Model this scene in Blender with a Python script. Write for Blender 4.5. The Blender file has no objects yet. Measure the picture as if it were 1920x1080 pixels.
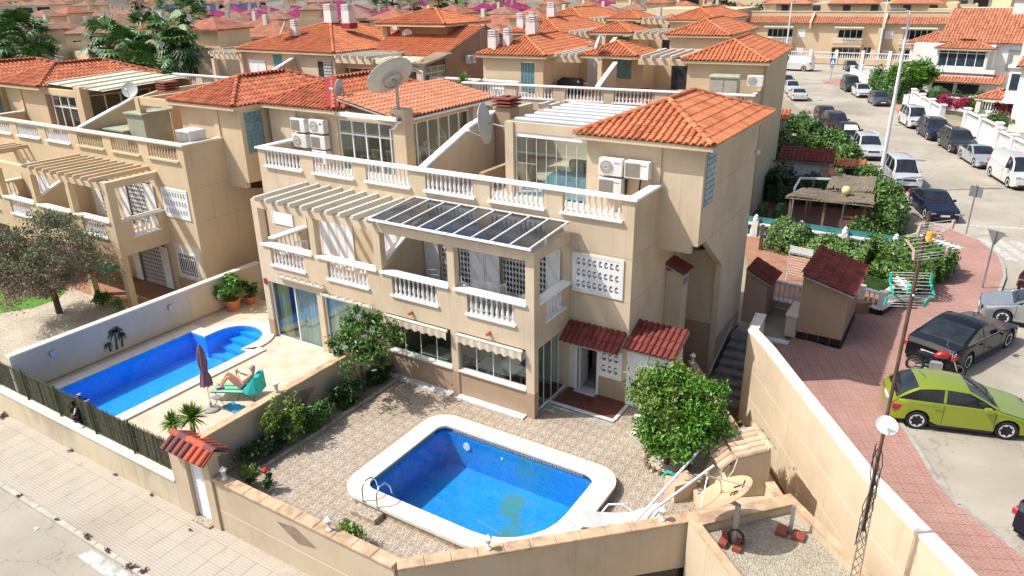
import bpy, bmesh, math, random
import numpy as np
from mathutils import Vector, Matrix
R = math.radians
random.seed(7); rng = np.random.default_rng(7)
SC = bpy.context.scene
COL = SC.collection
# ------------------------------------------------------------------ camera, world, sun, exposure
cam_d = bpy.data.cameras.new('camera'); cam = bpy.data.objects.new('camera', cam_d); COL.objects.link(cam)
SC.camera = cam
cam_d.sensor_width = 36.0; cam_d.lens = 1380.4/1920*36; cam_d.clip_end = 6000; cam_d.clip_start = 0.1
yaw, pitch, roll = R(-32.251), R(22.364), R(-0.93)
fw = Vector((math.sin(yaw)*math.cos(pitch), math.cos(yaw)*math.cos(pitch), -math.sin(pitch)))
rt = Vector((math.cos(yaw), -math.sin(yaw), 0)); up = rt.cross(fw)
rt2 = rt*math.cos(roll)+up*math.sin(roll); up2 = -rt*math.sin(roll)+up*math.cos(roll)
cam.matrix_world = Matrix(((rt2.x, up2.x, -fw.x, 10.353), (rt2.y, up2.y, -fw.y, -17.646), (rt2.z, up2.z, -fw.z, 13.029), (0, 0, 0, 1)))
world = bpy.data.worlds.new('World'); SC.world = world; world.use_nodes = True
wn = world.node_tree; wn.nodes.clear()
sky = wn.nodes.new('ShaderNodeTexSky'); sky.sky_type = 'NISHITA'; sky.sun_disc = False
SUNDIR = Vector((-.63, -.435, 1.0)).normalized()
sky.sun_elevation = math.asin(SUNDIR.z); sky.sun_rotation = math.atan2(SUNDIR.x, SUNDIR.y)
sky.air_density = 1.0; sky.dust_density = 4.0; sky.altitude = 50
bg = wn.nodes.new('ShaderNodeBackground'); bg.inputs[1].default_value = 0.14
wo = wn.nodes.new('ShaderNodeOutputWorld')
wn.links.new(sky.outputs[0], bg.inputs[0]); wn.links.new(bg.outputs[0], wo.inputs[0])
sun_d = bpy.data.lights.new('sun', 'SUN'); sun_d.energy = 4.2; sun_d.angle = R(0.53); sun_d.color = (1.0, .97, .925)
sun = bpy.data.objects.new('sun', sun_d); COL.objects.link(sun)
sun.rotation_euler = SUNDIR.to_track_quat('Z', 'Y').to_euler(); sun.location = (0, 0, 60)
SC.view_settings.view_transform = 'Standard'; SC.view_settings.look = 'None'
SC.view_settings.gamma = 1; SC.view_settings.use_curve_mapping = False
SC.view_settings.exposure = 0.25
SC.cycles.max_bounces = 8; SC.cycles.transparent_max_bounces = 12

# ------------------------------------------------------------------ materials
class N:
    """small node helper"""
    def __init__(s, name):
        s.m = bpy.data.materials.new(name); s.m.use_nodes = True
        s.t = s.m.node_tree; s.t.nodes.clear()
        s.out = s.n('ShaderNodeOutputMaterial'); s.p = s.n('ShaderNodeBsdfPrincipled')
        s.l(s.p.outputs[0], s.out.inputs[0])
    def n(s, ty, **k):
        q = s.t.nodes.new(ty)
        for a, b in k.items(): setattr(q, a, b)
        return q
    def l(s, a, b): s.t.links.new(a, b)
    def pos(s, obj=False):
        if obj: return s.n('ShaderNodeTexCoord').outputs['Object']
        return s.n('ShaderNodeNewGeometry').outputs['Position']
    def noise(s, scale, detail=3, vec=None, rough=.55):
        q = s.n('ShaderNodeTexNoise'); q.inputs['Scale'].default_value = scale; q.inputs['Detail'].default_value = detail
        q.inputs['Roughness'].default_value = rough
        s.l(vec if vec is not None else s.pos(), q.inputs['Vector']); return q.outputs['Fac']
    def ramp(s, fac, stops):
        q = s.n('ShaderNodeValToRGB'); e = q.color_ramp.elements
        while len(e) < len(stops): e.new(.5)
        for el, (p_, c) in zip(e, stops):
            el.position = p_; el.color = tuple(c)+(1,) if len(c) == 3 else c
        s.l(fac, q.inputs[0]); return q.outputs[0]
    def mix(s, fac, a, b, mode='MIX'):
        q = s.n('ShaderNodeMix', data_type='RGBA', blend_type=mode)
        for v, i in ((fac, 0), (a, 6), (b, 7)):
            if hasattr(v, 'is_linked'): s.l(v, q.inputs[i])
            else: q.inputs[i].default_value = v if i == 0 else tuple(v)+(1,)
        return q.outputs[2]
    def math(s, op, a, b=0.0):
        q = s.n('ShaderNodeMath', operation=op)
        for v, i in ((a, 0), (b, 1)):
            if hasattr(v, 'is_linked'): s.l(v, q.inputs[i])
            else: q.inputs[i].default_value = v
        return q.outputs[0]
    def map(s, vec, scale=(1, 1, 1), rot=(0, 0, 0), loc=(0, 0, 0)):
        q = s.n('ShaderNodeMapping'); q.inputs['Scale'].default_value = scale; q.inputs['Rotation'].default_value = rot
        q.inputs['Location'].default_value = loc; s.l(vec, q.inputs['Vector']); return q.outputs[0]
    def bump(s, h, strength=.3, dist=.01):
        q = s.n('ShaderNodeBump'); q.inputs['Strength'].default_value = strength; q.inputs['Distance'].default_value = dist
        s.l(h, q.inputs['Height']); s.l(q.outputs[0], s.p.inputs['Normal'])
    def col(s, c):
        if hasattr(c, 'is_linked'): s.l(c, s.p.inputs['Base Color'])
        else: s.p.inputs['Base Color'].default_value = tuple(c)+(1,)
    def rough(s, r, metal=0.0, spec=None, coat=0.0):
        if hasattr(r, 'is_linked'): s.l(r, s.p.inputs['Roughness'])
        else: s.p.inputs['Roughness'].default_value = r
        s.p.inputs['Metallic'].default_value = metal
        if spec is not None: s.p.inputs['Specular IOR Level'].default_value = spec
        if coat: s.p.inputs['Coat Weight'].default_value = coat; s.p.inputs['Coat Roughness'].default_value = .03
def sc(c, k): return tuple(min(1, x*k) for x in c)
def lin(r, g, b):
    f = lambda v: (v/255/12.92 if v/255 <= .04045 else ((v/255+.055)/1.055)**2.4)
    return (f(r), f(g), f(b))
def plain(name, c, r=.5, metal=0., var=.12, scale=3., coat=0., spec=None, bump=0., bs=60):
    n = N(name)
    if var:
        n.col(n.ramp(n.noise(scale, 4), [(.3, sc(c, 1-var)), (.7, sc(c, 1+var))]))
    else: n.col(c)
    n.rough(r, metal, spec, coat)
    if bump: n.bump(n.noise(bs, 3), bump, .01)
    return n.m
def stucco(name, c, stain=.18, grain=.35):
    n = N(name); P = n.pos()
    big = n.noise(.45, 5, P); fine = n.noise(55, 4, P, .7)
    base = n.ramp(big, [(.3, sc(c, 1-stain*.55)), (.52, c), (.75, sc(c, 1.06))])
    streak = n.noise(1.0, 6, n.map(P, (1.3, 1.3, .5)), .65)
    st = n.ramp(streak, [(.28, (.70, .64, .54)), (.50, (1, 1, 1))])
    c2 = n.mix(.10+stain*.8, base, st, 'MULTIPLY')
    s2 = n.ramp(n.noise(1.0, 4, n.map(P, (7, 7, .22)), .6), [(.60, (1, 1, 1)), (.72, (.80, .75, .66))])
    c2 = n.mix(min(.9, stain*2.2), c2, s2, 'MULTIPLY')
    g = n.ramp(fine, [(.3, (.84, .84, .84)), (.65, (1.05, 1.05, 1.05))])
    c3 = n.mix(grain, c2, g, 'MULTIPLY')
    n.col(c3); n.rough(.93, spec=.2); n.bump(fine, .55, .012)
    return n.m
def tilemat(name, c1, c2, c3, dirt=.5):
    n = N(name); P = n.pos()
    isl = n.n('ShaderNodeNewGeometry').outputs['Random Per Island']
    oi = n.n('ShaderNodeObjectInfo').outputs['Random']
    rr = n.math('FRACT', n.math('ADD', n.math('MULTIPLY', isl, 7.3), oi))
    base = n.ramp(rr, [(0, c1), (.5, c2), (1, c3)])
    d = n.ramp(n.noise(1.7, 6, P), [(.34, (.48, .42, .38)), (.56, (1, 1, 1))])
    f = n.ramp(n.noise(26, 3, P), [(.3, (.80, .80, .80)), (.7, (1.1, 1.1, 1.1))])
    n.col(n.mix(.5, n.mix(dirt, base, d, 'MULTIPLY'), f, 'MULTIPLY')); n.rough(.85, spec=.25); n.bump(n.noise(60, 3, P), .25, .006)
    return n.m
def tileroof_far(name, c, axis_scale=4.5):
    n = N(name); P = n.pos(True)
    w = n.n('ShaderNodeTexWave', wave_type='BANDS', bands_direction='X'); w.inputs['Scale'].default_value = axis_scale*.32
    w.inputs['Distortion'].default_value = .6; w.inputs['Detail'].default_value = 1.; n.l(P, w.inputs['Vector'])
    w2 = n.n('ShaderNodeTexWave', wave_type='BANDS', bands_direction='Y'); w2.inputs['Scale'].default_value = .85
    w2.inputs['Distortion'].default_value = .8; n.l(P, w2.inputs['Vector'])
    v = n.ramp(n.noise(.9, 5, n.pos()), [(.3, sc(c, .68)), (.7, sc(c, 1.22))])
    f = n.ramp(n.noise(9, 3, n.pos()), [(.3, (.7, .7, .7)), (.7, (1.15, 1.15, 1.15))])
    n.col(n.mix(.6, v, f, 'MULTIPLY')); n.rough(.9, spec=.2)
    n.bump(n.math('ADD', w.outputs['Fac'], n.math('MULTIPLY', w2.outputs['Fac'], .5)), .9, .08)
    return n.m
def glass(name, tint=(.75, .82, .82), refl=1.45, dark=0.25, rough=.02):
    """architectural glass: fresnel mix of a tinted see-through and a mirror"""
    n = N(name); n.t.nodes.remove(n.p)
    tr = n.n('ShaderNodeBsdfTransparent'); tr.inputs[0].default_value = tuple(tint)+(1,)
    gl = n.n('ShaderNodeBsdfGlossy'); gl.inputs['Roughness'].default_value = rough; gl.inputs[0].default_value = (.9, .95, 1, 1)
    fr = n.n('ShaderNodeFresnel'); bf = n.n('ShaderNodeNewGeometry').outputs['Backfacing']
    n.l(n.math('ADD', n.math('MULTIPLY', bf, 1/refl-refl), refl), fr.inputs[0])
    f2 = n.math('ADD', fr.outputs[0], dark*.1)
    mx = n.n('ShaderNodeMixShader'); n.l(f2, mx.inputs[0]); n.l(tr.outputs[0], mx.inputs[1]); n.l(gl.outputs[0], mx.inputs[2])
    n.l(mx.outputs[0], n.out.inputs[0]); return n.m
CREAM = (.66, .54, .385)
M = {}
M['cream'] = stucco('cream_render', CREAM, .30, .5)
M['cream2'] = stucco('cream_render_weathered', (.66, .52, .335), .18)
M['cream3'] = stucco('pale_cream_render', (.66, .53, .35), .12)
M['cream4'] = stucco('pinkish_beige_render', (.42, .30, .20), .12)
M['plinth'] = stucco('brown_plinth_render', (.43, .31, .21), .2)
M['gwall'] = stucco('garden_wall_render', (.55, .45, .325), .32)
M['stained'] = stucco('stained_low_wall_render', (.60, .52, .38), .55)
M['cap'] = plain('worn_stone_cap', (.50, .35, .22), .9, var=.35, scale=2.6, bump=.4)
M['whitewall'] = stucco('white_render', (.80, .79, .76), .14, .2)
M['creamwhite'] = stucco('off_white_render', (.70, .66, .56), .12, .2)
M['white'] = plain('white_paint', (.82, .82, .82), .45, var=.05)
M['whiteb'] = plain('white_baluster_paint', (.78, .78, .77), .6, var=.14, scale=8)
M['creamb'] = plain('cream_baluster_paint', (.62, .50, .34), .7, var=.1, scale=8)
M['tile'] = tilemat('terracotta_tile', (.55, .185, .085), (.63, .235, .11), (.49, .155, .07))
M['tile_red'] = tilemat('older_red_tile', (.50, .15, .075), (.58, .20, .105), (.42, .12, .06), .6)
M['tile_pink'] = tilemat('pinkish_terracotta_tile', (.54, .215, .12), (.60, .26, .15), (.48, .185, .105), .25)
M['tile_old'] = tilemat('weathered_terracotta_tile', (.50, .14, .06), (.58, .19, .08), (.42, .11, .05), .5)
M['tile_dark'] = tilemat('dark_red_tile', (.20, .05, .04), (.26, .065, .05), (.16, .04, .032), .3)
M['tile_sand'] = tilemat('sand_coloured_tile', (.62, .47, .31), (.52, .36, .24), (.70, .56, .40), .35)
M['tile_flame'] = tilemat('flamed_red_black_tile', (.55, .12, .06), (.42, .10, .06), (.10, .07, .08), .2)
M['far_red'] = tileroof_far('distant_red_tile', (.44, .18, .11))
M['far_brown'] = tileroof_far('distant_brown_tile', (.36, .205, .145))
M['far_purple'] = tileroof_far('distant_purple_tile', (.30, .035, .13))
M['far_blue'] = tileroof_far('distant_blue_roof', (.05, .07, .16))
M['villa_tile'] = tilemat('mottled_brown_tile', (.42, .15, .08), (.56, .26, .15), (.34, .11, .06), .4)
M['redpaint'] = plain('red_waterproof_paint', (.32, .03, .03), .6)
M['concrete'] = plain('grey_concrete', (.36, .34, .31), .9, var=.2, bump=.3)
M['glass'] = glass('clear_glass', (.80, .88, .87), 1.36, .35)
M['smoked'] = glass('smoked_roof_panel', (.36, .37, .40), 1.36, .8, .15)
M['bluepane'] = plain('dark_window_pane', (.035, .05, .065), .06, var=.3, scale=1.5, spec=.9)
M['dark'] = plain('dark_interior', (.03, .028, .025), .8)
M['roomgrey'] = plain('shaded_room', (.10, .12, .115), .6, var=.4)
M['curtain'] = plain('sheer_curtain', (.62, .62, .60), .9, var=.12, scale=6)
M['yellowcurtain'] = plain('yellow_curtain', (.55, .50, .20), .9)
M['gblock'] = plain('glass_block', (.10, .27, .33), .12, var=.4, scale=9, spec=.9)
M['alu'] = plain('white_aluminium', (.78, .80, .82), .3, var=.04)
M['steel'] = plain('brushed_steel', (.62, .63, .65), .22, metal=1, var=.1)
M['galv'] = plain('galvanised_steel', (.40, .41, .42), .45, metal=.7, var=.15)
M['dark_concrete'] = plain('darker_concrete', (.17, .16, .15), .9, var=.3, bump=.3)  # darker version of the grey concrete, for the alley steps
M['rust'] = plain('rusty_steel', (.105, .055, .04), .8, var=.4, scale=5)
M['black'] = plain('black_plastic', (.015, .015, .017), .45, var=.1)
M['rubber'] = plain('tyre_rubber', (.018, .018, .018), .8, var=.1)
M['orange_floor'] = plain('terracotta_floor_tile', (.36, .18, .11), .6, var=.2, scale=3)
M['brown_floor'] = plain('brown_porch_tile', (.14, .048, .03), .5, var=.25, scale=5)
M['diamond'] = plain('brown_pebble_render', (.27, .20, .145), .95, var=.2, bump=.5)
M['kerbstone'] = plain('kerb_concrete', (.46, .42, .355), .9, var=.15, bump=.3)
M['lounger'] = plain('grey_white_plastic', (.48, .49, .48), .5)
M['marble'] = plain('white_marble_edge', (.66, .66, .66), .35, var=.15, scale=3)
M['coping'] = plain('cream_pool_coping', (.66, .61, .52), .75, var=.08, scale=4, bump=.2)
M['leaf'] = plain('bright_citrus_leaf', (.075, .20, .015), .42, var=.55, scale=5)
M['leaf_dark'] = plain('dark_green_leaf', (.028, .075, .016), .5, var=.5, scale=4)
M['leaf_mid'] = plain('mid_green_leaf', (.066, .155, .026), .5, var=.5, scale=3)
M['leaf_yellow'] = plain('yellow_green_leaf', (.14, .22, .03), .5, var=.4, scale=4)
M['leaf_grey'] = plain('grey_green_leaf', (.15, .17, .085), .7, var=.5, scale=3)
M['twig'] = plain('dry_brown_twig', (.27, .19, .15), .9, var=.4, scale=4)
M['bark'] = plain('brown_bark', (.10, .07, .05), .9, var=.4, scale=9, bump=.6)
M['flower'] = plain('magenta_flower', (.36, .03, .09), .7, var=.4, scale=9)
M['grass'] = plain('green_lawn', (.075, .22, .015), .9, var=.5, scale=8, bump=.8)
M['reed'] = plain('reed_thatch', (.23, .185, .13), .95, var=.35, scale=7, bump=.5)
M['heather'] = plain('brown_green_reed_screen', (.075, .072, .045), .95, var=.4, scale=9, bump=.6)
M['pot'] = plain('terracotta_pot', (.48, .16, .07), .7)
M['skin'] = plain('bather_skin', (.56, .30, .20), .6, var=.05)  # even skin tone of the sunbather
M['turq'] = plain('turquoise_towel', (.02, .42, .42), .9)
M['blue_towel'] = plain('blue_towel', (.02, .26, .42), .9)
M['mint'] = plain('mint_green_fabric', (.20, .55, .36), .9)
M['purple_cloth'] = plain('purple_parasol_fabric', (.17, .10, .17), .9, var=.25, scale=6)
M['dish'] = plain('grey_white_dish', (.50, .51, .48), .5, var=.08, scale=2)
M['dish_cream'] = plain('tan_dish', (.60, .40, .24), .5, var=.1, scale=2)
M['acwhite'] = plain('ac_casing', (.74, .73, .70), .5, var=.06)
M['acgrille'] = plain('ac_grille', (.36, .33, .28), .6, var=.1)
M['green_plastic'] = plain('green_plastic', (.02, .42, .28), .4)
M['teal_screen'] = plain('teal_screening', (.05, .22, .22), .7, var=.2)
M['wood'] = plain('weathered_wood', (.22, .16, .11), .8, var=.3)
M['roadwhite'] = plain('worn_road_paint', (.46, .45, .41), .85, var=.35, scale=5)
M['yellow'] = plain('yellow_globe', (.78, .70, .32), .4, var=.15)
M['orange'] = plain('orange_plastic', (.80, .36, .02), .4)
M['pinkalu'] = plain('faded_pink_plastic', (.46, .33, .29), .6)
M['signblue'] = plain('blue_sign', (.02, .10, .34), .4)
M['signred'] = plain('red_sign', (.42, .03, .05), .5)
M['cushion'] = plain('beige_cushion', (.55, .47, .36), .9)
M['teal_cushion'] = plain('teal_cushion', (.08, .14, .15), .9)
M['cloth_blue'] = plain('pale_blue_plastic_cloth', (.35, .50, .62), .4, var=.2)
M['green_shed'] = plain('grey_green_shed', (.35, .38, .27), .6, var=.12)
M['beige_shed'] = plain('beige_plastic_shed', (.42, .40, .32), .6, var=.1)
M['vent'] = plain('brick_red_vent', (.25, .06, .04), .7)
M['blackrev'] = plain('black_glazed_tile', (.02, .02, .022), .25, var=.2)
M['corru'] = plain('pale_corrugated_panel', (.62, .58, .42), .6, var=.12)
M['chair_blk'] = plain('dark_chair', (.03, .03, .03), .6)

def ground_mat():
    n = N('dry_ground'); P = n.pos()
    n.col(n.ramp(n.noise(.08, 6, P), [(.3, (.22, .20, .13)), (.55, (.34, .30, .22)), (.75, (.13, .15, .07))])); n.rough(.95); n.bump(n.noise(8, 4, P), .4, .05); return n.m
def asphalt_mat(name, c, stain=True):
    n = N(name); P = n.pos()
    base = n.ramp(n.noise(.35, 6, P), [(.3, sc(c, .86)), (.7, sc(c, 1.12))])
    g = n.ramp(n.noise(70, 3, P), [(.3, (.78, .78, .78)), (.7, (1.18, 1.18, 1.18))])
    c2 = n.mix(.55, base, g, 'MULTIPLY')
    if stain:
        s = n.ramp(n.noise(1.7, 5, P, .72), [(.60, (1, 1, 1)), (.72, (.50, .46, .40))])
        c2 = n.mix(.7, c2, s, 'MULTIPLY')
        ds = n.n('ShaderNodeVectorMath', operation='MULTIPLY_ADD'); nz = n.n('ShaderNodeTexNoise'); nz.inputs['Scale'].default_value = 1.1; nz.inputs['Detail'].default_value = 6; n.l(P, nz.inputs['Vector'])
        n.l(nz.outputs['Color'], ds.inputs[0]); ds.inputs[1].default_value = (2.6, 2.6, 0); n.l(P, ds.inputs[2])
        cr = n.n('ShaderNodeTexVoronoi', feature='DISTANCE_TO_EDGE'); cr.inputs['Scale'].default_value = .33; n.l(ds.outputs[0], cr.inputs['Vector'])
        c2 = n.mix(.5, c2, n.ramp(cr.outputs['Distance'], [(.0, (.5, .48, .45)), (.012, (1, 1, 1))]), 'MULTIPLY')
        lg = n.ramp(n.noise(.12, 5, P), [(.35, (.80, .79, .77)), (.6, (1.06, 1.06, 1.06))]); c2 = n.mix(1., c2, lg, 'MULTIPLY')
    n.col(c2); n.rough(.92, spec=.25); n.bump(n.noise(90, 3, P), .5, .01); return n.m
def gravel_mat(name, c1, c2, s=22):
    n = N(name); P = n.pos(); v = n.n('ShaderNodeTexVoronoi'); v.inputs['Scale'].default_value = s; n.l(P, v.inputs['Vector'])
    x = n.n('ShaderNodeSeparateColor'); n.l(v.outputs['Color'], x.inputs[0])
    a = n.ramp(x.outputs[0], [(0, c1), (1, c2)])
    b = n.ramp(n.noise(.8, 5, P), [(.3, (.72, .68, .6)), (.6, (1, 1, 1))])
    n.col(n.mix(.8, a, b, 'MULTIPLY')); n.rough(.95); n.bump(v.outputs['Distance'], .8, .03); return n.m
M['ground'] = ground_mat()
M['asphalt'] = asphalt_mat('pale_worn_asphalt', (.38, .345, .285))
M['asphalt2'] = asphalt_mat('grey_worn_asphalt', (.40, .36, .295))
M['gravel'] = gravel_mat('cream_gravel', (.62, .56, .45), (.42, .36, .27))
M['pebble'] = gravel_mat('roof_pebbles', (.50, .46, .36), (.30, .27, .20), 28)
def crazy_tile():
    """printed crazy-paving pattern, the same print on every square tile"""
    n = N('crazy_paving_tile'); P = n.pos(True)
    v = n.n('ShaderNodeTexVoronoi', feature='DISTANCE_TO_EDGE'); v.inputs['Scale'].default_value = 7.2; n.l(P, v.inputs['Vector'])
    v2 = n.n('ShaderNodeTexVoronoi'); v2.inputs['Scale'].default_value = 7.2; n.l(P, v2.inputs['Vector'])
    x = n.n('ShaderNodeSeparateColor'); n.l(v2.outputs['Color'], x.inputs[0])
    st = n.ramp(x.outputs[0], [(0, (.31, .235, .17)), (.35, (.36, .30, .235)), (.55, (.25, .20, .16)), (.8, (.40, .335, .26)), (1, (.27, .185, .125))])
    j = n.ramp(v.outputs['Distance'], [(.03, (0, 0, 0)), (.075, (1, 1, 1))])
    c = n.mix(j, (.54, .48, .39), st)
    d = n.ramp(n.noise(.6, 5, n.pos()), [(.3, (.8, .76, .7)), (.6, (1, 1, 1))])
    n.col(n.mix(.7, c, d, 'MULTIPLY')); n.rough(.6); return n.m
M['crazy'] = crazy_tile()
def stripe_tile():
    n = N('grooved_pavement_tile'); P = n.pos()
    w = n.n('ShaderNodeTexWave', wave_type='BANDS', bands_direction='Y'); w.inputs['Scale'].default_value = 3.6; n.l(P, w.inputs['Vector'])
    big = n.noise(.5, 5, P)
    oi = n.n('ShaderNodeObjectInfo').outputs['Random']
    base = n.ramp(big, [(.3, (.37, .325, .265)), (.55, (.45, .40, .33)), (.75, (.40, .365, .31))])
    b2 = n.mix(.9, base, n.ramp(oi, [(0, (.97, .97, .97)), (1, (1.02, 1.02, 1.01))]), 'MULTIPLY')
    g = n.ramp(w.outputs['Fac'], [(.08, (.80, .77, .74)), (.3, (1, 1, 1))])
    st = n.ramp(n.noise(2.2, 5, P, .7), [(.60, (1, 1, 1)), (.74, (.72, .69, .64))]); b2 = n.mix(.8, b2, st, 'MULTIPLY')
    n.col(n.mix(.8, b2, g, 'MULTIPLY')); n.rough(.9); n.bump(w.outputs['Fac'], .5, .012); return n.m
M['stripe'] = stripe_tile()
def redpaver():
    n = N('red_stamped_paver'); P = n.pos()
    b = n.n('ShaderNodeTexBrick'); b.inputs['Scale'].default_value = 1.0
    b.inputs['Color1'].default_value = (.42, .235, .19, 1); b.inputs['Color2'].default_value = (.46, .27, .22, 1); b.inputs['Mortar'].default_value = (.25, .14, .115, 1)
    b.inputs['Mortar Size'].default_value = .008; b.inputs['Brick Width'].default_value = .2; b.inputs['Row Height'].default_value = .1
    n.l(n.map(P, (1, 1, 1), (0, 0, R(25))), b.inputs['Vector'])
    d = n.ramp(n.noise(.55, 6, P), [(.3, (.80, .76, .74)), (.6, (1, 1, 1)), (.8, (1.12, 1.1, 1.1))])
    f = n.ramp(n.noise(40, 3, P), [(.3, (.85, .85, .85)), (.7, (1.1, 1.1, 1.1))])
    n.col(n.mix(.7, n.mix(.8, b.outputs['Color'], d, 'MULTIPLY'), f, 'MULTIPLY')); n.rough(.9); n.bump(b.outputs['Fac'], -.3, .01); return n.m
M['redpaver'] = redpaver()
def beige_tile():
    n = N('beige_terrace_tile'); P = n.pos()
    b = n.n('ShaderNodeTexBrick'); b.inputs['Scale'].default_value = 1.
    b.inputs['Color1'].default_value = (.60, .48, .36, 1); b.inputs['Color2'].default_value = (.66, .56, .45, 1); b.inputs['Mortar'].default_value = (.54, .44, .34, 1)
    b.inputs['Mortar Size'].default_value = .006; b.inputs['Brick Width'].default_value = .45; b.inputs['Row Height'].default_value = .3; n.l(P, b.inputs['Vector'])
    d = n.ramp(n.noise(1.6, 6, P), [(.3, (.86, .80, .74)), (.6, (1.03, 1.03, 1.03))])
    n.col(n.mix(.9, b.outputs['Color'], d, 'MULTIPLY')); n.rough(.55); return n.m
M['beige'] = beige_tile()
def pool_lining(name, c, algae=0.):
    n = N(name); P = n.pos()
    m = n.n('ShaderNodeTexVoronoi'); m.inputs['Scale'].default_value = 22; n.l(P, m.inputs['Vector'])
    x = n.n('ShaderNodeSeparateColor'); n.l(m.outputs['Color'], x.inputs[0])
    base = n.ramp(x.outputs[0], [(0, sc(c, .80)), (1, sc(c, 1.2))])
    ca = n.n('ShaderNodeTexVoronoi', feature='DISTANCE_TO_EDGE'); ca.inputs['Scale'].default_value = 2.6
    if algae:
        # grime patch near the middle of the floor plus scattered spots
        q = n.n('ShaderNodeSeparateXYZ'); n.l(P, q.inputs[0])
        dx = n.math('MULTIPLY', n.math('SUBTRACT', q.outputs[0], 1.0), .8); dy = n.math('MULTIPLY', n.math('SUBTRACT', q.outputs[1], -3.3), .55)
        rr = n.math('SQRT', n.math('ADD', n.math('MULTIPLY', dx, dx), n.math('MULTIPLY', dy, dy)))
        f = n.math('ADD', n.math('SUBTRACT', 1.0, rr), n.math('MULTIPLY', n.math('SUBTRACT', n.noise(1.3, 5, P), .5), 2.6))
        a = n.ramp(f, [(.30, (0, 0, 0)), (.80, (.85, .85, .85))])
        c1 = n.mix(a, base, (.10, .24, .12))
        f2 = n.ramp(n.noise(.8, 6, n.map(P, (1, 1, 1), (0, 0, 0), (3.1, 8.2, 0))), [(.48, (0, 0, 0)), (.75, (.75, .75, .75))])
        base = n.mix(f2, c1, (.02, .34, .40))
    n.col(base); n.rough(.4); return n.m
M['pool_blue'] = pool_lining('blue_mosaic_lining', (.012, .33, .92))
M['pool_algae'] = pool_lining('blue_mosaic_lining_with_algae', (.012, .26, .64), 1.)
M['pool_line'] = plain('pale_blue_mosaic_line', (.12, .42, .70), .4)
M['frieze_dark'] = plain('navy_mosaic', (.02, .05, .12), .3)
M['frieze_light'] = plain('pale_mosaic', (.50, .52, .50), .3)
def water():
    n = N('pool_water'); n.t.nodes.remove(n.p); P = n.pos()
    tr = n.n('ShaderNodeBsdfTransparent'); tr.inputs[0].default_value = (.80, .93, 1.0, 1)
    gl = n.n('ShaderNodeBsdfGlossy'); gl.inputs['Roughness'].default_value = .03
    h = n.noise(2.2, 3, P); b = n.n('ShaderNodeBump'); b.inputs['Strength'].default_value = .25; b.inputs['Distance'].default_value = .03
    n.l(h, b.inputs['Height']); n.l(b.outputs[0], gl.inputs['Normal'])
    fr = n.n('ShaderNodeFresnel'); bf = n.n('ShaderNodeNewGeometry').outputs['Backfacing']
    n.l(n.math('ADD', n.math('MULTIPLY', bf, 1/1.33-1.33), 1.33), fr.inputs[0]); n.l(b.outputs[0], fr.inputs['Normal'])
    mx = n.n('ShaderNodeMixShader'); n.l(fr.outputs[0], mx.inputs[0]); n.l(tr.outputs[0], mx.inputs[1]); n.l(gl.outputs[0], mx.inputs[2])
    n.l(mx.outputs[0], n.out.inputs[0]); return n.m
M['water'] = water()
def carpaint(name, c, metal=.0, r=.3):
    n = N(name); dk = max(c) < .09; n.col(c); n.rough(.13 if dk else r, metal*(.0 if dk else 1), .35 if dk else .4, coat=0. if dk else 1.0); return n.m
M['carglass'] = plain('car_window_glass', (.018, .022, .026), .04, var=.5, scale=2, spec=1.)

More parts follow.
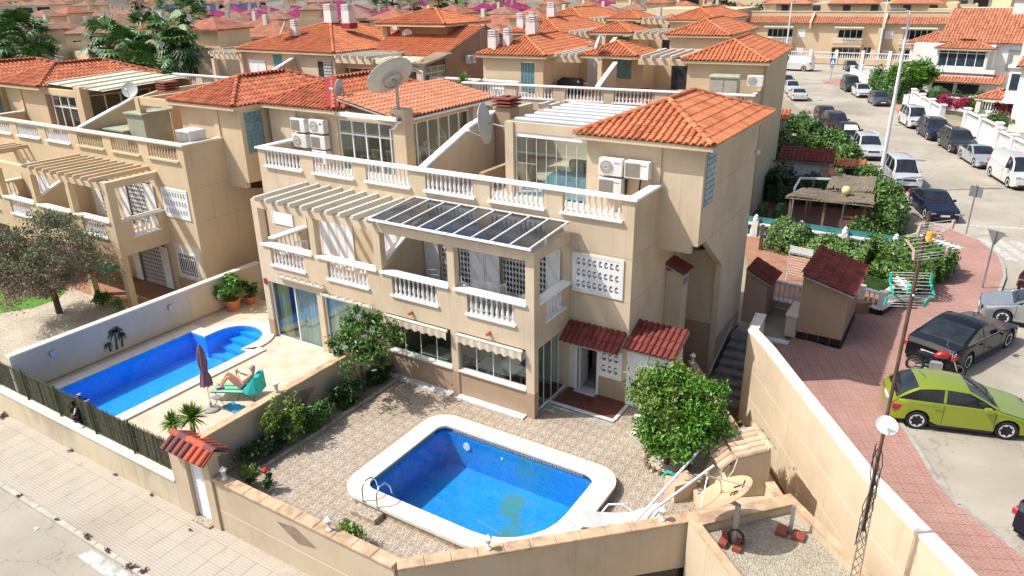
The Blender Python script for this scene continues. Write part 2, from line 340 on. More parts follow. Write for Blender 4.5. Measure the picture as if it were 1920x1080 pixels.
# ------------------------------------------------------------------ mesh builder
class MB:
    def __init__(s, sx=1): s.v = []; s.f = []; s.sx = sx; s.smooth = False
    def add(s, vs, fs):
        o = len(s.v); s.v += [(x*s.sx, y, z) for x, y, z in vs]; s.f += [tuple(i+o for i in f) for f in fs]; return s
    def box(s, x0, x1, y0, y1, z0, z1):
        if x0 > x1: x0, x1 = x1, x0
        return s.add([(x0, y0, z0), (x1, y0, z0), (x1, y1, z0), (x0, y1, z0), (x0, y0, z1), (x1, y0, z1), (x1, y1, z1), (x0, y1, z1)],
              [(0, 3, 2, 1), (4, 5, 6, 7), (0, 1, 5, 4), (1, 2, 6, 5), (2, 3, 7, 6), (3, 0, 4, 7)])
    def cbox(s, x0, x1, y0, y1, z0, z1, c=.015):
        """box with chamfered top edge"""
        if x0 > x1: x0, x1 = x1, x0
        return s.add([(x0, y0, z0), (x1, y0, z0), (x1, y1, z0), (x0, y1, z0), (x0, y0, z1-c), (x1, y0, z1-c), (x1, y1, z1-c), (x0, y1, z1-c),
                      (x0+c, y0+c, z1), (x1-c, y0+c, z1), (x1-c, y1-c, z1), (x0+c, y1-c, z1)],
              [(0, 3, 2, 1), (0, 1, 5, 4), (1, 2, 6, 5), (2, 3, 7, 6), (3, 0, 4, 7), (4, 5, 9, 8), (5, 6, 10, 9), (6, 7, 11, 10), (7, 4, 8, 11), (8, 9, 10, 11)])
    def prism(s, pts, z0, z1):
        n = len(pts); s.add([(x, y, z0) for x, y in pts]+[(x, y, z1) for x, y in pts],
              [tuple(range(n-1, -1, -1)), tuple(range(n, 2*n))]+[(i, (i+1) % n, n+(i+1) % n, n+i) for i in range(n)]); return s
    def prism_x(s, pts, x0, x1):   # polygon in (y,z)
        n = len(pts); return s.add([(x0, y, z) for y, z in pts]+[(x1, y, z) for y, z in pts],
              [tuple(range(n)), tuple(range(2*n-1, n-1, -1))]+[(i, n+i, n+(i+1) % n, (i+1) % n) for i in range(n)])
    def prism_y(s, pts, y0, y1):   # polygon in (x,z)
        n = len(pts); return s.add([(x, y0, z) for x, z in pts]+[(x, y1, z) for x, z in pts],
              [tuple(range(n-1, -1, -1)), tuple(range(n, 2*n))]+[(i, (i+1) % n, n+(i+1) % n, n+i) for i in range(n)])
    def bar(s, a, b, w, h=None, up=(0, 0, 1)):
        """rectangular bar from a to b"""
        h = h or w; a = Vector(a); b = Vector(b); d = (b-a).normalized(); u = Vector(up)
        if abs(d.dot(u)) > .99: u = Vector((1, 0, 0))
        r = d.cross(u).normalized(); u = r.cross(d)
        vs = [tuple(p+r*i*w/2+u*j*h/2) for p in (a, b) for i, j in ((-1, -1), (1, -1), (1, 1), (-1, 1))]
        return s.add(vs, [(3, 2, 1, 0), (4, 5, 6, 7), (0, 1, 5, 4), (1, 2, 6, 5), (2, 3, 7, 6), (3, 0, 4, 7)])
    def tube(s, pts, r, n=8, cap=True):
        pts = [Vector(p) for p in pts]; rs = r if isinstance(r, (list, tuple)) else [r]*len(pts); rings = []
        pr = None
        for i, p in enumerate(pts):
            d = (pts[min(i+1, len(pts)-1)]-pts[max(i-1, 0)]).normalized()
            if pr is None:
                u = Vector((0, 0, 1)) if abs(d.z) < .95 else Vector((1, 0, 0)); pr = d.cross(u).normalized()
            else: pr = (pr-d*pr.dot(d)).normalized()
            q = d.cross(pr)
            rings.append([tuple(p+(pr*math.cos(2*math.pi*k/n)+q*math.sin(2*math.pi*k/n))*rs[i]) for k in range(n)])
        vs = [v for g in rings for v in g]; fs = []
        for i in range(len(rings)-1):
            for k in range(n): fs.append((i*n+k, i*n+(k+1) % n, (i+1)*n+(k+1) % n, (i+1)*n+k))
        if cap: fs += [tuple(range(n-1, -1, -1)), tuple(range((len(rings)-1)*n, len(rings)*n))]
        return s.add(vs, fs)
    def lathe(s, prof, c=(0, 0, 0), n=10):
        vs = []; fs = []
        for r, z in prof: vs += [(c[0]+r*math.cos(2*math.pi*k/n), c[1]+r*math.sin(2*math.pi*k/n), c[2]+z) for k in range(n)]
        for i in range(len(prof)-1):
            for k in range(n): fs.append((i*n+k, i*n+(k+1) % n, (i+1)*n+(k+1) % n, (i+1)*n+k))
        fs += [tuple(range(n-1, -1, -1)), tuple(range((len(prof)-1)*n, len(prof)*n))]
        return s.add(vs, fs)
    def wall_y(s, x0, x1, z0, z1, y0, y1, holes=()):
        """wall slab spanning x,z with thickness y0..y1 and rectangular holes; only outer faces"""
        s._wall(x0, x1, z0, z1, y0, y1, holes, lambda a, c, b: (a, b, c)); return s
    def wall_x(s, y0, y1, z0, z1, x0, x1, holes=()):
        s._wall(y0, y1, z0, z1, x0, x1, holes, lambda a, c, b: (b, a, c)); return s
    def _wall(s, a0, a1, z0, z1, b0, b1, holes, T):
        xs = sorted({a0, a1}|{min(max(v, a0), a1) for h in holes for v in h[:2]}); zs = sorted({z0, z1}|{min(max(v, z0), z1) for h in holes for v in h[2:]})
        nx, nz = len(xs)-1, len(zs)-1
        def solid(i, j):
            if i < 0 or j < 0 or i >= nx or j >= nz: return False
            cx, cz = (xs[i]+xs[i+1])/2, (zs[j]+zs[j+1])/2
            return not any(h[0] < cx < h[1] and h[2] < cz < h[3] for h in holes)
        for i in range(nx):
            for j in range(nz):
                if not solid(i, j): continue
                A, B, C, D = xs[i], xs[i+1], zs[j], zs[j+1]
                q = lambda *p: s.add([T(*v) for v in p], [(0, 1, 2, 3)])
                q((A, C, b0), (B, C, b0), (B, D, b0), (A, D, b0)); q((B, C, b1), (A, C, b1), (A, D, b1), (B, D, b1))
                if not solid(i-1, j): q((A, C, b1), (A, C, b0), (A, D, b0), (A, D, b1))
                if not solid(i+1, j): q((B, C, b0), (B, C, b1), (B, D, b1), (B, D, b0))
                if not solid(i, j-1): q((A, C, b0), (A, C, b1), (B, C, b1), (B, C, b0))
                if not solid(i, j+1): q((A, D, b0), (B, D, b0), (B, D, b1), (A, D, b1))
    def mesh(s, name, weld=True, smooth=None):
        me = bpy.data.meshes.new(name); me.from_pydata(s.v, [], s.f)
        if len(s.f) < 30000:
            bm = bmesh.new(); bm.from_mesh(me)
            if weld: bmesh.ops.remove_doubles(bm, verts=bm.verts, dist=1e-5)
            bmesh.ops.recalc_face_normals(bm, faces=bm.faces); bm.to_mesh(me); bm.free()
        sm = s.smooth if smooth is None else smooth
        if sm:
            me.shade_smooth(); me.set_sharp_from_angle(angle=R(40 if sm is True else sm))
        return me
def link(name, me, mat, parent=None, loc=None, rot=None, kind=None):
    o = bpy.data.objects.new(name, me); COL.objects.link(o)
    if mat is not None and not me.materials: me.materials.append(M[mat] if isinstance(mat, str) else mat)
    if parent: o.parent = parent
    if loc: o.location = loc
    if rot: o.rotation_euler = rot
    if kind: o['kind'] = kind
    return o
def part(parent, name, mb, mat, label=None, kind=None, smooth=None, weld=True):
    o = link(name, mb.mesh(name, smooth=smooth, weld=weld), mat, parent, kind=kind)
    if label: o['label'] = label
    return o
def thing(name, label, cat, loc=(0, 0, 0), rz=0, group=None):
    o = bpy.data.objects.new(name, None); COL.objects.link(o); o.empty_display_size = .2
    o.location = loc; o.rotation_euler = (0, 0, rz); o['label'] = label; o['category'] = cat
    if group: o['group'] = group
    return o
def tag(o, label, cat, group=None):
    o['label'] = label; o['category'] = cat
    if group: o['group'] = group
    return o
def struct(name, mb, mat, smooth=None):
    o = link(name, mb.mesh(name, smooth=smooth), mat); o['kind'] = 'structure'; return o
def kids(o): return [c for c in KIDS.get(o, [])]
KIDS = {}
def copy_tree(o, label=None, loc=None, rz=None, group=None, parent=None, scale=None):
    c = o.copy(); COL.objects.link(c)
    if parent: c.parent = parent
    if loc is not None: c.location = loc
    if rz is not None: c.rotation_euler = (0, 0, rz)
    if scale: c.scale = scale
    if label: c['label'] = label
    if group: c['group'] = group
    for ch in list(o.children): copy_tree(ch, parent=c)
    return c

# ------------------------------------------------------------------ shared pieces
def baluster_mesh(h, r=.055, n=7):
    mb = MB(); b = r*1.15
    mb.lathe([(b, 0), (b, .07*h), (r*.62, .11*h), (r*.95, .26*h), (r*1.0, .36*h), (r*.5, .62*h), (r*.42, .78*h), (r*.75, .83*h), (r*.6, .88*h), (b*.95, .92*h), (b*.95, h)], n=n)
    return mb.mesh('baluster', smooth=50)
BAL = {}
def balustrade(parent, p0, p1, z0, h, mat='whiteb', pitch=.19, slab=True, rail=False, slabw=.34, sub=True, r=.055, label=None):
    """row of balusters between two points (local coords of parent) with bottom slab; z0 = baluster foot"""
    p0 = Vector((p0[0], p0[1], 0)); p1 = Vector((p1[0], p1[1], 0)); L = (p1-p0).length; d = (p1-p0)/L
    nn = max(2, int(L/pitch)); mb = MB(); q = Vector((-d.y, d.x, 0))
    def slabbox(z, t, w, over=.06):
        c = [p0-d*over-q*w/2, p1+d*over-q*w/2, p1+d*over+q*w/2, p0-d*over+q*w/2]
        mb.prism([(v.x, v.y) for v in c], z, z+t)
    if slab: slabbox(z0-.07, .07, slabw)
    if rail: slabbox(z0+h, .09, rail if isinstance(rail, float) else .2)
    o = part(parent, 'balustrade', mb, mat, label=label)
    key = (round(h, 3), r)
    if key not in BAL: BAL[key] = baluster_mesh(h, r)
    me = BAL[key]
    mk = (key, mat)
    if mk not in BAL:
        m2 = me.copy(); m2.materials.clear(); m2.materials.append(M[mat]); BAL[mk] = m2
    if sub:
        for i in range(nn):
            p = p0+d*(L*(i+.5)/nn)
            link('baluster', BAL[mk], None, o, loc=(p.x, p.y, z0))
    else:
        vs = np.array([v.co for v in me.vertices]); fs = [tuple(f.vertices) for f in me.polygons]; m3 = MB()
        for i in range(nn):
            p = p0+d*(L*(i+.5)/nn); m3.add([tuple(v) for v in vs+np.array((p.x, p.y, z0))], fs)
        x = part(o, 'balusters', m3, mat, weld=False, smooth=50)
    return o

# roof tile: one S-shaped clay tile, origin at its lower left, x across, y up the slope
def tile_geo(w=.235, l=.43, r=.085, n=5, thick=.016):
    prof = [(-w/2, 0.004)]
    for k in range(n+1):
        a = math.pi*(1-k/n); prof.append((r*math.cos(a), r*.9*math.sin(a)+.006))
    prof.append((w/2, 0.004)); return prof
def tile_field(parent, O, X, Y, W, SL, inside, clips, mat, w=.235, e=.37, name='tile', maxn=300, lowres=False, near=None, allstuff=False):
    """lay tiles on a plane: O origin (eave left), X unit along the eave, Y unit up slope, W width, SL slope length.
    inside(u,v) tells if a point is on the field; clips = list of planes (co,no) in parent space to cut border tiles."""
    Z = X.cross(Y).normalized()
    if Z.z < 0: Z = -Z
    nc = max(1, round(W/w)); w2 = W/nc; nr = int(math.ceil(SL/e)); l = e+.06
    prof = tile_geo(w2*1.02, l, w2*.36, 3 if lowres else 5)
    def tverts(u, v):
        out = []
        for j, (vv, lift) in enumerate(((v-.03, .030), (v-.03+l, .004))):
            for (px, pz) in prof:
                s_ = 1 if j == 0 else .93
                out.append(O+X*(u+px*s_)+Y*vv+Z*(pz*s_+lift+.03))
        for (px, pz) in prof: out.append(O+X*(u+px)+Y*(v-.03)+Z*(pz-.004+.014))
        return out
    k = len(prof)
    faces = [(i, i+1, k+i+1, k+i) for i in range(k-1)]+[(2*k+i, 2*k+i+1, i+1, i) for i in range(k-1)]
    full = []; border = []
    for r_ in range(nr):
        for c in range(nc):
            u = (c+.5)*w2; v = r_*e
            cs = [inside(u+a*w2/2, min(v+b*e, SL)) for a in (-1, 1) for b in (0.02, .98)]
            if all(cs) and v+e <= SL+.02: full.append((u, v))
            elif any(cs) or inside(u, v+e*.5): border.append((u, v))
    # shared mesh
    basis = Matrix((X, Y, Z)).transposed().to_4x4()
    if not allstuff:
        mb = MB(); o3 = Vector((0, 0, 0)); t0 = []
        for j, (vv, lift) in enumerate(((-.03, .030), (-.03+l, .004))):
            for (px, pz) in prof:
                s_ = 1 if j == 0 else .93
                t0.append((px*s_, vv, pz*s_+lift+.03))
        for (px, pz) in prof: t0.append((px, -.03, pz-.004+.014))
        mb.add(t0, faces); me = mb.mesh('tile', smooth=50); me.materials.append(M[mat])
    cnt = 0; stuff = MB()
    rot = basis.to_3x3().to_euler()
    order = sorted(full, key=(lambda t: near(O+X*t[0]+Y*t[1])) if near else (lambda t: 0))
    for (u, v) in order:
        if not allstuff and cnt < maxn:
            p = O+X*u+Y*v; o = link(name, me, None, parent, loc=p); o.rotation_euler = rot; cnt += 1
        else: stuff.add([tuple(t) for t in tverts(u, v)], faces)
    if stuff.v and border:
        pass
    bmd = MB()
    for (u, v) in border:
        bmd.add([tuple(t) for t in tverts(u, v)], faces)
    if bmd.v:
        m2 = bpy.data.meshes.new('t'); m2.from_pydata(bmd.v, [], bmd.f); bm = bmesh.new(); bm.from_mesh(m2)
        for co, no in clips:
            g = bm.verts[:]+bm.edges[:]+bm.faces[:]
            bmesh.ops.bisect_plane(bm, geom=g, plane_co=co, plane_no=no, clear_outer=True)
        bm.to_mesh(m2); bm.free(); o2 = [tuple(v.co) for v in m2.vertices]; stuff.add(o2, [tuple(p.vertices) for p in m2.polygons])
        bpy.data.meshes.remove(m2)
    if stuff.v:
        me2 = stuff.mesh('cut_tiles', weld=False, smooth=50); link('cut_tiles', me2, mat, parent, kind='stuff')
    return cnt
def ridge_caps(parent, a, b, mat, r=.105, l=.42, single=True, name='ridge_tile'):
    a = Vector(a); b = Vector(b); L = (b-a).length; d = (b-a)/L; n = max(1, round(L/(l-.04)));
    q = Vector((0, 0, 1)).cross(d).normalized(); u = d.cross(q)
    mb = MB(); N_ = 6
    vs = []
    for (t, rr) in ((0, r*1.08), (L/n+.04, r*.9)):
        vs += [(t, rr*math.cos(math.pi*k/N_), rr*.85*math.sin(math.pi*k/N_)+(.012 if t == 0 else 0)) for k in range(N_+1)]
    vs += [(0, r*.94*math.cos(math.pi*k/N_), r*.8*math.sin(math.pi*k/N_)) for k in range(N_+1)]
    K = N_+1
    mb.add(vs, [(i, i+1, K+i+1, K+i) for i in range(N_)]+[(2*K+i, 2*K+i+1, i+1, i) for i in range(N_)])
    me = mb.mesh('ridge_tile', smooth=60); me.materials.append(M[mat])
    rot = Matrix((d, q, u)).transposed().to_euler()
    if single:
        for i in range(n): link(name, me, None, parent, loc=a+d*(L*i/n)).rotation_euler = rot
    else:
        st = MB(); B = Matrix((d, q, u)).transposed()
        for i in range(n): st.add([tuple(B @ Vector(v)+a+d*(L*i/n)) for v in vs], mb.f)
        link('ridge_tiles', st.mesh('ridge_tiles', weld=False, smooth=60), mat, parent, kind='stuff')
def hip_roof(parent, x0, x1, y0, y1, ze, slope=.38, mat='tile', detail=2, maxn=300, near=None, under='cream', ridgemat=None, thick=.14, faces='NSEW', w=.235, e=.37):
    """hip roof on a rectangle (local coords); detail 2 = tile objects, 1 = tiles joined, 0 = plain planes"""
    W, D = x1-x0, y1-y0; h = min(W, D)/2*slope; zr = ze+h
    if W <= D: A = Vector(((x0+x1)/2, y0+W/2, zr)); B = Vector(((x0+x1)/2, y1-W/2, zr))
    else: A = Vector((x0+D/2, (y0+y1)/2, zr)); B = Vector((x1-D/2, (y0+y1)/2, zr))
    c = [Vector((x0, y0, ze)), Vector((x1, y0, ze)), Vector((x1, y1, ze)), Vector((x0, y1, ze))]
    mb = MB(); t = thick
    v = [tuple(p) for p in c]+[tuple(A), tuple(B)]+[(p.x, p.y, ze-t) for p in c]
    if W <= D: f = [(0, 1, 4), (1, 2, 5, 4), (2, 3, 5), (3, 0, 4, 5)]
    else: f = [(0, 1, 5, 4), (1, 2, 5), (2, 3, 4, 5), (3, 0, 4)]
    f += [(6, 7, 1, 0), (7, 8, 2, 1), (8, 9, 3, 2), (9, 6, 0, 3), (9, 8, 7, 6)]
    mb.add(v, f); ro = part(parent, 'roof', mb, under if detail else mat)
    rm = ridgemat or mat
    if detail:
        hips = [(c[0], A), (c[1], B if W > D else A), (c[2], B), (c[3], A if W > D else B)]
        def plane(p, q, inner):
            d = (q-p); n_ = Vector((d.y, -d.x, 0)).normalized()
            if n_.dot(inner-p) > 0: n_ = -n_
            return (p, n_)
        used = 0
        sides = {'S': (c[0], c[1]), 'E': (c[1], c[2]), 'N': (c[2], c[3]), 'W': (c[3], c[0])}
        hipof = {'S': (hips[0], hips[1]), 'E': (hips[1], hips[2]), 'N': (hips[2], hips[3]), 'W': (hips[3], hips[0])}
        for sd in faces:
            a, b = sides[sd]; X = (b-a).normalized(); inw = Vector((-X.y, X.x, 0)); SLh = min(W, D)/2
            Y = (inw*SLh+Vector((0, 0, h))); SL = Y.length; Y.normalize(); Lw = (b-a).length
            k = SLh/SL
            def inside(u, v_, Lw=Lw, k=k): return v_*k <= u+1e-6 and v_*k <= Lw-u+1e-6 and v_ <= SL
            mid = (a+b)/2+inw*.1
            cl = [plane(*hipof[sd][0], mid), plane(*hipof[sd][1], mid)]
            used += tile_field(ro, a, X, Y, Lw, SL, inside, cl, mat, w=w, e=e, maxn=(maxn-used) if detail == 2 else 0, near=near, allstuff=(detail != 2), lowres=(detail != 2))
        for p, q in hips: ridge_caps(ro, p+Vector((0, 0, .07)), q+Vector((0, 0, .09)), rm, single=(detail == 2))
        if (A-B).length > .1: ridge_caps(ro, A+Vector((0, 0, .09)), B+Vector((0, 0, .09)), rm, single=(detail == 2))
    return ro
def shed_roof(parent, O, X, inw, W, run, drop, mat, detail=1, w=.235, e=.37, maxn=0, thick=.06, under='concrete', name='roof'):
    """lean-to: O = left end of the eave (low), X along eave, inw horizontal inward unit, run horizontal, drop height"""
    O = Vector(O); X = Vector(X).normalized(); inw = Vector(inw).normalized()
    Y = inw*run+Vector((0, 0, drop)); SL = Y.length; Y.normalize()
    mb = MB(); c = [O, O+X*W, O+X*W+inw*run+Vector((0, 0, drop)), O+inw*run+Vector((0, 0, drop))]
    mb.add([tuple(p) for p in c]+[tuple(p-Vector((0, 0, thick))) for p in c], [(0, 1, 2, 3), (7, 6, 5, 4), (0, 4, 5, 1), (1, 5, 6, 2), (2, 6, 7, 3), (3, 7, 4, 0)])
    ro = part(parent, name, mb, under)
    tile_field(ro, O, X, Y, W, SL, lambda u, v: -1e-3 <= u <= W+1e-3 and v <= SL+1e-3, [(O+Y*(SL+.02), Y)], mat, w=w, e=e, maxn=maxn, allstuff=(maxn == 0), lowres=(detail < 2))
    return ro
def leaves(n, center, size, mat_unused=None, leaf=.09, clump=0.0, seed=1, shell=.0, flat=.0, up_bias=.3, nclump=30):
    """numpy cloud of folded leaf faces in an ellipsoid, gathered in clumps"""
    g = np.random.default_rng(seed)
    c = np.array(center); s = np.array(size)
    k = nclump; d = g.normal(size=(k, 3)); d /= np.linalg.norm(d, axis=1)[:, None]
    rad = g.uniform(.30, 1.06, size=(k, 1))**.6*(1+.22*(g.random((k, 1)) > .82)); cc = d*rad*(1-clump); cs = g.uniform(.55, 1.3, size=(k, 1))
    idx = g.integers(0, k, n); off = g.normal(size=(n, 3))*clump*.62*cs[idx]
    p = (cc[idx]+off)*s+c
    nrm = g.normal(size=(n, 3)); nrm[:, 2] += up_bias*2; nrm /= np.linalg.norm(nrm, axis=1)[:, None]
    t = g.normal(size=(n, 3)); t -= nrm*(t*nrm).sum(1)[:, None]; t /= np.linalg.norm(t, axis=1)[:, None]
    b = np.cross(nrm, t); L = leaf*g.uniform(.6, 1.3, size=(n, 1)); Wd = L*.42
    v = np.stack([p-t*L, p+b*Wd-nrm*L*.15, p+t*L, p-b*Wd-nrm*L*.15], 1).reshape(-1, 3)
    i = np.arange(n)*4
    return v, np.concatenate([np.stack([i, i+1, i+2], 1), np.stack([i, i+2, i+3], 1)])
def np_mesh(name, v, f):
    me = bpy.data.meshes.new(name); me.vertices.add(len(v)); me.vertices.foreach_set('co', v.astype(np.float32).ravel())
    k = f.shape[1]; me.loops.add(f.size); me.loops.foreach_set('vertex_index', f.astype(np.int32).ravel())
    me.polygons.add(len(f)); me.polygons.foreach_set('loop_start', np.arange(len(f), dtype=np.int32)*k)
    me.update(calc_edges=True); me.validate(); return me
# ------------------------------------------------------------------ duplex houses
def lattice_block_mesh():
    """one white block with an oval hole and a stand-in disc inside"""
    mb = MB(); w, h, d = .195, .383, .12; n = 14; ow, oh = .07, .125
    ring = [(ow*math.cos(2*math.pi*k/n), oh*(math.sin(2*math.pi*k/n))) for k in range(n)]
    def sq(a):
        cx, cz = math.cos(a), math.sin(a); k = min(w/2/abs(cx) if abs(cx) > 1e-6 else 9, h/2/abs(cz) if abs(cz) > 1e-6 else 9); return (cx*k, cz*k)
    outer = [sq(math.atan2(z, x)) for x, z in ring]
    vs = [(x, 0, z) for x, z in outer]+[(x, 0, z) for x, z in ring]+[(x, d, z) for x, z in ring]
    fs = [(i, (i+1) % n, n+(i+1) % n, n+i) for i in range(n)]+[(n+i, n+(i+1) % n, 2*n+(i+1) % n, 2*n+i) for i in range(n)]
    mb.add(vs, fs)
    disc = [(ow*.93*math.cos(2*math.pi*k/n), .055*math.sin(2*math.pi*k/n)+.005) for k in range(n)]
    mb.prism_y(disc, .035, .06)  # white disc added to imitate the lit panel behind the hole
    # corner fillers
    for i, j in ((-1, -1), (1, -1), (1, 1), (-1, 1)):
        q = [p for p in outer if p[0]*i > 0 and p[1]*j > 0]; q.sort(key=lambda p: abs(p[0]))
        if len(q) >= 2:
            c = (i*w/2, j*h/2)
            a_ = max(q, key=lambda p: abs(p[0])-(9 if abs(abs(p[1])-h/2) > 1e-6 and abs(abs(p[0])-w/2) > 1e-6 else 0))
            t = [p for p in q if abs(abs(p[1])-h/2) < 1e-6]; r_ = [p for p in q if abs(abs(p[0])-w/2) < 1e-6]
            if t and r_:
                p1 = max(t, key=lambda p: abs(p[0])); p2 = max(r_, key=lambda p: abs(p[1])); mb.add([(p1[0], 0, p1[1]), (c[0], 0, c[1]), (p2[0], 0, p2[1])], [(0, 1, 2)])
    me = mb.mesh('lattice_block'); me.materials.append(M['white']); return me
LB = lattice_block_mesh()
def lattice(parent, x0, z0, nx, nz, y, mat_frame='whitewall', sw=1.0):
    w, h = .195*sw, .383*sw
    fr = MB().wall_y(x0-.12, x0+nx*w+.12, z0-.10, z0+nz*h+.10, y-.02, y+.1, [(x0, x0+nx*w, z0, z0+nz*h)])
    fr.box(x0-.02, x0+nx*w+.02, y+.16, y+.18, z0-.02, z0+nz*h+.02)
    o = part(parent, 'lattice_screen', fr, mat_frame)
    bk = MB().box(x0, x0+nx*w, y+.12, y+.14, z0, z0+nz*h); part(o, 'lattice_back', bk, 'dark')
    for i in range(nx):
        for j in range(nz):
            b = link('lattice_block', LB, None, o, loc=(x0+(i+.5)*w, y-.012, z0+(j+.5)*h)); b.scale = (sw, 1, sw)
    return o
def shutter(parent, x0, x1, z0, z1, y, n=2, mat='white', name='shutter'):
    mb = MB(); fr = .05; w = (x1-x0)/n
    for k in range(n):
        a, b = x0+k*w+.008, x0+(k+1)*w-.008
        mb.wall_y(a, b, z0, z1, y-.035, y, [(a+fr, b-fr, z0+fr, z1-fr)])
    o = part(parent, name, mb, mat); sl = MB()
    for k in range(n):
        a, b = x0+k*w+.008+fr, x0+(k+1)*w-.008-fr; z = z0+fr
        while z < z1-fr-.02:
            sl.add([(a, y-.028, z), (b, y-.028, z), (b, y-.008, z+.05), (a, y-.008, z+.05)], [(0, 1, 2, 3)]); z += .055
    x = part(o, 'shutter_slats', sl, mat, weld=False); x['kind'] = 'stuff'
    return o
def grille(parent, x0, x1, z0, z1, y, mat='white'):
    mb = MB(); n = max(2, int((x1-x0)/.13)); w = (x1-x0)/n; t = .03
    for i in range(n+1): mb.box(x0+i*w-t/2, x0+i*w+t/2, y-.02, y, z0, z1)
    m = 5; hh = (z1-z0)/m
    for i in range(n):
        for j in range(m):
            for q in (0, .5):
                zc = z0+(j+q)*hh+hh*.1
                if zc+.12 > z1: continue
                a = (x0+i*w, y-.026, zc); b = (x0+(i+1)*w, y-.026, zc+.11); mb.bar(a, b, .014, .014)
                mb.bar((x0+i*w, y-.026, zc+.11), (x0+(i+1)*w, y-.026, zc), .02, .02)
    mb.box(x0-.02, x1+.02, y-.03, y+.01, z1, z1+.04); mb.box(x0-.02, x1+.02, y-.03, y+.01, z0-.03, z0)
    return part(parent, 'security_grille', mb, mat)
def glazing(parent, x0, x1, z0, z1, y, n=3, fw=.05, trans=None, mat='alu', gmat='glass', depth=.06, name='glazing'):
    zs = [z0]+([trans] if trans else [])+[z1]; w = (x1-x0)/n; holes = []
    for i in range(n):
        for a, b in zip(zs[:-1], zs[1:]): holes.append((x0+i*w+(fw if i == 0 else fw/2), x0+(i+1)*w-(fw if i == n-1 else fw/2), a+(fw if a == z0 else fw/2), b-(fw if b == z1 else fw/2)))
    o = part(parent, name, MB().wall_y(x0, x1, z0, z1, y, y+depth, holes), mat)
    for h in holes: part(o, 'pane', MB().box(h[0], h[1], y+depth*.45, y+depth*.55, h[2], h[3]), gmat)
    return o
def glazing_x(parent, y0, y1, z0, z1, x, n=3, fw=.05, mat='alu', gmat='glass', depth=.06, trans=None, name='glazing'):
    w = (y1-y0)/n; zs = [z0]+([trans] if trans else [])+[z1]
    holes = [(y0+i*w+(fw if i == 0 else fw/2), y0+(i+1)*w-(fw if i == n-1 else fw/2), a+fw/2, b-fw/2) for i in range(n) for a, b in zip(zs[:-1], zs[1:])]
    o = part(parent, name, MB().wall_x(y0, y1, z0, z1, x, x+depth, holes), mat)
    for h in holes: part(o, 'pane', MB().box(x+depth*.45, x+depth*.55, h[0], h[1], h[2], h[3]), gmat)
    return o
def glass_block_x(parent, x, y0, y1, z0, z1, ny=5, nz=9):
    """panel of glass blocks in a wall facing +x"""
    w, h = (y1-y0)/ny, (z1-z0)/nz
    o = part(parent, 'glass_block_window', MB().box(x-.03, x+.006, y0-.02, y1+.02, z0-.02, z1+.02), 'concrete')
    mb = MB().cbox(-w/2+.014, w/2-.014, -h/2+.014, h/2-.014, 0, .022, .01); me = mb.mesh('glass_block'); me.materials.append(M['gblock'])
    for i in range(ny):
        for j in range(nz):
            b = link('glass_block', me, None, o, loc=(x+.006, y0+(i+.5)*w, z0+(j+.5)*h)); b.rotation_euler = (R(90), 0, R(90))
    return o
def ac_unit(label, loc, rz=0, brand=True, fan=True, group=None, scale=1.):
    t = thing('air_conditioner', label, 'air conditioner', loc, rz, group)
    w, d, h = .82, .30, .55
    b = MB().cbox(-w/2, w/2, -d, 0, 0, h, .02); part(t, 'casing', b, 'acwhite')
    g = MB(); cx = -.13; n = 20; r = .225
    g.add([(cx+r*math.cos(2*math.pi*k/n), -d-.006, h/2+r*math.sin(2*math.pi*k/n)) for k in range(n)]+[(cx, -d-.012, h/2)], [(k, (k+1) % n, n) for k in range(n)])
    if fan:
        part(t, 'fan_recess', g, 'acgrille'); f = MB()
        for k in range(24):
            a = 2*math.pi*k/24; f.bar((cx+.05*math.cos(a), -d-.02, h/2+.05*math.sin(a)), (cx+r*math.cos(a+.35), -d-.02, h/2+r*math.sin(a+.35)), .008, .008)
        for rr in (.06, .14, r):
            f.tube([(cx+rr*math.cos(2*math.pi*k/16), -d-.022, h/2+rr*math.sin(2*math.pi*k/16)) for k in range(17)], .006, 4, False)
        f.lathe([(.04, 0), (.05, .01), (.0, .02)], n=8); part(t, 'fan_guard', f, 'acwhite')
    else:
        q = MB().box(-.38, .12, -d-.008, -d, .05, h-.06); part(t, 'fan_recess', q, 'acgrille'); f = MB()
        for k in range(16): f.box(-.38, .12, -d-.016, -d-.009, .06+k*.027, .067+k*.027)
        part(t, 'fan_guard', f, 'acgrille')
    br = MB().box(-.34, -.30, -d, .02, -.04, -.002).box(.26, .30, -d, .02, -.04, -.002); part(t, 'bracket', br, 'galv')
    if brand: text_on(t, 'Panasonic', (.14, -d-.003, h-.14), .055, 'signblue')
    t.scale = (scale,)*3
    return t
def text_mesh(body, size, mat, depth=.002):
    cu = bpy.data.curves.new('lettering', 'FONT'); cu.body = body; cu.size = size; cu.extrude = depth; cu.align_x = 'LEFT'
    ob = bpy.data.objects.new('tmp', cu); COL.objects.link(ob)
    dg = bpy.context.evaluated_depsgraph_get(); me = bpy.data.meshes.new_from_object(ob.evaluated_get(dg)); me.name = 'lettering'
    bpy.data.objects.remove(ob); bpy.data.curves.remove(cu); me.materials.clear(); me.materials.append(M[mat]); return me
TXT = {}
def text_on(parent, body, loc, size, mat, rot=(R(90), 0, 0)):
    k = (body, size, mat)
    if k not in TXT: TXT[k] = text_mesh(body, size, mat)
    o = link('lettering', TXT[k], None, parent, loc=loc); o.rotation_euler = rot; return o

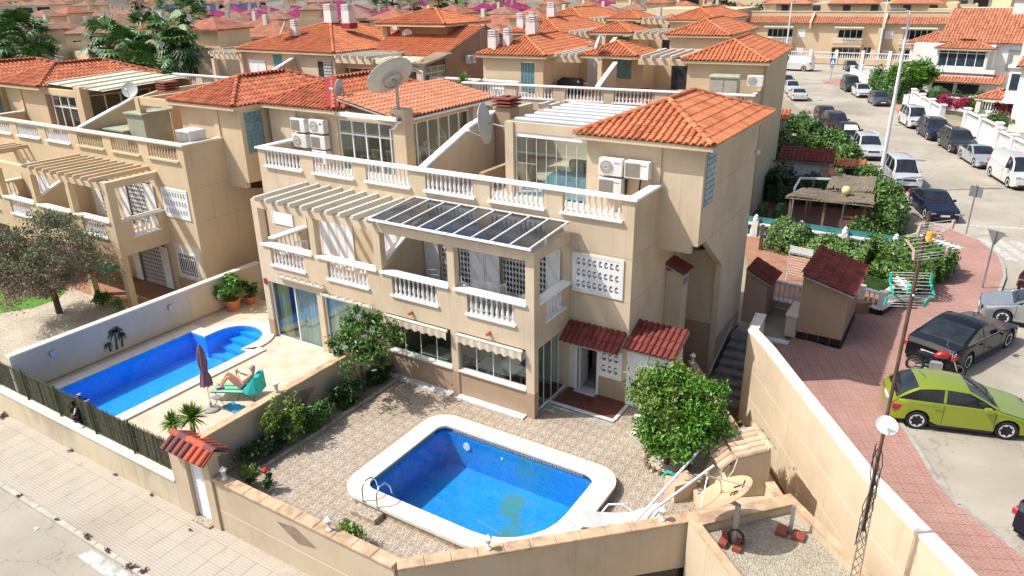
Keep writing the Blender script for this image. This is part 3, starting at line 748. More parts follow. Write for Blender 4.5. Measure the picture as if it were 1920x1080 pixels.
CAMP = Vector((10.353, -17.646, 13.029))
def duplex_half(name, label, mid, yo, s, main=True, tiles=2, wall='cream', bal='whiteb', bal2=None, left_ext=False, glassroof=False):
    t = thing(name, label, 'house', (mid, yo, 0)); X = lambda u: s*u
    loc = Vector((mid, yo, 0)); near = lambda p: (p+loc-CAMP).length
    D = 10.6
    B = lambda: MB(s)
    # front porch wall (columns, spandrels, beam)
    w = B(); u0 = 0.002
    w.wall_y(u0, 6.21, 0, 5.71, 0, .26, [(.15, 2.97, 0, 2.44), (3.25, 5.9, 0, 2.44), (.55, 2.5, 3.2, 3.9), (3.7, 5.5, 3.2, 3.9), (.15, 2.97, 3.95, 5.4), (3.25, 5.9, 3.95, 5.4)])
    w.wall_x(.26, 2.38, 2.44, 5.71, 5.95, 6.21, [(.36, 2.36, 3.95, 5.4), (.75, 2.0, 3.2, 3.9)])
    if s < 0 and main: w.wall_x(.26, 2.38, 0, 2.44, 5.95, 6.21, [])
    w.box(.26 if False else u0, 5.95, .26, 2.38, 2.74, 2.93)       # balcony slab
    pw = part(t, 'porch_wall', w, wall)
    # main front wall
    holes = [(.36, 2.45, 6.33, 7.0), (3.1, 5.2, 6.33, 7.0), (5.87, 7.92, 6.33, 7.0)]
    if main and s > 0: holes += [(.85, 2.2, 2.95, 5.1), (3.5, 5.3, 2.95, 5.1), (6.52, 7.26, .05, 2.05), (6.4, 7.96, 3.81, 4.96), (7.41, 8.065, .92, 1.778)]
    elif main: pass
    else: holes += [(.5, 2.6, 2.95, 5.1), (3.4, 5.4, 2.95, 5.1), (3.3, 5.6, .05, 2.2)]+([(6.4, 7.96, 3.81, 4.96)] if s > 0 else [])
    m = B().wall_y(u0, 8.34, -1.2 if s > 0 else -.3, 7.0, 2.38, 2.6, holes)
    # side wall and back
    m.wall_x(2.6, D, -1.2, 7.0, 8.10, 8.34, [])
    m.box(u0, 8.1, D-.2, D, 0, 8.0)
    part(t, 'wall', m, wall)
    # shallow grooves in the render, as thin recess strips standing 1 mm off the wall
    g = B()
    for z in (5.13, 3.64): g.box(6.3, 8.33, 2.377, 2.381, z, z+.014)
    for z in (5.13, 3.64): g.box(8.338, 8.343, 2.6, 7.4, z, z+.014)
    g.box(9.718, 9.723, 4.5, D, 6.9, 6.914); g.box(9.718, 9.723, 5.3, D, 5.13, 5.144)
    part(t, 'render_groove', g, 'plinth')
    part(t, 'terrace_floor', B().box(u0, 8.1, 2.6, D-.2, 5.75, 5.95), 'beige' if main else 'orange_floor')
    # rail on parapet
    r = B().cbox(0 if s > 0 else 0.002, 8.42, 2.30, 2.66, 6.99, 7.07, .02); r.cbox(8.06, 8.42, 2.66, 4.39, 6.99, 7.07, .02)
    part(t, 'parapet_rail', r, 'white' if main else 'creamwhite')
    for k, (a, b) in enumerate(((.36, 2.45), (3.1, 5.2), (5.87, 7.92))):
        bm_ = bal if not (bal2 and k != -1) else bal2
        balustrade(t, (X(a), 2.45), (X(b), 2.45), 6.34, .65, bm_, pitch=.19)
    # pergola beam edge, balcony rails
    for k, (a, b) in enumerate(((.08, 3.0), (3.2, 5.95))):
        part(t, 'balcony_rail', B().cbox(a, b, -.07, .30, 3.93, 4.02, .03), 'white' if main else 'creamwhite')
        aa, bb = ((.55, 2.5), (3.7, 5.5))[k]
        balustrade(t, (X(aa), .1), (X(bb), .1), 3.22, .68, bal, pitch=.18)
    part(t, 'balcony_rail', B().cbox(5.90, 6.27, .30, 2.36, 3.93, 4.02, .03), 'white' if main else 'creamwhite')
    balustrade(t, (X(6.08), .75), (X(6.08), 2.0), 3.22, .68, bal, pitch=.18)
    # tower
    tw = B()
    poly = [(4.39, 5.17), (5.2, 5.13), (7.42, 3.57), (7.6, -1.2), (D, -1.2), (D, 8.36), (4.39, 8.36)]
    tw.prism_x(poly, 9.5, 9.72)
    tw.wall_y(8.34, 9.5, 4.9, 8.36, 4.39, 4.6, []); tw.wall_y(5.7, 8.34, 5.95, 8.36, 4.39, 4.6, [])
    tw.box(5.7, 5.9, 4.6, D-.21, 5.95, 8.36); tw.box(5.9, 9.5, D-.2, D, 7.0, 8.36)
    tw.add([(8.34, 4.39, 4.9), (9.5, 4.39, 4.9), (9.5, 7.6, 4.2), (8.34, 7.6, 4.2), (8.34, 4.6, 5.0), (9.5, 4.6, 5.0), (9.5, 7.6, 4.4), (8.34, 7.6, 4.4)], [(0, 1, 2, 3), (7, 6, 5, 4), (2, 6, 7, 3)])
    tw.box(8.34, 9.5, 7.6, 7.8, -1.2, 4.4)
    part(t, 'tower_wall', tw, wall)
    part(t, 'pilaster', B().box(8.02, 8.34, 4.33, 4.388, 7.08, 8.36), wall)
    # glass blocks in the tower side
    if s > 0: glass_block_x(t, 9.722, 4.62, 5.55, 6.42, 8.15)
    # roof
    e0, e1 = 5.4, 9.86+(.19 if (s > 0 and main) else 0)
    xa, xb = sorted((X(e0), X(e1)))
    ro = hip_roof(t, xa, xb, 4.02, D+.6, 8.46, .385, 'tile' if (main and s > 0) else 'tile_red', tiles, near=near, faces='SEW', maxn=300)
    return t, X, B
# ---------------- right half of the duplex
hr, X, B = duplex_half('semi_detached_house', 'cream house with smoked glass balcony canopy, behind the rectangular pool', -6.21, 0, 1)
HR = hr
def inside_room(t, x0, x1, y0, y1, z0, z1, floor='brown_floor', back='cream4'):
    part(t, 'room_floor', MB().box(x0, x1, y0, y1, z0, z0+.03), floor)
# ground-floor glazed porch
for (a, b) in ((.16, 2.96), (3.26, 5.89)):
    part(hr, 'plinth_wall', MB().box(a, b, .04, .2, 0, .94), 'plinth')
    part(hr, 'sill', MB().cbox(a-.01, b+.01, -.03, .26, .94, 1.01, .02), 'creamwhite')
    o = part(hr, 'glass_wall', MB().box(a, b, .1, .16, 1.01, 1.05).box(a, b, .1, .16, 2.38, 2.435), 'alu')
    n = 4; w_ = (b-a)/n
    for i in range(n):
        part(o, 'pane', MB().box(a+i*w_+.012, a+(i+1)*w_-.012, .125, .133, 1.05, 2.38), 'glass')
        if i: part(o, 'edge_profile', MB().box(a+i*w_-.012, a+i*w_+.012, .12, .138, 1.05, 2.38), 'alu')
    # rolled awning with scalloped valance
    mb = MB(); mb.tube([(a+.05, -.10, 2.40), (b-.05, -.10, 2.40)], .055, 8); aw = part(hr, 'awning', mb, 'creamwhite')
    v = MB(); nn = 40
    for i in range(nn):
        x0_, x1_ = a+.05+(b-a-.1)*i/nn, a+.05+(b-a-.1)*(i+1)/nn
        y0_, y1_ = -.15-.02*math.sin(i*1.3), -.15-.02*math.sin((i+1)*1.3)
        d0, d1 = 2.13-.03*math.cos(i*math.pi/2.5), 2.13-.03*math.cos((i+1)*math.pi/2.5)
        v.add([(x0_, y0_, 2.38), (x1_, y1_, 2.38), (x1_, y1_-.02, d1), (x0_, y0_-.02, d0)], [(0, 1, 2, 3)])
    part(aw, 'valance', v, 'cushion', smooth=80)
    part(hr, 'marble_strip', MB().box(a+.0, b+.02, -.24, .03, 0.0, .06), 'marble')
for k, (a, b) in enumerate(((-.0, .14), (2.98, 3.24), (5.91, 6.21))):
    part(hr, 'column_base', MB().box(max(a, .004)-.004, b+.004, -.006, .27, 0, .92), 'plinth')
for xx in (1.35, 4.55):
    part(hr, 'wall_spout', MB().tube([(xx, .02, 2.72), (xx, -.16, 2.70)], [.07, .06], 8), 'pot')
inside_room(hr, .1, 5.94, .27, 2.37, 0.03, 2.7)
part(hr, 'porch_ceiling', MB().box(.1, 5.94, .27, 2.37, 2.70, 2.735), 'whitewall')
# folding glass on the end of the porch (partly open)
fg = part(hr, 'folding_glass', MB().box(6.03, 6.09, .27, 2.36, .02, .06).box(6.03, 6.09, .27, 2.36, 2.38, 2.43), 'alu')
for i in range(3): part(fg, 'pane', MB().box(6.055, 6.063, .36+i*.5, .84+i*.5, .06, 2.38), 'glass'); part(fg, 'edge_profile', MB().box(6.048, 6.07, .85+i*.5, .868+i*.5, .06, 2.38), 'alu')
# furniture in the glazed porch
def add_table(label, loc, rz, w, d, h, topmat, legmat, name='table', group=None, cat='table'):
    t = thing(name, label, cat, loc, rz, group)
    part(t, 'table_top', MB().cbox(-w/2, w/2, -d/2, d/2, h-.035, h, .01), topmat)
    for i in (-1, 1):
        for j in (-1, 1): part(t, 'leg', MB().bar((i*(w/2-.06), j*(d/2-.06), 0), (i*(w/2-.06), j*(d/2-.06), h-.036), .04), legmat)
    return t
def add_chair(label, loc, rz, mat, group=None, name='chair', hb=.9):
    t = thing(name, label, 'chair', loc, rz, group)
    part(t, 'seat', MB().cbox(-.23, .23, -.23, .23, .42, .45, .01), mat)
    b = MB().bar((-.22, .23, .45), (-.22, .30, hb), .03).bar((.22, .23, .45), (.22, .30, hb), .03).box(-.22, .22, .27, .30, hb-.05, hb)
    for k in range(5): b.bar((-.16+k*.08, .235, .46), (-.16+k*.08, .29, hb-.04), .03, .012)
    part(t, 'backrest', b, mat)
    for i in (-1, 1):
        for j in (-1, 1): part(t, 'leg', MB().bar((i*.2, j*.2, 0), (i*.19, j*.19, .42), .03), mat)
    return t
add_table('pale table standing behind the left glass wall of the ground floor porch', (-4.6, 1.0, .06), 0, 1.3, .75, .75, 'corru', 'alu')
add_table('pale oval table behind the right glass wall of the ground floor porch', (-2.1, 1.15, .06), 0, 1.5, .8, .78, 'whitewall', 'alu')
add_chair('white chair beside the oval table behind the right glass wall', (-2.7, 1.9, .06), 0, 'white')
# first-floor doors: shutters and scissor grilles
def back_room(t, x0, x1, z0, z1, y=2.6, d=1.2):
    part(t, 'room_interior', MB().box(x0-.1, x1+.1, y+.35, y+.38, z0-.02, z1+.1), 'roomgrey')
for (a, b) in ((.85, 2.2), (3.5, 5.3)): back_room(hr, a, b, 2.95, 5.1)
shutter(hr, .18, .84, 2.97, 5.05, 2.34, 1); grille(hr, .88, 1.2, 2.98, 5.0, 2.44)
grille(hr, 1.72, 2.18, 2.98, 5.0, 2.44); shutter(hr, 2.2, 2.83, 2.97, 5.05, 2.34, 1); shutter(hr, 2.86, 3.5, 2.97, 5.05, 2.30, 1); grille(hr, 3.54, 5.26, 2.98, 5.0, 2.44); shutter(hr, 5.3, 5.85, 2.97, 5.05, 2.34, 1)
# sloped divider between the two balconies
part(hr, 'balcony_divider', MB().prism_x([(.27, 2.94), (2.37, 2.94), (2.37, 5.2), (.27, 4.3)], .005, .14), 'cream')
part(hr, 'divider_cap', MB().prism_x([(.27, 4.3), (2.37, 5.2), (2.37, 5.29), (.27, 4.39)], -.05, .17), 'white')
part(hr, 'balcony_floor', MB().box(.15, 5.94, .27, 2.37, 2.931, 2.955), 'concrete')
# pergola rafters: under the smoked canopy right half
def rafters(t, sx, us, y0=-.28, y1=2.38, z0=5.715, h=.2, wd=.11, mat='creamwhite', rise=.0, tip=True):
    for u in us:
        mb = MB(); x = sx*u
        mb.prism_x([(y0, z0+h*.55), (y0+.12, z0), (y1, z0+rise), (y1, z0+h+rise), (y0, z0+h)], x-wd/2, x+wd/2); part(t, 'rafter', mb, mat)
rafters(hr, 1, [.42+.6*i for i in range(10)], y0=-.02, y1=2.36, h=.1)
cv = part(hr, 'canopy', MB().box(0, 6.26, -.28, -.22, 5.86, 5.93).box(-.0, 6.26, 2.14, 2.2, 6.03, 6.1), 'white')
cp = []
for i in range(10):
    x = 0.02+i*6.19/9
    part(cv, 'canopy_bar', MB().bar((x, -.26, 5.925), (x, 2.18, 6.095), .042, .045), 'white')
    if i < 9:
        a_, b_ = x+.03, x+6.19/9-.03
        part(cv, 'canopy_panel', MB().add([(a_, -.22, 5.915), (b_, -.22, 5.915), (b_, 2.14, 6.08), (a_, 2.14, 6.08), (a_, -.22, 5.905), (b_, -.22, 5.905), (b_, 2.14, 6.07), (a_, 2.14, 6.07)], [(0, 1, 2, 3), (7, 6, 5, 4)]), 'smoked')
part(cv, 'canopy_post', MB().bar((6.15, .8, 5.71), (6.15, .8, 5.98), .05), 'white')
part(hr, 'beam_ledge', MB().box(6.215, 6.9, 2.30, 2.375, 5.02, 5.1), 'creamwhite') if False else None
# lattice screens on the set-back wall
lattice(hr, 6.4, 3.81, 8, 3, 2.36); 
# front door, pale blue step, small lattice
dr = part(hr, 'front_door', MB().box(6.56, 6.60, 2.42, 3.08, .08, 2.02).box(6.602, 6.606, 2.5, 3.0, .3, 1.8), 'white'); part(dr, 'door_handle', MB().box(6.606, 6.63, 2.98, 3.04, 1.0, 1.05), 'black')
part(hr, 'door_frame', MB().wall_y(6.44, 7.34, .05, 2.13, 2.34, 2.378, [(6.52, 7.26, 0, 2.05)]), 'white')
part(hr, 'hall_interior', MB().box(6.3, 7.4, 4.0, 4.05, 0, 2.2).box(6.3, 7.4, 2.61, 4, .02, .05), 'concrete')
part(hr, 'door_step', MB().box(6.5, 7.28, 2.15, 2.6, .055, .085), 'marble')
lattice(hr, 7.41, .92, 3, 2, 2.35, sw=1.12)
part(hr, 'plinth_panel', MB().box(7.35, 8.33, 2.368, 2.378, .05, .84), 'plinth')
part(hr, 'wall_panel', MB().box(6.22, 6.43, 2.355, 2.378, .05, 2.1), 'creamwhite')
shed_roof(hr, (6.2, 1.66, 2.14), (1, 0, 0), (0, 1, 0), 2.1, .70, .42, 'tile_dark', 2, w=.21, e=.36, maxn=40, name='door_canopy')
part(hr, 'porch_floor', MB().box(6.21, 8.4, 1.24, 2.37, 0.02, .05), 'brown_floor')
part(hr, 'floor_edging', MB().box(6.1, 8.5, 1.10, 1.235, .02, .055).box(8.405, 8.52, 1.24, 2.37, .02, .054), 'marble')
# louvred store with tiled lean-to at the corner
lv = part(hr, 'louvred_cupboard', MB().box(8.36, 9.9, 2.3, 2.36, 0.02, 2.15), 'white')
shutter(hr, 8.42, 9.12, .1, 2.05, 2.28, 1, name='louvred_door'); shutter(hr, 9.16, 9.86, .1, 2.05, 2.28, 1, name='louvred_door')
shed_roof(hr, (8.3, 2.05, 2.2), (1, 0, 0), (0, 1, 0), 1.75, 1.2, .5, 'tile_dark', 2, w=.2, e=.36, maxn=60, name='cupboard_roof')
part(hr, 'cupboard_side', MB().box(9.84, 9.9, 2.37, 3.2, -.2, 2.15), 'cream')
# chimney flue on the side wall
part(hr, 'flue', MB().box(8.35, 8.95, 5.5, 6.1, -1.2, 3.75), 'cream')
shed_roof(hr, (8.95+.08, 5.36, 3.72), (0, 1, 0), (-1, 0, 0), .9, .7, .28, 'tile_dark', 2, w=.18, e=.3, maxn=20, name='flue_roof')
part(hr, 'flue_vent', MB().box(8.952, 8.96, 5.6, 6.0, 3.25, 3.5), 'black'); part(hr, 'flue_louvre', MB().box(8.96, 8.97, 5.58, 6.02, 3.31, 3.33).box(8.96, 8.97, 5.58, 6.02, 3.40, 3.42).box(8.96, 8.97, 5.58, 6.02, 3.5, 3.52).box(8.96, 8.97, 5.58, 6.02, 3.23, 3.25), 'white')
# brown base of the side wall in the alley
part(hr, 'side_plinth', MB().box(8.345, 8.352, 2.7, 7.55, -1.2, 1.1).box(9.725, 9.731, 7.62, 10.55, -1.2, .6).box(8.36, 9.72, 7.588, 7.595, -1.2, 1.1), 'plinth')
# glazed terrace room with ribbed metal roof
gl = part(hr, 'terrace_room', MB().box(2.5, 2.84, 4.33, 4.67, 5.95, 8.62).box(2.84, 5.69, 4.39, 4.6, 8.28, 8.62).box(2.5, 2.7, 4.67, 9.4, 8.28, 8.58).box(2.5, 2.7, 9.4, 9.6, 5.95, 8.58).box(2.7, 5.69, 9.4, 9.6, 5.95, 8.5), 'cream')
o = part(hr, 'glass_wall', MB().box(2.86, 5.68, 4.46, 4.54, 5.96, 6.0).box(2.86, 5.68, 4.42, 4.54, 8.12, 8.27).box(2.86, 2.9, 4.46, 4.54, 6.0, 8.12), 'white')
for i in range(7):
    w_ = (5.68-2.9)/7; part(o, 'pane', MB().box(2.9+i*w_+.008, 2.9+(i+1)*w_-.008, 4.49, 4.498, 6.0, 8.12), 'glass')
    if i: part(o, 'edge_profile', MB().box(2.9+i*w_-.008, 2.9+i*w_+.008, 4.485, 4.503, 6.0, 8.12), 'alu')
rf = part(hr, 'ribbed_roof', MB().box(2.55, 5.6, 4.55, 9.3, 8.60, 8.63), 'galv')
for i in range(7): part(rf, 'roof_rib', MB().box(2.6, 5.5, 4.85+i*.68, 5.03+i*.68, 8.632, 8.68), 'alu')
part(hr, 'room_floor', MB().box(2.71, 5.69, 4.55, 9.39, 5.951, 5.975), 'marble')
for j in range(5): part(hr, 'terrace_rafter', MB().prism_x([(9.8, 8.2), (10.6, 8.2), (10.6, 8.4), (9.7, 8.4)], .75+j*.5, .87+j*.5), 'creamwhite')
# divider wall up the middle with its sloping white cap
part(hr, 'party_wall', MB().prism_x([(2.61, 5.96), (10.39, 5.96), (10.39, 8.3), (7.4, 8.3), (5.7, 8.0), (2.61, 6.95)], -.11, .11), 'cream')
part(hr, 'party_wall_cap', MB().prism_x([(2.67, 6.98), (5.7, 8.01), (5.7, 8.09), (2.67, 7.06)], -.15, .15), 'white')
part(hr, 'party_wall_cap', MB().prism_x([(5.7, 8.01), (7.4, 8.31), (7.4, 8.39), (5.7, 8.09)], -.149, .149), 'white')
ch = part(hr, 'chimney', MB().box(.15, .85, 7.3, 8.0, 5.96, 8.55), 'cream4')
for k in range(3): part(ch, 'vent_slab', MB().box(.08, .92, 7.2, 8.1, 8.6+k*.13, 8.66+k*.13), 'vent')
part(ch, 'vent_core', MB().box(.42, .58, 7.5, 7.8, 8.55, 8.98), 'vent')
part(hr, 'low_wall', MB().box(1.3, 1.5, 4.4, 6.6, 5.96, 6.65).box(1.5, 2.5, 6.4, 6.6, 5.96, 6.65), 'cream4')
# wall light
part(hr, 'wall_light', MB().lathe([(.05, 0), (.09, .08), (.09, .16), (.02, .2)], (9.80, 10.5, 7.0), 8), 'white')

# ---------------- left half
hl, X, B = duplex_half('semi_detached_house', 'cream house with open white pergola and tiled conservatory, behind the long pool', -6.21, 0, -1)
rafters(hl, -1, [.12+.615*i for i in range(10)])
part(hl, 'rafter', MB().prism_x([(-.3, 5.83), (-.18, 5.72), (2.38, 5.72), (2.38, 5.92), (-.3, 5.92)], -.1-.05, -.04), 'creamwhite') if False else None
g1 = glazing(hl, -5.86, -3.28, .02, 2.42, .1, 2); g2 = glazing(hl, -2.95, -.17, .02, 2.42, .1, 2)
def curtain(t, x0, x1, y, z0, z1, mat, amp=.04, name='curtain'):
    mb = MB(); n = int((x1-x0)/.05)+2
    for i in range(n):
        a, b = x0+(x1-x0)*i/n, x0+(x1-x0)*(i+1)/n; ya, yb = y+amp*math.sin(i*1.7), y+amp*math.sin((i+1)*1.7)
        mb.add([(a, ya, z1), (b, yb, z1), (b, yb*1.0, z0), (a, ya, z0)], [(0, 1, 2, 3)])
    return part(t, name, mb, mat, smooth=80)
curtain(hl, -5.75, -5.1, .28, .05, 2.4, 'yellowcurtain'); curtain(hl, -4.75, -3.35, .26, .05, 2.4, 'curtain'); curtain(hl, -2.9, -.25, .26, .05, 2.4, 'curtain')
part(hl, 'wall', MB().box(-5.94, -.15, 2.20, 2.36, .02, 2.7), 'cream3'); inside_room(hl, -5.94, -.15, .27, 2.2, .02, 2.7, 'beige')
part(hl, 'porch_ceiling', MB().box(-5.94, -.15, .27, 2.2, 2.70, 2.735), 'whitewall')
part(hl, 'column_base', MB().box(-6.215, -5.895, -.006, .27, 0, .75), 'plinth')
for (a, b, y, z) in ((-5.15, -2.7, -.16, 2.78), (-2.9, -.35, -.12, 2.48)):
    mb = MB().box(a, b, y-.03, y+.03, z+.03, z+.1).box(a, b, y+.0, y+.12, z-.02, z+.03); aw = part(hl, 'awning', mb, 'creamwhite')
    for k in range(7): part(aw, 'arm', MB().box(a+.1+k*(b-a-.2)/6-.02, a+.1+k*(b-a-.2)/6+.02, y-.04, y+.15, z+.1, z+.12), 'galv')
shutter(hl, -5.2, -3.4, 2.97, 5.05, 2.37, 4); shutter(hl, -1.75, -.6, 2.97, 5.05, 2.37, 2); shutter(hl, -8.0, -6.75, 3.85, 4.95, 2.37, 1)
part(hl, 'balcony_floor', MB().box(-5.94, -.15, .27, 2.37, 2.931, 2.955), 'beige')
part(hl, 'side_balustrade_rail', MB().box(-5.9, -3.9, 1.3, 1.5, 3.9, 3.97), 'white') if False else None
part(hl, 'alarm_box', MB().box(-6.1, -5.95, -.05, -.002, 2.3, 2.52), 'signred')
# left terrace conservatory
gw = part(hl, 'conservatory_wall', MB().box(-2.75, -2.08, 4.36, 4.9, 5.95, 8.68).box(-5.69, -2.76, 4.39, 4.6, 8.1, 8.40).box(-2.68, -2.5, 4.91, 9.3, 8.0, 8.3).box(-2.7, -2.3, 9.3, 9.7, 5.95, 8.3), 'cream')
glazing(hl, -5.68, -2.77, 5.96, 8.09, 4.46, 4, .06, trans=7.5, mat='white'); glazing_x(hl, 4.93, 9.29, 5.96, 7.98, -2.62, 6, .06, mat='white')
part(hl, 'room_floor', MB().box(-5.69, -2.7, 4.7, 9.4, 5.951, 5.975), 'orange_floor'); part(hl, 'room_interior', MB().box(-5.69, -2.75, 9.5, 9.6, 5.95, 8.2), 'cream4')
# long east slope continuing the tower roof down over the conservatory
zr_ = 9.30; xr_ = -7.7; xe = -2.28; ze_ = 8.28
run = xe-(xr_+.15); O = Vector((xe, 4.25, ze_)); drop = 9.34-ze_
ext = MB(); 
ro = shed_roof(hl, O, (0, 1, 0), (-1, 0, 0), 6.9, 3.15, .62, 'tile_pink', 2, w=.235, e=.37, maxn=230, name='conservatory_roof')
part(hl, 'gutter', MB().box(-2.34, -2.2, 4.2, 11.1, 8.18, 8.26).box(-5.5, -2.3, 4.12, 4.24, 8.26, 8.42), 'white')
part(hl, 'downpipe', MB().tube([(-2.3, 4.2, 8.2), (-2.55, 4.3, 7.95), (-2.8, 4.33, 7.9), (-2.8, 4.33, 6)], .035, 6), 'white')
part(hl, 'ridge_waterproofing', MB().bar((-5.55, 4.1, 8.60), (-7.6, 6.2, 9.46), .5, .05), 'redpaint')

# ---------------- neighbouring duplex on the left
MIDN = -25.96
nr, X, B = duplex_half('semi_detached_house', 'cream house with sand coloured pergola, behind the gravel garden', MIDN, -1.33, 1, main=False, wall='cream2', bal='whiteb', bal2='creamb')
nl, X, B = duplex_half('semi_detached_house', 'cream house cut off by the left edge of the photo, white balusters', MIDN, -1.33, -1, main=False, wall='cream2', tiles=2)
rafters(nr, 1, [.2+.6*i for i in range(10)], mat='cream2', h=.18); 
shutter(nr, .5, 1.2, 2.97, 5.0, 2.45, 1); grille(nr, 1.25, 2.55, 2.98, 5.0, 2.42); shutter(nr, 3.0, 3.6, 2.97, 5.05, 2.34, 1); grille(nr, 3.65, 5.0, 2.98, 5.0, 2.42); shutter(nr, 5.0, 5.75, 2.97, 5.05, 2.34, 1)
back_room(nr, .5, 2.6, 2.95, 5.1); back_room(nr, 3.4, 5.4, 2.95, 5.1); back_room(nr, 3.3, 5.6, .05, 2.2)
shutter(nr, 3.0, 3.55, .1, 2.15, 2.30, 1); grille(nr, 3.6, 5.3, .1, 2.15, 2.42); shutter(nr, 5.35, 5.9, .1, 2.15, 2.30, 1)
wn_ = part(nr, 'window', MB().wall_y(6.55, 7.9, .95, 2.1, 2.34, 2.378, [(6.62, 7.83, 1.02, 2.03)]), 'white'); part(wn_, 'pane', MB().box(6.62, 7.83, 2.36, 2.37, 1.02, 2.03), 'bluepane')
wb = MB()
for k in range(9): wb.box(6.66+k*.14, 6.68+k*.14, 2.29, 2.31, .98, 2.07)
part(wn_, 'window_bars', wb.box(6.6, 7.85, 2.28, 2.3, 1.2, 1.22).box(6.6, 7.85, 2.28, 2.3, 1.85, 1.87), 'white')
part(nr, 'window_surround', MB().box(6.4, 8.2, 2.372, 2.377, .8, 2.5), 'creamwhite')
part(nr, 'plinth_panel', MB().box(6.22, 8.33, 2.366, 2.371, 0, .8), 'plinth'); lattice(nr, 6.4, 3.81, 8, 3, 2.36)
part(nr, 'porch_floor', MB().box(0, 6.2, .0, 2.37, .0, .04), 'orange_floor')
part(nr, 'balcony_divider', MB().prism_x([(.27, 2.94), (2.37, 2.94), (2.37, 5.2), (.27, 4.3)], .005, .14), 'cream2')
part(nr, 'divider_cap', MB().prism_x([(.27, 4.3), (2.37, 5.2), (2.37, 5.29), (.27, 4.39)], -.05, .17), 'white')
shutter(nl, -2.6, -.5, 2.97, 5.08, 2.45, 4); shutter(nl, -5.4, -3.4, 2.97, 5.08, 2.45, 4); back_room(nl, -5.6, -3.3, .05, 2.2); rafters(nl, -1, [4.6+.6*i for i in range(3)], mat='cream2', h=.18)
# right neighbour terrace: glazed room on the LEFT tower side, louvred store, red floored niche
part(nr, 'party_wall', MB().prism_x([(2.61, 5.96), (10.39, 5.96), (10.39, 8.3), (7.4, 8.3), (5.7, 8.0), (2.61, 6.95)], -.11, .11), 'cream2')
part(nr, 'party_wall_cap', MB().prism_x([(2.67, 6.98), (5.7, 8.01), (5.7, 8.09), (2.67, 7.06)], -.15, .15), 'white')
part(nr, 'niche_frame', MB().box(2.95, 3.25, 4.0, 4.3, 5.95, 8.5).box(3.25, 5.69, 4.05, 4.25, 8.15, 8.5).box(3.0, 3.2, 4.3, 9.0, 8.15, 8.45).box(2.95, 3.25, 9.0, 9.3, 5.95, 8.4).box(3.26, 5.69, 9.0, 9.2, 5.95, 8.4), 'cream2')
chn = part(nr, 'chimney', MB().box(1.9, 2.5, 6.0, 6.6, 5.96, 8.55), 'cream2')
for k in range(4): part(chn, 'vent_slab', MB().box(1.85, 2.6, 5.9, 6.7, 8.5+k*.12, 8.56+k*.12), 'vent')
gr2 = part(nl, 'terrace_room', MB().box(-2.75, -2.2, 4.36, 4.8, 5.95, 8.62).box(-5.69, -2.76, 4.39, 4.6, 8.1, 8.40).box(-2.7, -2.5, 4.81, 9.3, 8.3, 8.6), 'cream2')
glazing(nl, -5.2, -2.9, 5.96, 8.09, 4.46, 3, .06, trans=7.5, mat='white'); glazing_x(nl, 4.93, 8.4, 5.96, 8.1, -2.62, 4, .06, mat='white')
sl = part(nl, 'corrugated_roof', MB().add([(-5.5, 4.5, 8.62), (-.4, 4.5, 8.5), (-.4, 9.3, 8.7), (-5.5, 9.3, 8.82)], [(0, 1, 2, 3)]), 'corru')
for k in range(5): part(sl, 'roof_rib', MB().bar((-5.5+k*1.2, 4.5, 8.66-k*.028), (-5.5+k*1.2, 9.3, 8.86-k*.028), .1, .05), 'creamwhite')
part(nl, 'room_interior', MB().box(-5.69, -.3, 9.35, 9.45, 5.96, 8.6), 'cream4')
part(nl, 'red_balcony_floor', MB().box(-5.9, -.2, .27, 2.37, 2.931, 2.955), 'orange_floor')
# ------------------------------------------------------------------ ground, paving, pools, garden walls
def sheet(name, outer, holes, z, mat, kind='structure', parent=None, depth=0):
    bm = bmesh.new(); edges = []
    for loop in [outer]+list(holes):
        vs = [bm.verts.new((x, y, z)) for x, y in loop]
        edges += [bm.edges.new((vs[i], vs[(i+1) % len(vs)])) for i in range(len(vs))]
    bmesh.ops.triangle_fill(bm, use_beauty=True, use_dissolve=False, edges=edges)
    for f in bm.faces:
        f.normal_update()
        if f.normal.z < 0: f.normal_flip()
    if depth:
        r = bmesh.ops.extrude_face_region(bm, geom=bm.faces[:]); vs = [g for g in r['geom'] if isinstance(g, bmesh.types.BMVert)]
        bmesh.ops.translate(bm, verts=vs, vec=(0, 0, -depth)); bmesh.ops.recalc_face_normals(bm, faces=bm.faces)
    me = bpy.data.meshes.new(name); bm.to_mesh(me); bm.free()
    return link(name, me, mat, parent, kind=kind)
def clip_poly(sub, cell):
    out = sub
    n = len(cell)
    for i in range(n):
        a, b = cell[i], cell[(i+1) % n]; inp = out; out = []
        if not inp: return []
        ins = lambda p: (b[0]-a[0])*(p[1]-a[1])-(b[1]-a[1])*(p[0]-a[0]) >= 0
        for j in range(len(inp)):
            p, q = inp[j], inp[(j+1) % len(inp)]; ip, iq = ins(p), ins(q)
            if ip: out.append(p)
            if ip != iq:
                d1 = (b[0]-a[0])*(p[1]-a[1])-(b[1]-a[1])*(p[0]-a[0]); d2 = (b[0]-a[0])*(q[1]-a[1])-(b[1]-a[1])*(q[0]-a[0])
                t = d1/(d1-d2); out.append((p[0]+(q[0]-p[0])*t, p[1]+(q[1]-p[1])*t))
    return out
def pip(pt, poly):
    x, y = pt; c = False; n = len(poly)
    for i in range(n):
        x1, y1 = poly[i]; x2, y2 = poly[(i+1) % n]
        if (y1 > y) != (y2 > y) and x < (x2-x1)*(y-y1)/(y2-y1)+x1: c = not c
    return c
def area(p): return abs(sum(p[i][0]*p[(i+1) % len(p)][1]-p[(i+1) % len(p)][0]*p[i][1] for i in range(len(p))))/2
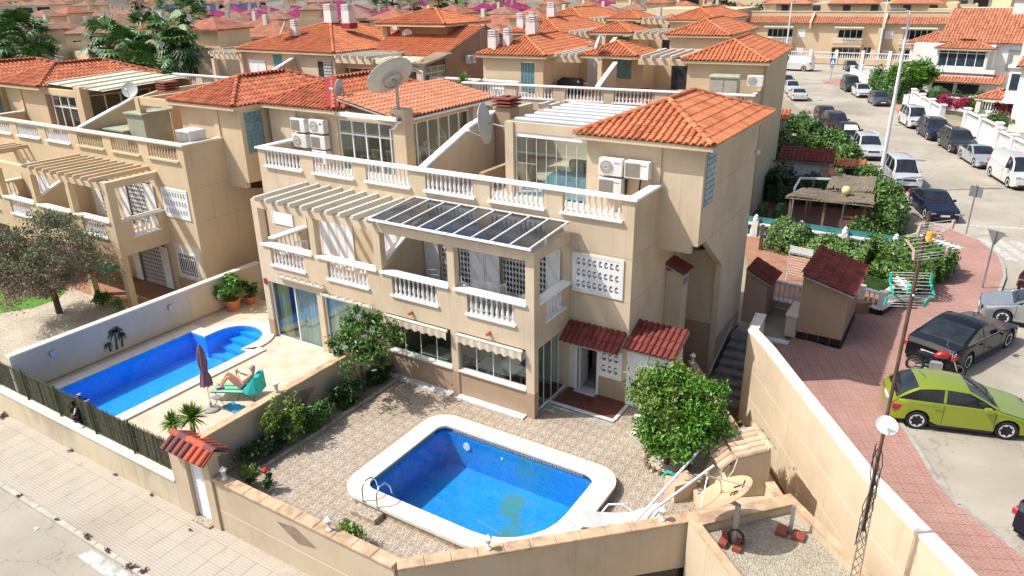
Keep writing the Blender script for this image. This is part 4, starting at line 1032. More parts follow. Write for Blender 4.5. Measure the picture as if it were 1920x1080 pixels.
def pave(parent, name, region, size, z, t, mat, rot=0., holes=(), maxn=300, gap=.012, origin=(0, 0), near=None, stagger=0., jitter=0.):
    """lay separate paving pieces over a polygon, the nearest maxn as objects, the rest joined"""
    cs, sn = math.cos(rot), math.sin(rot); W, H = size
    to = lambda x, y: ((x-origin[0])*cs+(y-origin[1])*sn, -(x-origin[0])*sn+(y-origin[1])*cs)
    fr = lambda u, v: (origin[0]+u*cs-v*sn, origin[1]+u*sn+v*cs)
    rg = [to(*p) for p in region]; hs = [[to(*p) for p in h] for h in holes]
    u0, u1 = min(p[0] for p in rg), max(p[0] for p in rg); v0, v1 = min(p[1] for p in rg), max(p[1] for p in rg)
    full = []; cut = []
    for j in range(int(v0//H)-1, int(v1//H)+2):
        off = stagger*W*(j % 2)
        for i in range(int(u0//W)-2, int(u1//W)+2):
            a, b = i*W+off, j*H; c = [(a, b), (a+W, b), (a+W, b+H), (a, b+H)]; m = (a+W/2, b+H/2)
            if any(pip(m, h) for h in hs): continue
            ins = [pip(p, rg) for p in c]
            if all(ins): full.append((a, b))
            elif any(ins) or pip(m, rg): cut.append((a, b))
    g = gap/2; me = MB().cbox(g, W-g, g, H-g, -t, 0, .006).mesh(name); me.materials.append(M[mat] if isinstance(mat, str) else mat)
    if near is None: near = (CAMP.x, CAMP.y)
    full.sort(key=lambda p: (fr(*p)[0]-near[0])**2+(fr(*p)[1]-near[1])**2)
    for (a, b) in full[:maxn]:
        x, y = fr(a, b); o = link(name, me, None, parent, loc=(x, y, z+(random.uniform(-jitter, jitter) if jitter else 0))); o.rotation_euler = (0, 0, rot)
    st = MB()
    for (a, b) in full[maxn:]:
        c = [fr(*p) for p in ((a+g, b+g), (a+W-g, b+g), (a+W-g, b+H-g), (a+g, b+H-g))]; st.prism(c, z-t, z)
    for (a, b) in cut:
        c = clip_poly(rg, [(a+g, b+g), (a+W-g, b+g), (a+W-g, b+H-g), (a+g, b+H-g)])
        if len(c) > 2 and area(c) > .002: st.prism([fr(*p) for p in c], z-t, z)
    if st.v: link('cut_'+name, st.mesh('cut_'+name, weld=False), mat, parent, kind='stuff')
def rrect(x0, x1, y0, y1, r, n=7, r0=None):
    out = []; rr = r; r0 = r0 or r
    for cx, cy, a0 in ((x1-r0, y0+r0, -90), (x1-r, y1-r, 0), (x0+r, y1-r, 90), (x0+r, y0+r, 180)):
        r = r0 if a0 == -90 else rr
        out += [(cx+r*math.cos(R(a0+90*k/n)), cy+r*math.sin(R(a0+90*k/n))) for k in range(n+1)]
    return out
def ring_prism(mb, outer, inner, z0, z1, rz=.0):
    """ring between two loops with the same vertex count"""
    n = len(outer)
    vs = [(x, y, z1) for x, y in outer]+[(x, y, z1) for x, y in inner]+[(x, y, z0) for x, y in outer]+[(x, y, z0) for x, y in inner]
    fs = []
    for i in range(n):
        j = (i+1) % n; fs += [(i, j, n+j, n+i), (2*n+i, 2*n+j, j, i), (n+i, n+j, 3*n+j, 3*n+i), (3*n+i, 3*n+j, 2*n+j, 2*n+i)]
    return mb.add(vs, fs)
# low and high ground
struct('low_ground', MB().add([(-70, -60, -1.30), (80, -60, -1.30), (80, 12, -1.30), (-70, 12, -1.30)], [(0, 1, 2, 3)]), 'ground')
sheet('ground', [(-2500, 10.4), (-70, 10.4), (3.6, 10.4), (3.6, 9.35), (5.45, 9.35), (5.45, 5.4), (6.1, 4.45), (7.3, 2.65), (8.75, .5), (9.85, -1.15), (11.0, -2.5), (12.1, -3.6), (17, -8.3), (60, -40), (2500, -900), (2500, 5000), (-2500, 5000)], [], -.06, 'ground')
# front street
struct('front_road', MB().add([(-70, -60, -1.12), (60, -60, -1.12), (60, -10.2, -1.12), (-70, -10.2, -1.12)], [(0, 1, 2, 3)]), 'asphalt')
pv = struct('front_pavement', MB().box(-70, 30, -10.1, -7.6, -1.28, -1.02), 'concrete')
pave(pv, 'paving_slab', [(-30, -10.1), (2.0, -10.1), (2.0, -8.0), (-30, -8.0)], (.6, .6), -1.0, .02, 'stripe', maxn=230, gap=.004, near=(-5, -9))
kb = struct('front_kerb', MB().box(-70, -30, -10.26, -10.1, -1.3, -.99), 'concrete')
km = MB().cbox(0.004, .996, 0, .155, -.28, 0, .02).mesh('kerb_stone'); km.materials.append(M['kerbstone'])
for i in range(32): link('kerb_stone', km, None, kb, loc=(-30+i, -10.26, -.985))
sheet('road_marking', [(-8.05, -10.32), (-5.2, -10.32), (-5.4, -10.72), (-8.2, -10.66)], [], -1.114, 'roadwhite')
# ---------- right courtyard
cy = [(-6.3, -7.76), (.86, -7.76), (7.85, -1.05), (3.35, 5.1), (3.2, 2.45), (-6.0, 2.3), (-6.3, 0)]
pool = (-2.12, 3.22, -5.68, -2.1)
cout = rrect(pool[0]-.62, pool[1]+.62, pool[2]-.52, pool[3]+.58, .78, r0=2.3); cin = rrect(*pool, .34, r0=1.75); cmid = rrect(pool[0]-.1, pool[1]+.1, pool[2]-.1, pool[3]+.1, .4, r0=1.85)
cf = sheet('courtyard_floor', cy, [cmid], -.02, 'concrete', depth=.25)
pave(cf, 'floor_tile', cy, (.45, .45), 0.0, .02, 'crazy', holes=[[(pool[0]-.12, pool[2]-.12), (pool[1]+.12, pool[2]-.12), (pool[1]+.12, pool[3]+.12), (pool[0]-.12, pool[3]+.12)], [(-6.4, -8), (-5.5, -8), (-5.5, -.1), (-6.4, -.1)], [(-6.4, .3), (0.0, .3), (0.0, 1.1), (2.2, 1.1), (2.2, 3), (-6.4, 3)]], maxn=300, gap=.006)
pl = thing('swimming_pool', 'rectangular swimming pool with greenish algae patches in the patterned stone courtyard', 'swimming pool', (0, 0, 0))
def poolshell(t, loop, zt, zb, mat):
    n = len(loop); mb = MB(); mb.add([(x, y, zt) for x, y in loop]+[(x, y, zb) for x, y in loop], [(i, (i+1) % n, n+(i+1) % n, n+i) for i in range(n)]+[tuple(range(n, 2*n))])
    return part(t, 'pool_shell', mb, mat, smooth=50)
poolshell(pl, cin, .24, -1.05, 'pool_algae')
cp_ = MB(); ring_prism(cp_, cout, cin, .22, .31); part(pl, 'coping', cp_, 'coping')
rs = MB(); r1 = rrect(pool[0]-.56, pool[1]+.56, pool[2]-.46, pool[3]+.52, .75, r0=2.25); ring_prism(rs, r1, cmid, -.02, .218); part(pl, 'riser', rs, 'crazy')
sheet('water', cin, [], .16, 'water', kind=None, parent=pl)
fr_ = MB(); z0 = .135
fl = MB()
def along(p, q, f):
    n = int(math.hypot(q[0]-p[0], q[1]-p[1])/.12)
    for i in range(n): f(p[0]+(q[0]-p[0])*(i+.5)/n, p[1]+(q[1]-p[1])*(i+.5)/n)
r2 = rrect(pool[0]+.006, pool[1]-.006, pool[2]+.006, pool[3]-.006, .334, r0=1.744); n = len(r2)
fr_.add([(x, y, .225) for x, y in r2]+[(x, y, .135) for x, y in r2], [(i, (i+1) % n, n+(i+1) % n, n+i) for i in range(n)]); part(pl, 'frieze', fr_, 'frieze_dark')
X0, X1, Y0, Y1 = pool
along((X0+.4, Y1-.012), (X1-.4, Y1-.012), lambda x, y: (fl.box(x-.045, x+.045, y-.004, y+.004, .205, .217), fl.box(x-.045, x-.033, y-.004, y+.004, .15, .205), fl.box(x-.01, x+.045, y-.004, y+.004, .15, .162), fl.box(x+.033, x+.045, y-.004, y+.004, .162, .19)))
along((X0+.012, Y0+.4), (X0+.012, Y1-.4), lambda x, y: (fl.box(x-.004, x+.004, y-.045, y+.045, .205, .217), fl.box(x-.004, x+.004, y-.045, y-.033, .15, .205), fl.box(x-.004, x+.004, y-.01, y+.045, .15, .162)))
q = part(pl, 'frieze_pattern', fl, 'frieze_light', weld=False); q['kind'] = 'stuff'
for k in range(3):
    z = -.93-.02*k; z = -1.046; s_ = pl
    part(s_, 'step_nosing', MB().bar((X0+.02, Y1-.46-.42*(k+1)+.005, z+.006), (X0+1.33, Y1-.46-.42*(k+1)-.03, z+.006), .014, .008), 'pool_line')
for a, b in (((.15, -4.55), (1.55, -4.75)), ((.35, -3.95), (1.35, -4.1))):
    part(pl, 'floor_line', MB().bar((a[0], a[1], -1.04), (b[0], b[1], -1.04), .02, .008), 'pool_line')
part(pl, 'pool_light', MB().prism_y([(-.5+.13*math.cos(2*math.pi*k/12)-.7, -.22+.13*math.sin(2*math.pi*k/12)) for k in range(12)], Y1-.04, Y1-.005), 'white')
part(pl, 'inlet', MB().prism_y([(.1+.04*math.cos(2*math.pi*k/8), -.2+.04*math.sin(2*math.pi*k/8)) for k in range(8)], Y1-.03, Y1-.005), 'white')
part(pl, 'skimmer_lid', MB().lathe([(.14, 0), (.14, .012), (.0, .014)], (3.5, -4.2, .311), 14), 'coping')
ld = thing('pool_ladder', 'chrome handrails of the pool ladder over the near left corner of the rectangular pool', 'ladder', (-1.4, -5.9, .3))
for k in (0, 1):
    x = -.28+.5*k; part(ld, 'handrail', MB().tube([(x, -.32, -.02), (x, -.30, .42), (x+.0, -.18, .58), (x, .05, .55), (x, .22, .35), (x, .3, 0), (x, .33, -.8)], .022, 8), 'steel', smooth=70)
part(ld, 'rung', MB().box(-.28, .22, .28, .36, -.35, -.32), 'steel')
part(thing('entry_step', 'low tiled step block beside the pool ladder', 'step', (-1.45, -6.35, 0)), 'step_block', MB().cbox(-.42, .42, -.18, .18, 0, .16, .01), 'crazy')
# planting bed
bed = struct('planting_bed', MB().box(-6.28, -5.56, -7.7, -.1, -.02, .03), 'ground')
part(bed, 'bed_edging', MB().cbox(-5.56, -5.46, -7.7, -.1, -.02, .1, .01), 'crazy')
# ---------- left terrace with long pool
tf_poly = [(-16.35, -7.78), (-6.55, -7.78), (-6.55, 2.3), (-16.35, 2.3)]
xl, xr = -15.45, -11.95; yb, yt = -7.35, -1.55
neck = [(xl, yb), (xr, yb), (xr, yt)]
arc = [(-12.35, yt), (-12.35, -1.3)]+[(-13.45+1.1*math.cos(R(a)), -.95+1.05*math.sin(R(a))) for a in range(0, 181, 15)]+[(-14.55, yt)]
inner = [(xl, yb), (xr, yb), (xr, yt)]+arc+[(xl, yt)]
def offset(poly, d):
    out = []; n = len(poly)
    for i in range(n):
        a, b, c = Vector(poly[i-1]), Vector(poly[i]), Vector(poly[(i+1) % n])
        n1 = Vector(((b-a).y, -(b-a).x)).normalized(); n2 = Vector(((c-b).y, -(c-b).x)).normalized()
        m = (n1+n2); k = d/max(.35, (1+n1.dot(n2)))*1.0; out.append(tuple(b+m*k))
    return out
inner = [inner[0], inner[1], inner[2]]+[(-12.36, yt-.001)]+arc[1:]+[(xl, yt-.001)]
outer = offset(inner, .48)
tf = sheet('terrace_floor', tf_poly, [offset(inner, .06)], -.0, 'beige', depth=.2)
p2 = thing('swimming_pool', 'long clean blue swimming pool with a round stepped end, left garden', 'swimming pool')
nn = len(inner)
mb = MB(); mb.add([(x, y, .02) for x, y in inner]+[(x, y, -.92) for x, y in inner], [(i, (i+1) % nn, nn+(i+1) % nn, nn+i) for i in range(nn)]); part(p2, 'pool_shell', mb, 'pool_blue', smooth=30)
sheet('pool_bottom', inner, [], -.91, 'pool_blue', kind=None, parent=p2)
mb = MB(); ring_prism(mb, outer, inner, .0, .07); part(p2, 'coping', mb, 'coping')
w2_ = sheet('water', inner, [], -.08, 'water', kind=None, parent=p2)
for k in range(4):
    z = -.20-.18*k; sa = part(p2, 'pool_step', MB().prism([(-14.5, .0-.42*k) if k else (-14.5, -.2), (-12.4, -.0-.42*k) if k else (-12.4, -.2), (-12.4, .09), (-14.5, .09)] if k == 0 else [(-14.55+.0, -.2-.42*k), (-12.36, -.2-.42*k), (-12.36, -.2-.42*(k-1)), (-14.55, -.2-.42*(k-1))], -.90, z), 'pool_blue')
part(p2, 'return_fitting', MB().lathe([(.06, 0), (.06, .02)], (-12.9, -.9, .07), 8), 'galv')
# ---------- walls
M['palewall'] = stucco('pale_garden_wall_render', (.60, .55, .44), .2)
def stone_capped_wall(label, a, b, z0, z1, th, mat, capmat, capw, cap_t=.07, cap_len=.62, name='garden_wall', face=None, drop=0):
    t = thing(name, label, 'wall', (a[0], a[1], 0)); d = Vector((b[0]-a[0], b[1]-a[1], 0)); L = d.length; d.normalize(); ang = math.atan2(d.y, d.x); t.rotation_euler = (0, 0, ang)
    part(t, 'wall_face', MB().box(0, L, -th/2, th/2, z0, z1), mat)
    n = max(1, round(L/cap_len)); w = L/n
    me = MB().cbox(.003, w-.003, -capw/2, capw/2, 0, cap_t, .015).mesh('cap_stone'); me.materials.append(M[capmat])
    for i in range(n): link('cap_stone', me, None, t, loc=(i*w, 0, z1+.001+random.uniform(0, .006)))
    return t
cw = stone_capped_wall('dividing garden wall with brown diamond panels between the two pool gardens', (-6.43, -7.6), (-6.43, -.08), -.05, 1.42, .24, 'gwall', 'cap', .3)
fw_ = stone_capped_wall('front garden wall with a brown diamond panel along the street pavement', (-5.44, -7.88), (.92, -7.88), -1.3, .70, .24, 'gwall', 'cap', .34)
dw = stone_capped_wall('plain angled stretch of the front garden wall behind the near pool corner', (.97, -7.92), (8.2, -.92), -1.3, .70, .24, 'gwall', 'cap', .34)
rw = stone_capped_wall('low courtyard side wall along the sunken alley, behind the citrus tree', (7.85, -.95), (3.42, 5.05), -1.3, .70, .2, 'cream', 'cap', .26)
def rhomb(t, pts, axis, c, mat='diamond'):
    mb = MB()
    mb.add([(x, c, z) if axis == 'y' else (c, x, z) for x, z in pts]+[(x, c+.004, z) if axis == 'y' else (c-.004, x, z) for x, z in pts], [(0, 1, 2, 3), (4, 5, 6, 7)])
    o = part(t, 'diamond_panel', mb, mat); return o
o = rhomb(cw, [(3.58, 1.2), (4.3, 1.05), (3.70, .62), (2.99, .9)], 'y', -.126); 
o = rhomb(fw_, [(2.42, .35), (3.12, .45), (3.83, .10), (3.16, -.06)], 'y', -.126)
part(fw_, 'render_groove', MB().box(0, 6.3, -.124, -.119, -.30, -.287), 'creamwhite'); part(fw_, 'joint', MB().box(-.2, 5.8, -.17, -.155, .62, .70), 'plinth') if False else None
# entrance gate in the front wall
gt = thing('garden_gate', 'white louvred street gate between cream pillars under a little roof of flamed tiles', 'gate', (0, 0, 0))
part(gt, 'pillar', MB().box(-7.25, -6.55, -8.06, -7.74, -1.3, 1.36), 'gwall'); part(gt, 'pillar', MB().box(-5.8, -5.46, -8.06, -7.74, -1.3, 1.36), 'gwall')
part(gt, 'lintel', MB().box(-6.55, -5.8, -8.0, -7.8, 1.1, 1.36), 'gwall')
dl = part(gt, 'gate_leaf', MB().wall_y(-6.53, -5.82, -.93, 1.09, -7.94, -7.90, [(-6.47, -5.88, -.86, 1.03)]), 'white')
me = MB().add([(-.3, -.02, -.04), (.3, -.02, -.04), (.3, .02, .04), (-.3, .02, .04), (-.3, -.03, -.035), (.3, -.03, -.035)], [(0, 1, 2, 3), (4, 5, 1, 0)]).mesh('slat'); me.materials.append(M['white'])
for k in range(20): link('slat', me, None, dl, loc=(-6.175, -7.92, -.81+k*.095)).scale = (1, 1, 1.1)
part(gt, 'threshold', MB().box(-6.55, -5.8, -8.2, -7.8, -1.02, -.94), 'crazy')
part(gt, 'gable', MB().prism_x([(-8.12, 1.361), (-7.68, 1.361), (-7.9, 1.56)], -7.05, -5.35), 'gwall')
for sgn in (-1, 1):
    O = Vector((-7.08 if sgn < 0 else -5.30, -7.9+sgn*.40, 1.33)); Xv = (1, 0, 0) if sgn < 0 else (-1, 0, 0)
    shed_roof(gt, O, Xv, (0, -sgn, 0), 1.78, .40, .27, 'tile_flame', 2, w=.24, e=.50, maxn=20, name='gate_roof', thick=.03, under='cap')
ridge_caps(gt, (-7.1, -7.9, 1.63), (-5.28, -7.9, 1.63), 'tile_flame', r=.11, l=.40)
# low street wall with reed screen on the left
lw = thing('street_wall', 'water stained low wall topped by a green-posted reed screen, bottom left', 'wall')
part(lw, 'wall_face', MB().box(-60, -7.26, -8.05, -7.82, -1.3, -.02), 'stained')
me = MB().cbox(.004, .996, -.15, .15, 0, .06, .015).mesh('cap_stone'); me.materials.append(M['creamwhite'])
for i in range(22): link('cap_stone', me, None, lw, loc=(-29.25+i, -7.94, -.019))
sp = thing('reed_screen', 'brown-green reed screen fixed to green fence posts above the stained street wall', 'fence')
for i in range(13):
    x = -7.4-i*2.05; part(sp, 'post', MB().tube([(x, -7.86, 0), (x, -7.86, 1.22)], .03, 6), 'leaf_dark')
part(sp, 'mesh_rail', MB().box(-32, -7.38, -7.845, -7.835, 1.08, 1.10).box(-32, -7.38, -7.845, -7.835, .12, .14).box(-32, -7.38, -7.845, -7.835, .6, .61), 'leaf_dark')
mb = MB(); x = -31.
while x < -7.4:
    h = random.uniform(1.0, 1.17); w = random.uniform(.014, .03); y = -7.80+random.uniform(-.02, .02); mb.add([(x, y, .04), (x+w, y, .04), (x+w+random.uniform(-.01, .01), y, h), (x+random.uniform(-.01, .01), y, h)], [(0, 1, 2, 3)]); x += random.uniform(.010, .022)
q = part(sp, 'reeds', mb, 'heather', weld=False); q['kind'] = 'stuff'
part(sp, 'reed_backing', MB().box(-31, -7.4, -7.785, -7.78, .04, .99), 'heather')
# wall between the left terrace and the gravel garden
gwl = stone_capped_wall('cream garden wall with a painted iron palm and two wall lights beside the long pool', (-16.45, -7.8), (-16.45, 3.0), -1.2, 1.42, .24, 'palewall', 'creamwhite', .3, cap_len=1.2)
part(gwl, 'stone_panel', MB().box(7.0, 10.4, -.128, -.122, .0, 1.40), 'cream3')
part(gwl, 'base_strip', MB().box(0, 10.7, -.14, -.122, 0, .06), 'plinth')
for yy in (1.35, 6.1): part(gwl, 'wall_lamp', MB().box(yy-.08, yy+.08, -.2, -.121, .93, 1.12), 'galv')
# iron palms
def palm_flat(parent, y, z, h, r, sgn=1):
    mb = MB(); c = -.135; tr = MB(); top = (y+sgn*.1*h, z+h)
    tr.prism_y([(y-.045, z), (y+.045, z), (top[0]+.025, top[1]), (top[0]-.025, top[1])], c-.012, c); part(parent, 'palm_trunk', tr, 'bark')
    for a in (-20, 20, 60, 100, 140, 180, 215, -50):
        p = []; m_ = 6
        for k in range(m_+1):
            s = k/m_; p.append((top[0]+r*s*math.cos(R(a)), top[1]+r*(s*math.sin(R(a))-.75*s*s), .055*r/.3*math.sin(math.pi*min(1, s*.9+.1))))
        poly = [(x, zz+w) for x, zz, w in p]+[(x, zz-w) for x, zz, w in reversed(p)]
        mb.prism_y(poly, c-.02, c-.014)
    part(parent, 'palm_fronds', mb, 'leaf_dark')
pm = thing('palm_ornament', 'painted metal ornament of three palms fixed on the pale garden wall by the long pool', 'wall ornament', (-16.45, -7.8, 0), R(90))
palm_flat(pm, 3.62, .18, .78, .36); palm_flat(pm, 3.38, .2, .33, .2, -1.8); palm_flat(pm, 3.85, .2, .5, .22, 1.2)
# gravel garden
struct('gravel_garden', MB().box(-60, -16.57, -7.82, -1.3, -.6, 0), 'gravel')
struct('neighbour_patio', MB().box(-60, -16.57, -1.3, 10, -.6, -.002), 'orange_floor')
sheet('lawn', [(-45, -4.9), (-24.6, -4.6), (-23.9, -3.5), (-24.0, -2.3), (-25.0, -1.32), (-45, -1.32)], [], .012, 'grass')
stone_capped_wall('low cream wall across the lawn at the far left edge', (-40, -2.0), (-27.6, -1.8), 0, .5, .2, 'gwall', 'creamwhite', .26)
part(gwl, 'grey_edge', MB().box(0, 0.01, 0, .01, 0, .01), 'cap') if False else None
# ---------- retaining wall along the brick pavement
Lp = [(5.04, 6.74), (5.18, 5.22), (6.01, 4.14), (7.14, 2.47), (8.55, .38), (9.67, -1.30), (10.69, -2.54), (11.74, -3.75), (16.6, -8.6), (30, -19)]
Rp = [(5.40, 6.79), (5.49, 5.40), (6.26, 4.40), (7.41, 2.66), (8.84, .56), (9.95, -1.10), (10.97, -2.32), (12.0, -3.5), (16.85, -8.3), (30.2, -18.6)]
rt_ = thing('retaining_wall', 'long cream retaining wall with a pale cap between the sunken alley and the red pavement', 'wall')
for i in range(len(Lp)-1):
    a, b, c, d = Lp[i], Lp[i+1], Rp[i+1], Rp[i]
    sh = lambda p, q, k: (p[0]+(q[0]-p[0])*k, p[1]+(q[1]-p[1])*k)
    part(rt_, 'wall_face', MB().add([(p[0], p[1], z) for z in (-1.35, 2.22) for p in (sh(a, d, .08), sh(b, c, .08), sh(c, b, .08), sh(d, a, .08))], [(3, 2, 1, 0), (4, 5, 6, 7), (0, 1, 5, 4), (1, 2, 6, 5), (2, 3, 7, 6), (3, 0, 4, 7)]), 'cream')
    part(rt_, 'wall_cap', MB().prism([a, b, c, d], 2.221, 2.30), 'creamwhite')
    for z in (1.05, 0.05):
        v = Vector((a[0]-b[0], a[1]-b[1])).normalized(); nx, ny = v.y, -v.x
        p, q = sh(a, d, .08), sh(b, c, .08); 
        if i: part(rt_, 'render_groove', MB().bar((p[0]-.0, p[1], z), (q[0], q[1], z), .008, .014), 'creamwhite')
struct('alley_floor', MB().prism([(8.0, -1.0), (3.3, 5.2), (2.2, 6), (2.2, 10.4), (5.3, 10.4), (5.3, 5.4), (6.0, 4.3), (9.6, -1.1), (11.6, -3.6), (16, -8), (9, -8)], -1.31, -1.14), 'brown_floor')  # floor tone darkened to carry the shadow of the alley
# steps up to the pavement
st = thing('alley_steps', 'dark concrete steps climbing the shaded alley beside the house', 'steps')
for k in range(8):
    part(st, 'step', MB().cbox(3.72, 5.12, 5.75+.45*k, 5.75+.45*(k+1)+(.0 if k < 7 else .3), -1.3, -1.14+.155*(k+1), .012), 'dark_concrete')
part(st, 'handrail', MB().tube([(3.80, 5.6, -.35), (3.80, 8.9, .95)], .03, 6).tube([(3.80, 5.6, -1.1), (3.80, 5.6, -.35)], .025, 6), 'galv')
# ---------- upper street level
kn = [(9.69, 28.77), (10.99, 27.54), (11.48, 27.09), (12.46, 24.9), (12.70, 23.12), (12.75, 21.55), (12.52, 18.99), (11.9, 16.9), (11.3, 15.0), (10.55, 12.2), (10.15, 9.82), (9.95, 7.6), (9.92, 6.36), (10.06, 5.5), (10.71, 4.09), (11.2, 2.9), (11.81, 1.94), (12.63, 1.24), (13.4, .45), (17, -3.4), (24, -8)]
road = [(-60, 101), (-22, 103.5), (-18, 104), (-14.6, 90), (-11.5, 80), (-7.5, 71), (-3.8, 61.1), (-.25, 52.5), (2.1, 46.3), (5.35, 37.8), (8.0, 31.3)]+kn+[(60, -18), (60, 20), (23, 22), (17, 36.5), (12.3, 45.8), (7.9, 57.6), (5.9, 62.4), (2.3, 73.2), (-2, 84.2), (-7.2, 98), (-4, 108), (45, 130), (45, 145), (-2, 122), (-22, 117.5), (-60, 112)]
sheet('road', road, [], -.0, 'asphalt2')
side = [kn[0]]+kn+[(19, -9.6), (12.2, -3.6), (11.1, -2.45), (9.95, -1.05), (8.8, .65), (7.37, 2.8), (6.14, 4.66), (5.5, 5.45), (5.42, 9.4), (5.75, 9.45), (5.8, 10.2), (7.6, 9.9), (7.6, 13.3), (7.4, 14.3), (8.3, 14.0), (8.9, 16.2), (10.2, 21.4), (10.2, 24.8), (9.3, 27.0), (8.9, 28.9)]
side = side[1:]
bp = sheet('brick_pavement', side, [], .08, 'concrete', depth=.4)
pave(bp, 'paver', side, (.4, .4), .10, .02, 'redpaver', rot=R(25), maxn=300, gap=.008, near=(10.2, 1))
kb2 = MB()
for i in range(len(kn)-1):
    a, b = Vector(kn[i]), Vector(kn[i+1]); d = (b-a).normalized(); q = Vector((-d.y, d.x))
    if True:
        kb2.prism([tuple(a), tuple(b), tuple(b+q*.13), tuple(a+q*.13)], -.05, .115)
struct('kerb', kb2, 'concrete')
vs_ = [(-7.2, 98), (-2, 84.2), (2.3, 73.2), (5.9, 62.4), (7.9, 57.6), (12.3, 45.8), (17, 36.5), (23, 22), (60, 20)]; vi = [(-5.7, 98.4), (-.4, 84.4), (3.9, 73.5), (7.4, 62.8), (9.4, 57.8), (13.9, 44.9), (18.8, 36.5), (25, 24), (60, 24)]
struct('villa_pavement', MB().prism(vs_+vi[::-1], -.05, .10), 'redpaver')
struct('far_pavement', MB().prism([(-60, 112), (-22, 117.5), (-2, 122), (45, 145), (45, 148), (-2, 125), (-22, 120), (-60, 115)], -.05, .12), 'redpaver')
struct('traffic_island', MB().prism([(-12.1+2.9*math.cos(R(a)), 95.5+3.2*math.sin(R(a))) for a in range(0, 360, 24)], -.05, .12), 'redpaver') if False else None
struct('refuge_island', MB().prism([(-8.6, 93.2), (-5.5, 90.5), (-4.9, 93), (-6.2, 98), (-7.8, 97)], -.05, .12), 'redpaver')
zc = MB()
for k in range(5):
    x, y = 11.5+k*.75, 27.6+k*.18; zc.prism([(x, y), (x+.42, y+.1), (x+1.9, y-3.0), (x+1.48, y-3.1)], .001, .006)
zc.prism([(9.9, 29.6), (16, 31.2), (16, 31.5), (9.85, 29.9)], .001, .006)
struct('zebra_crossing', zc, 'roadwhite')
for (x, y) in ((3.9, 62.6), (7.2, 46.9), (-11.6, 96.5), (-5.7, 76.0)):
    struct('manhole_cover', MB().lathe([(.38, .0), (.38, .006), (0, .007)], (x, y, .001), 14), 'galv')
# ------------------------------------------------------------------ houses behind
def white_chimney(t, x, y, z, s=1., h=1.1):
    c = part(t, 'chimney', MB().box(x-.28*s, x+.28*s, y-.28*s, y+.28*s, z, z+h), 'whitewall')
    part(c, 'flashing', MB().box(x-.32*s, x+.32*s, y-.32*s, y+.32*s, z-.25, z+.12), 'redpaint')
    for k in range(3): part(c, 'chimney_slot', MB().box(x-.26*s, x+.26*s, y-.29*s, y+.29*s, z+h+.05+k*.14, z+h+.13+k*.14), 'whitewall')
    part(c, 'chimney_core', MB().box(x-.15*s, x+.15*s, y-.15*s, y+.15*s, z+h, z+h+.45), 'galv')
def pergola(t, x0, x1, y0, y1, z, n, mat='creamwhite', beam='cream'):
    part(t, 'pergola_beam', MB().box(x0, x1, y0, y0+.25, z-.35, z), beam)
    for i in range(n):
        x = x0+(x1-x0)*(i+.5)/n
        part(t, 'rafter', MB().box(x-.05, x+.05, y0-.35, y1, z+.002, z+.2), mat)
def louvre(t, x0, x1, z0, z1, y): shutter(t, x0, x1, z0, z1, y, 2)
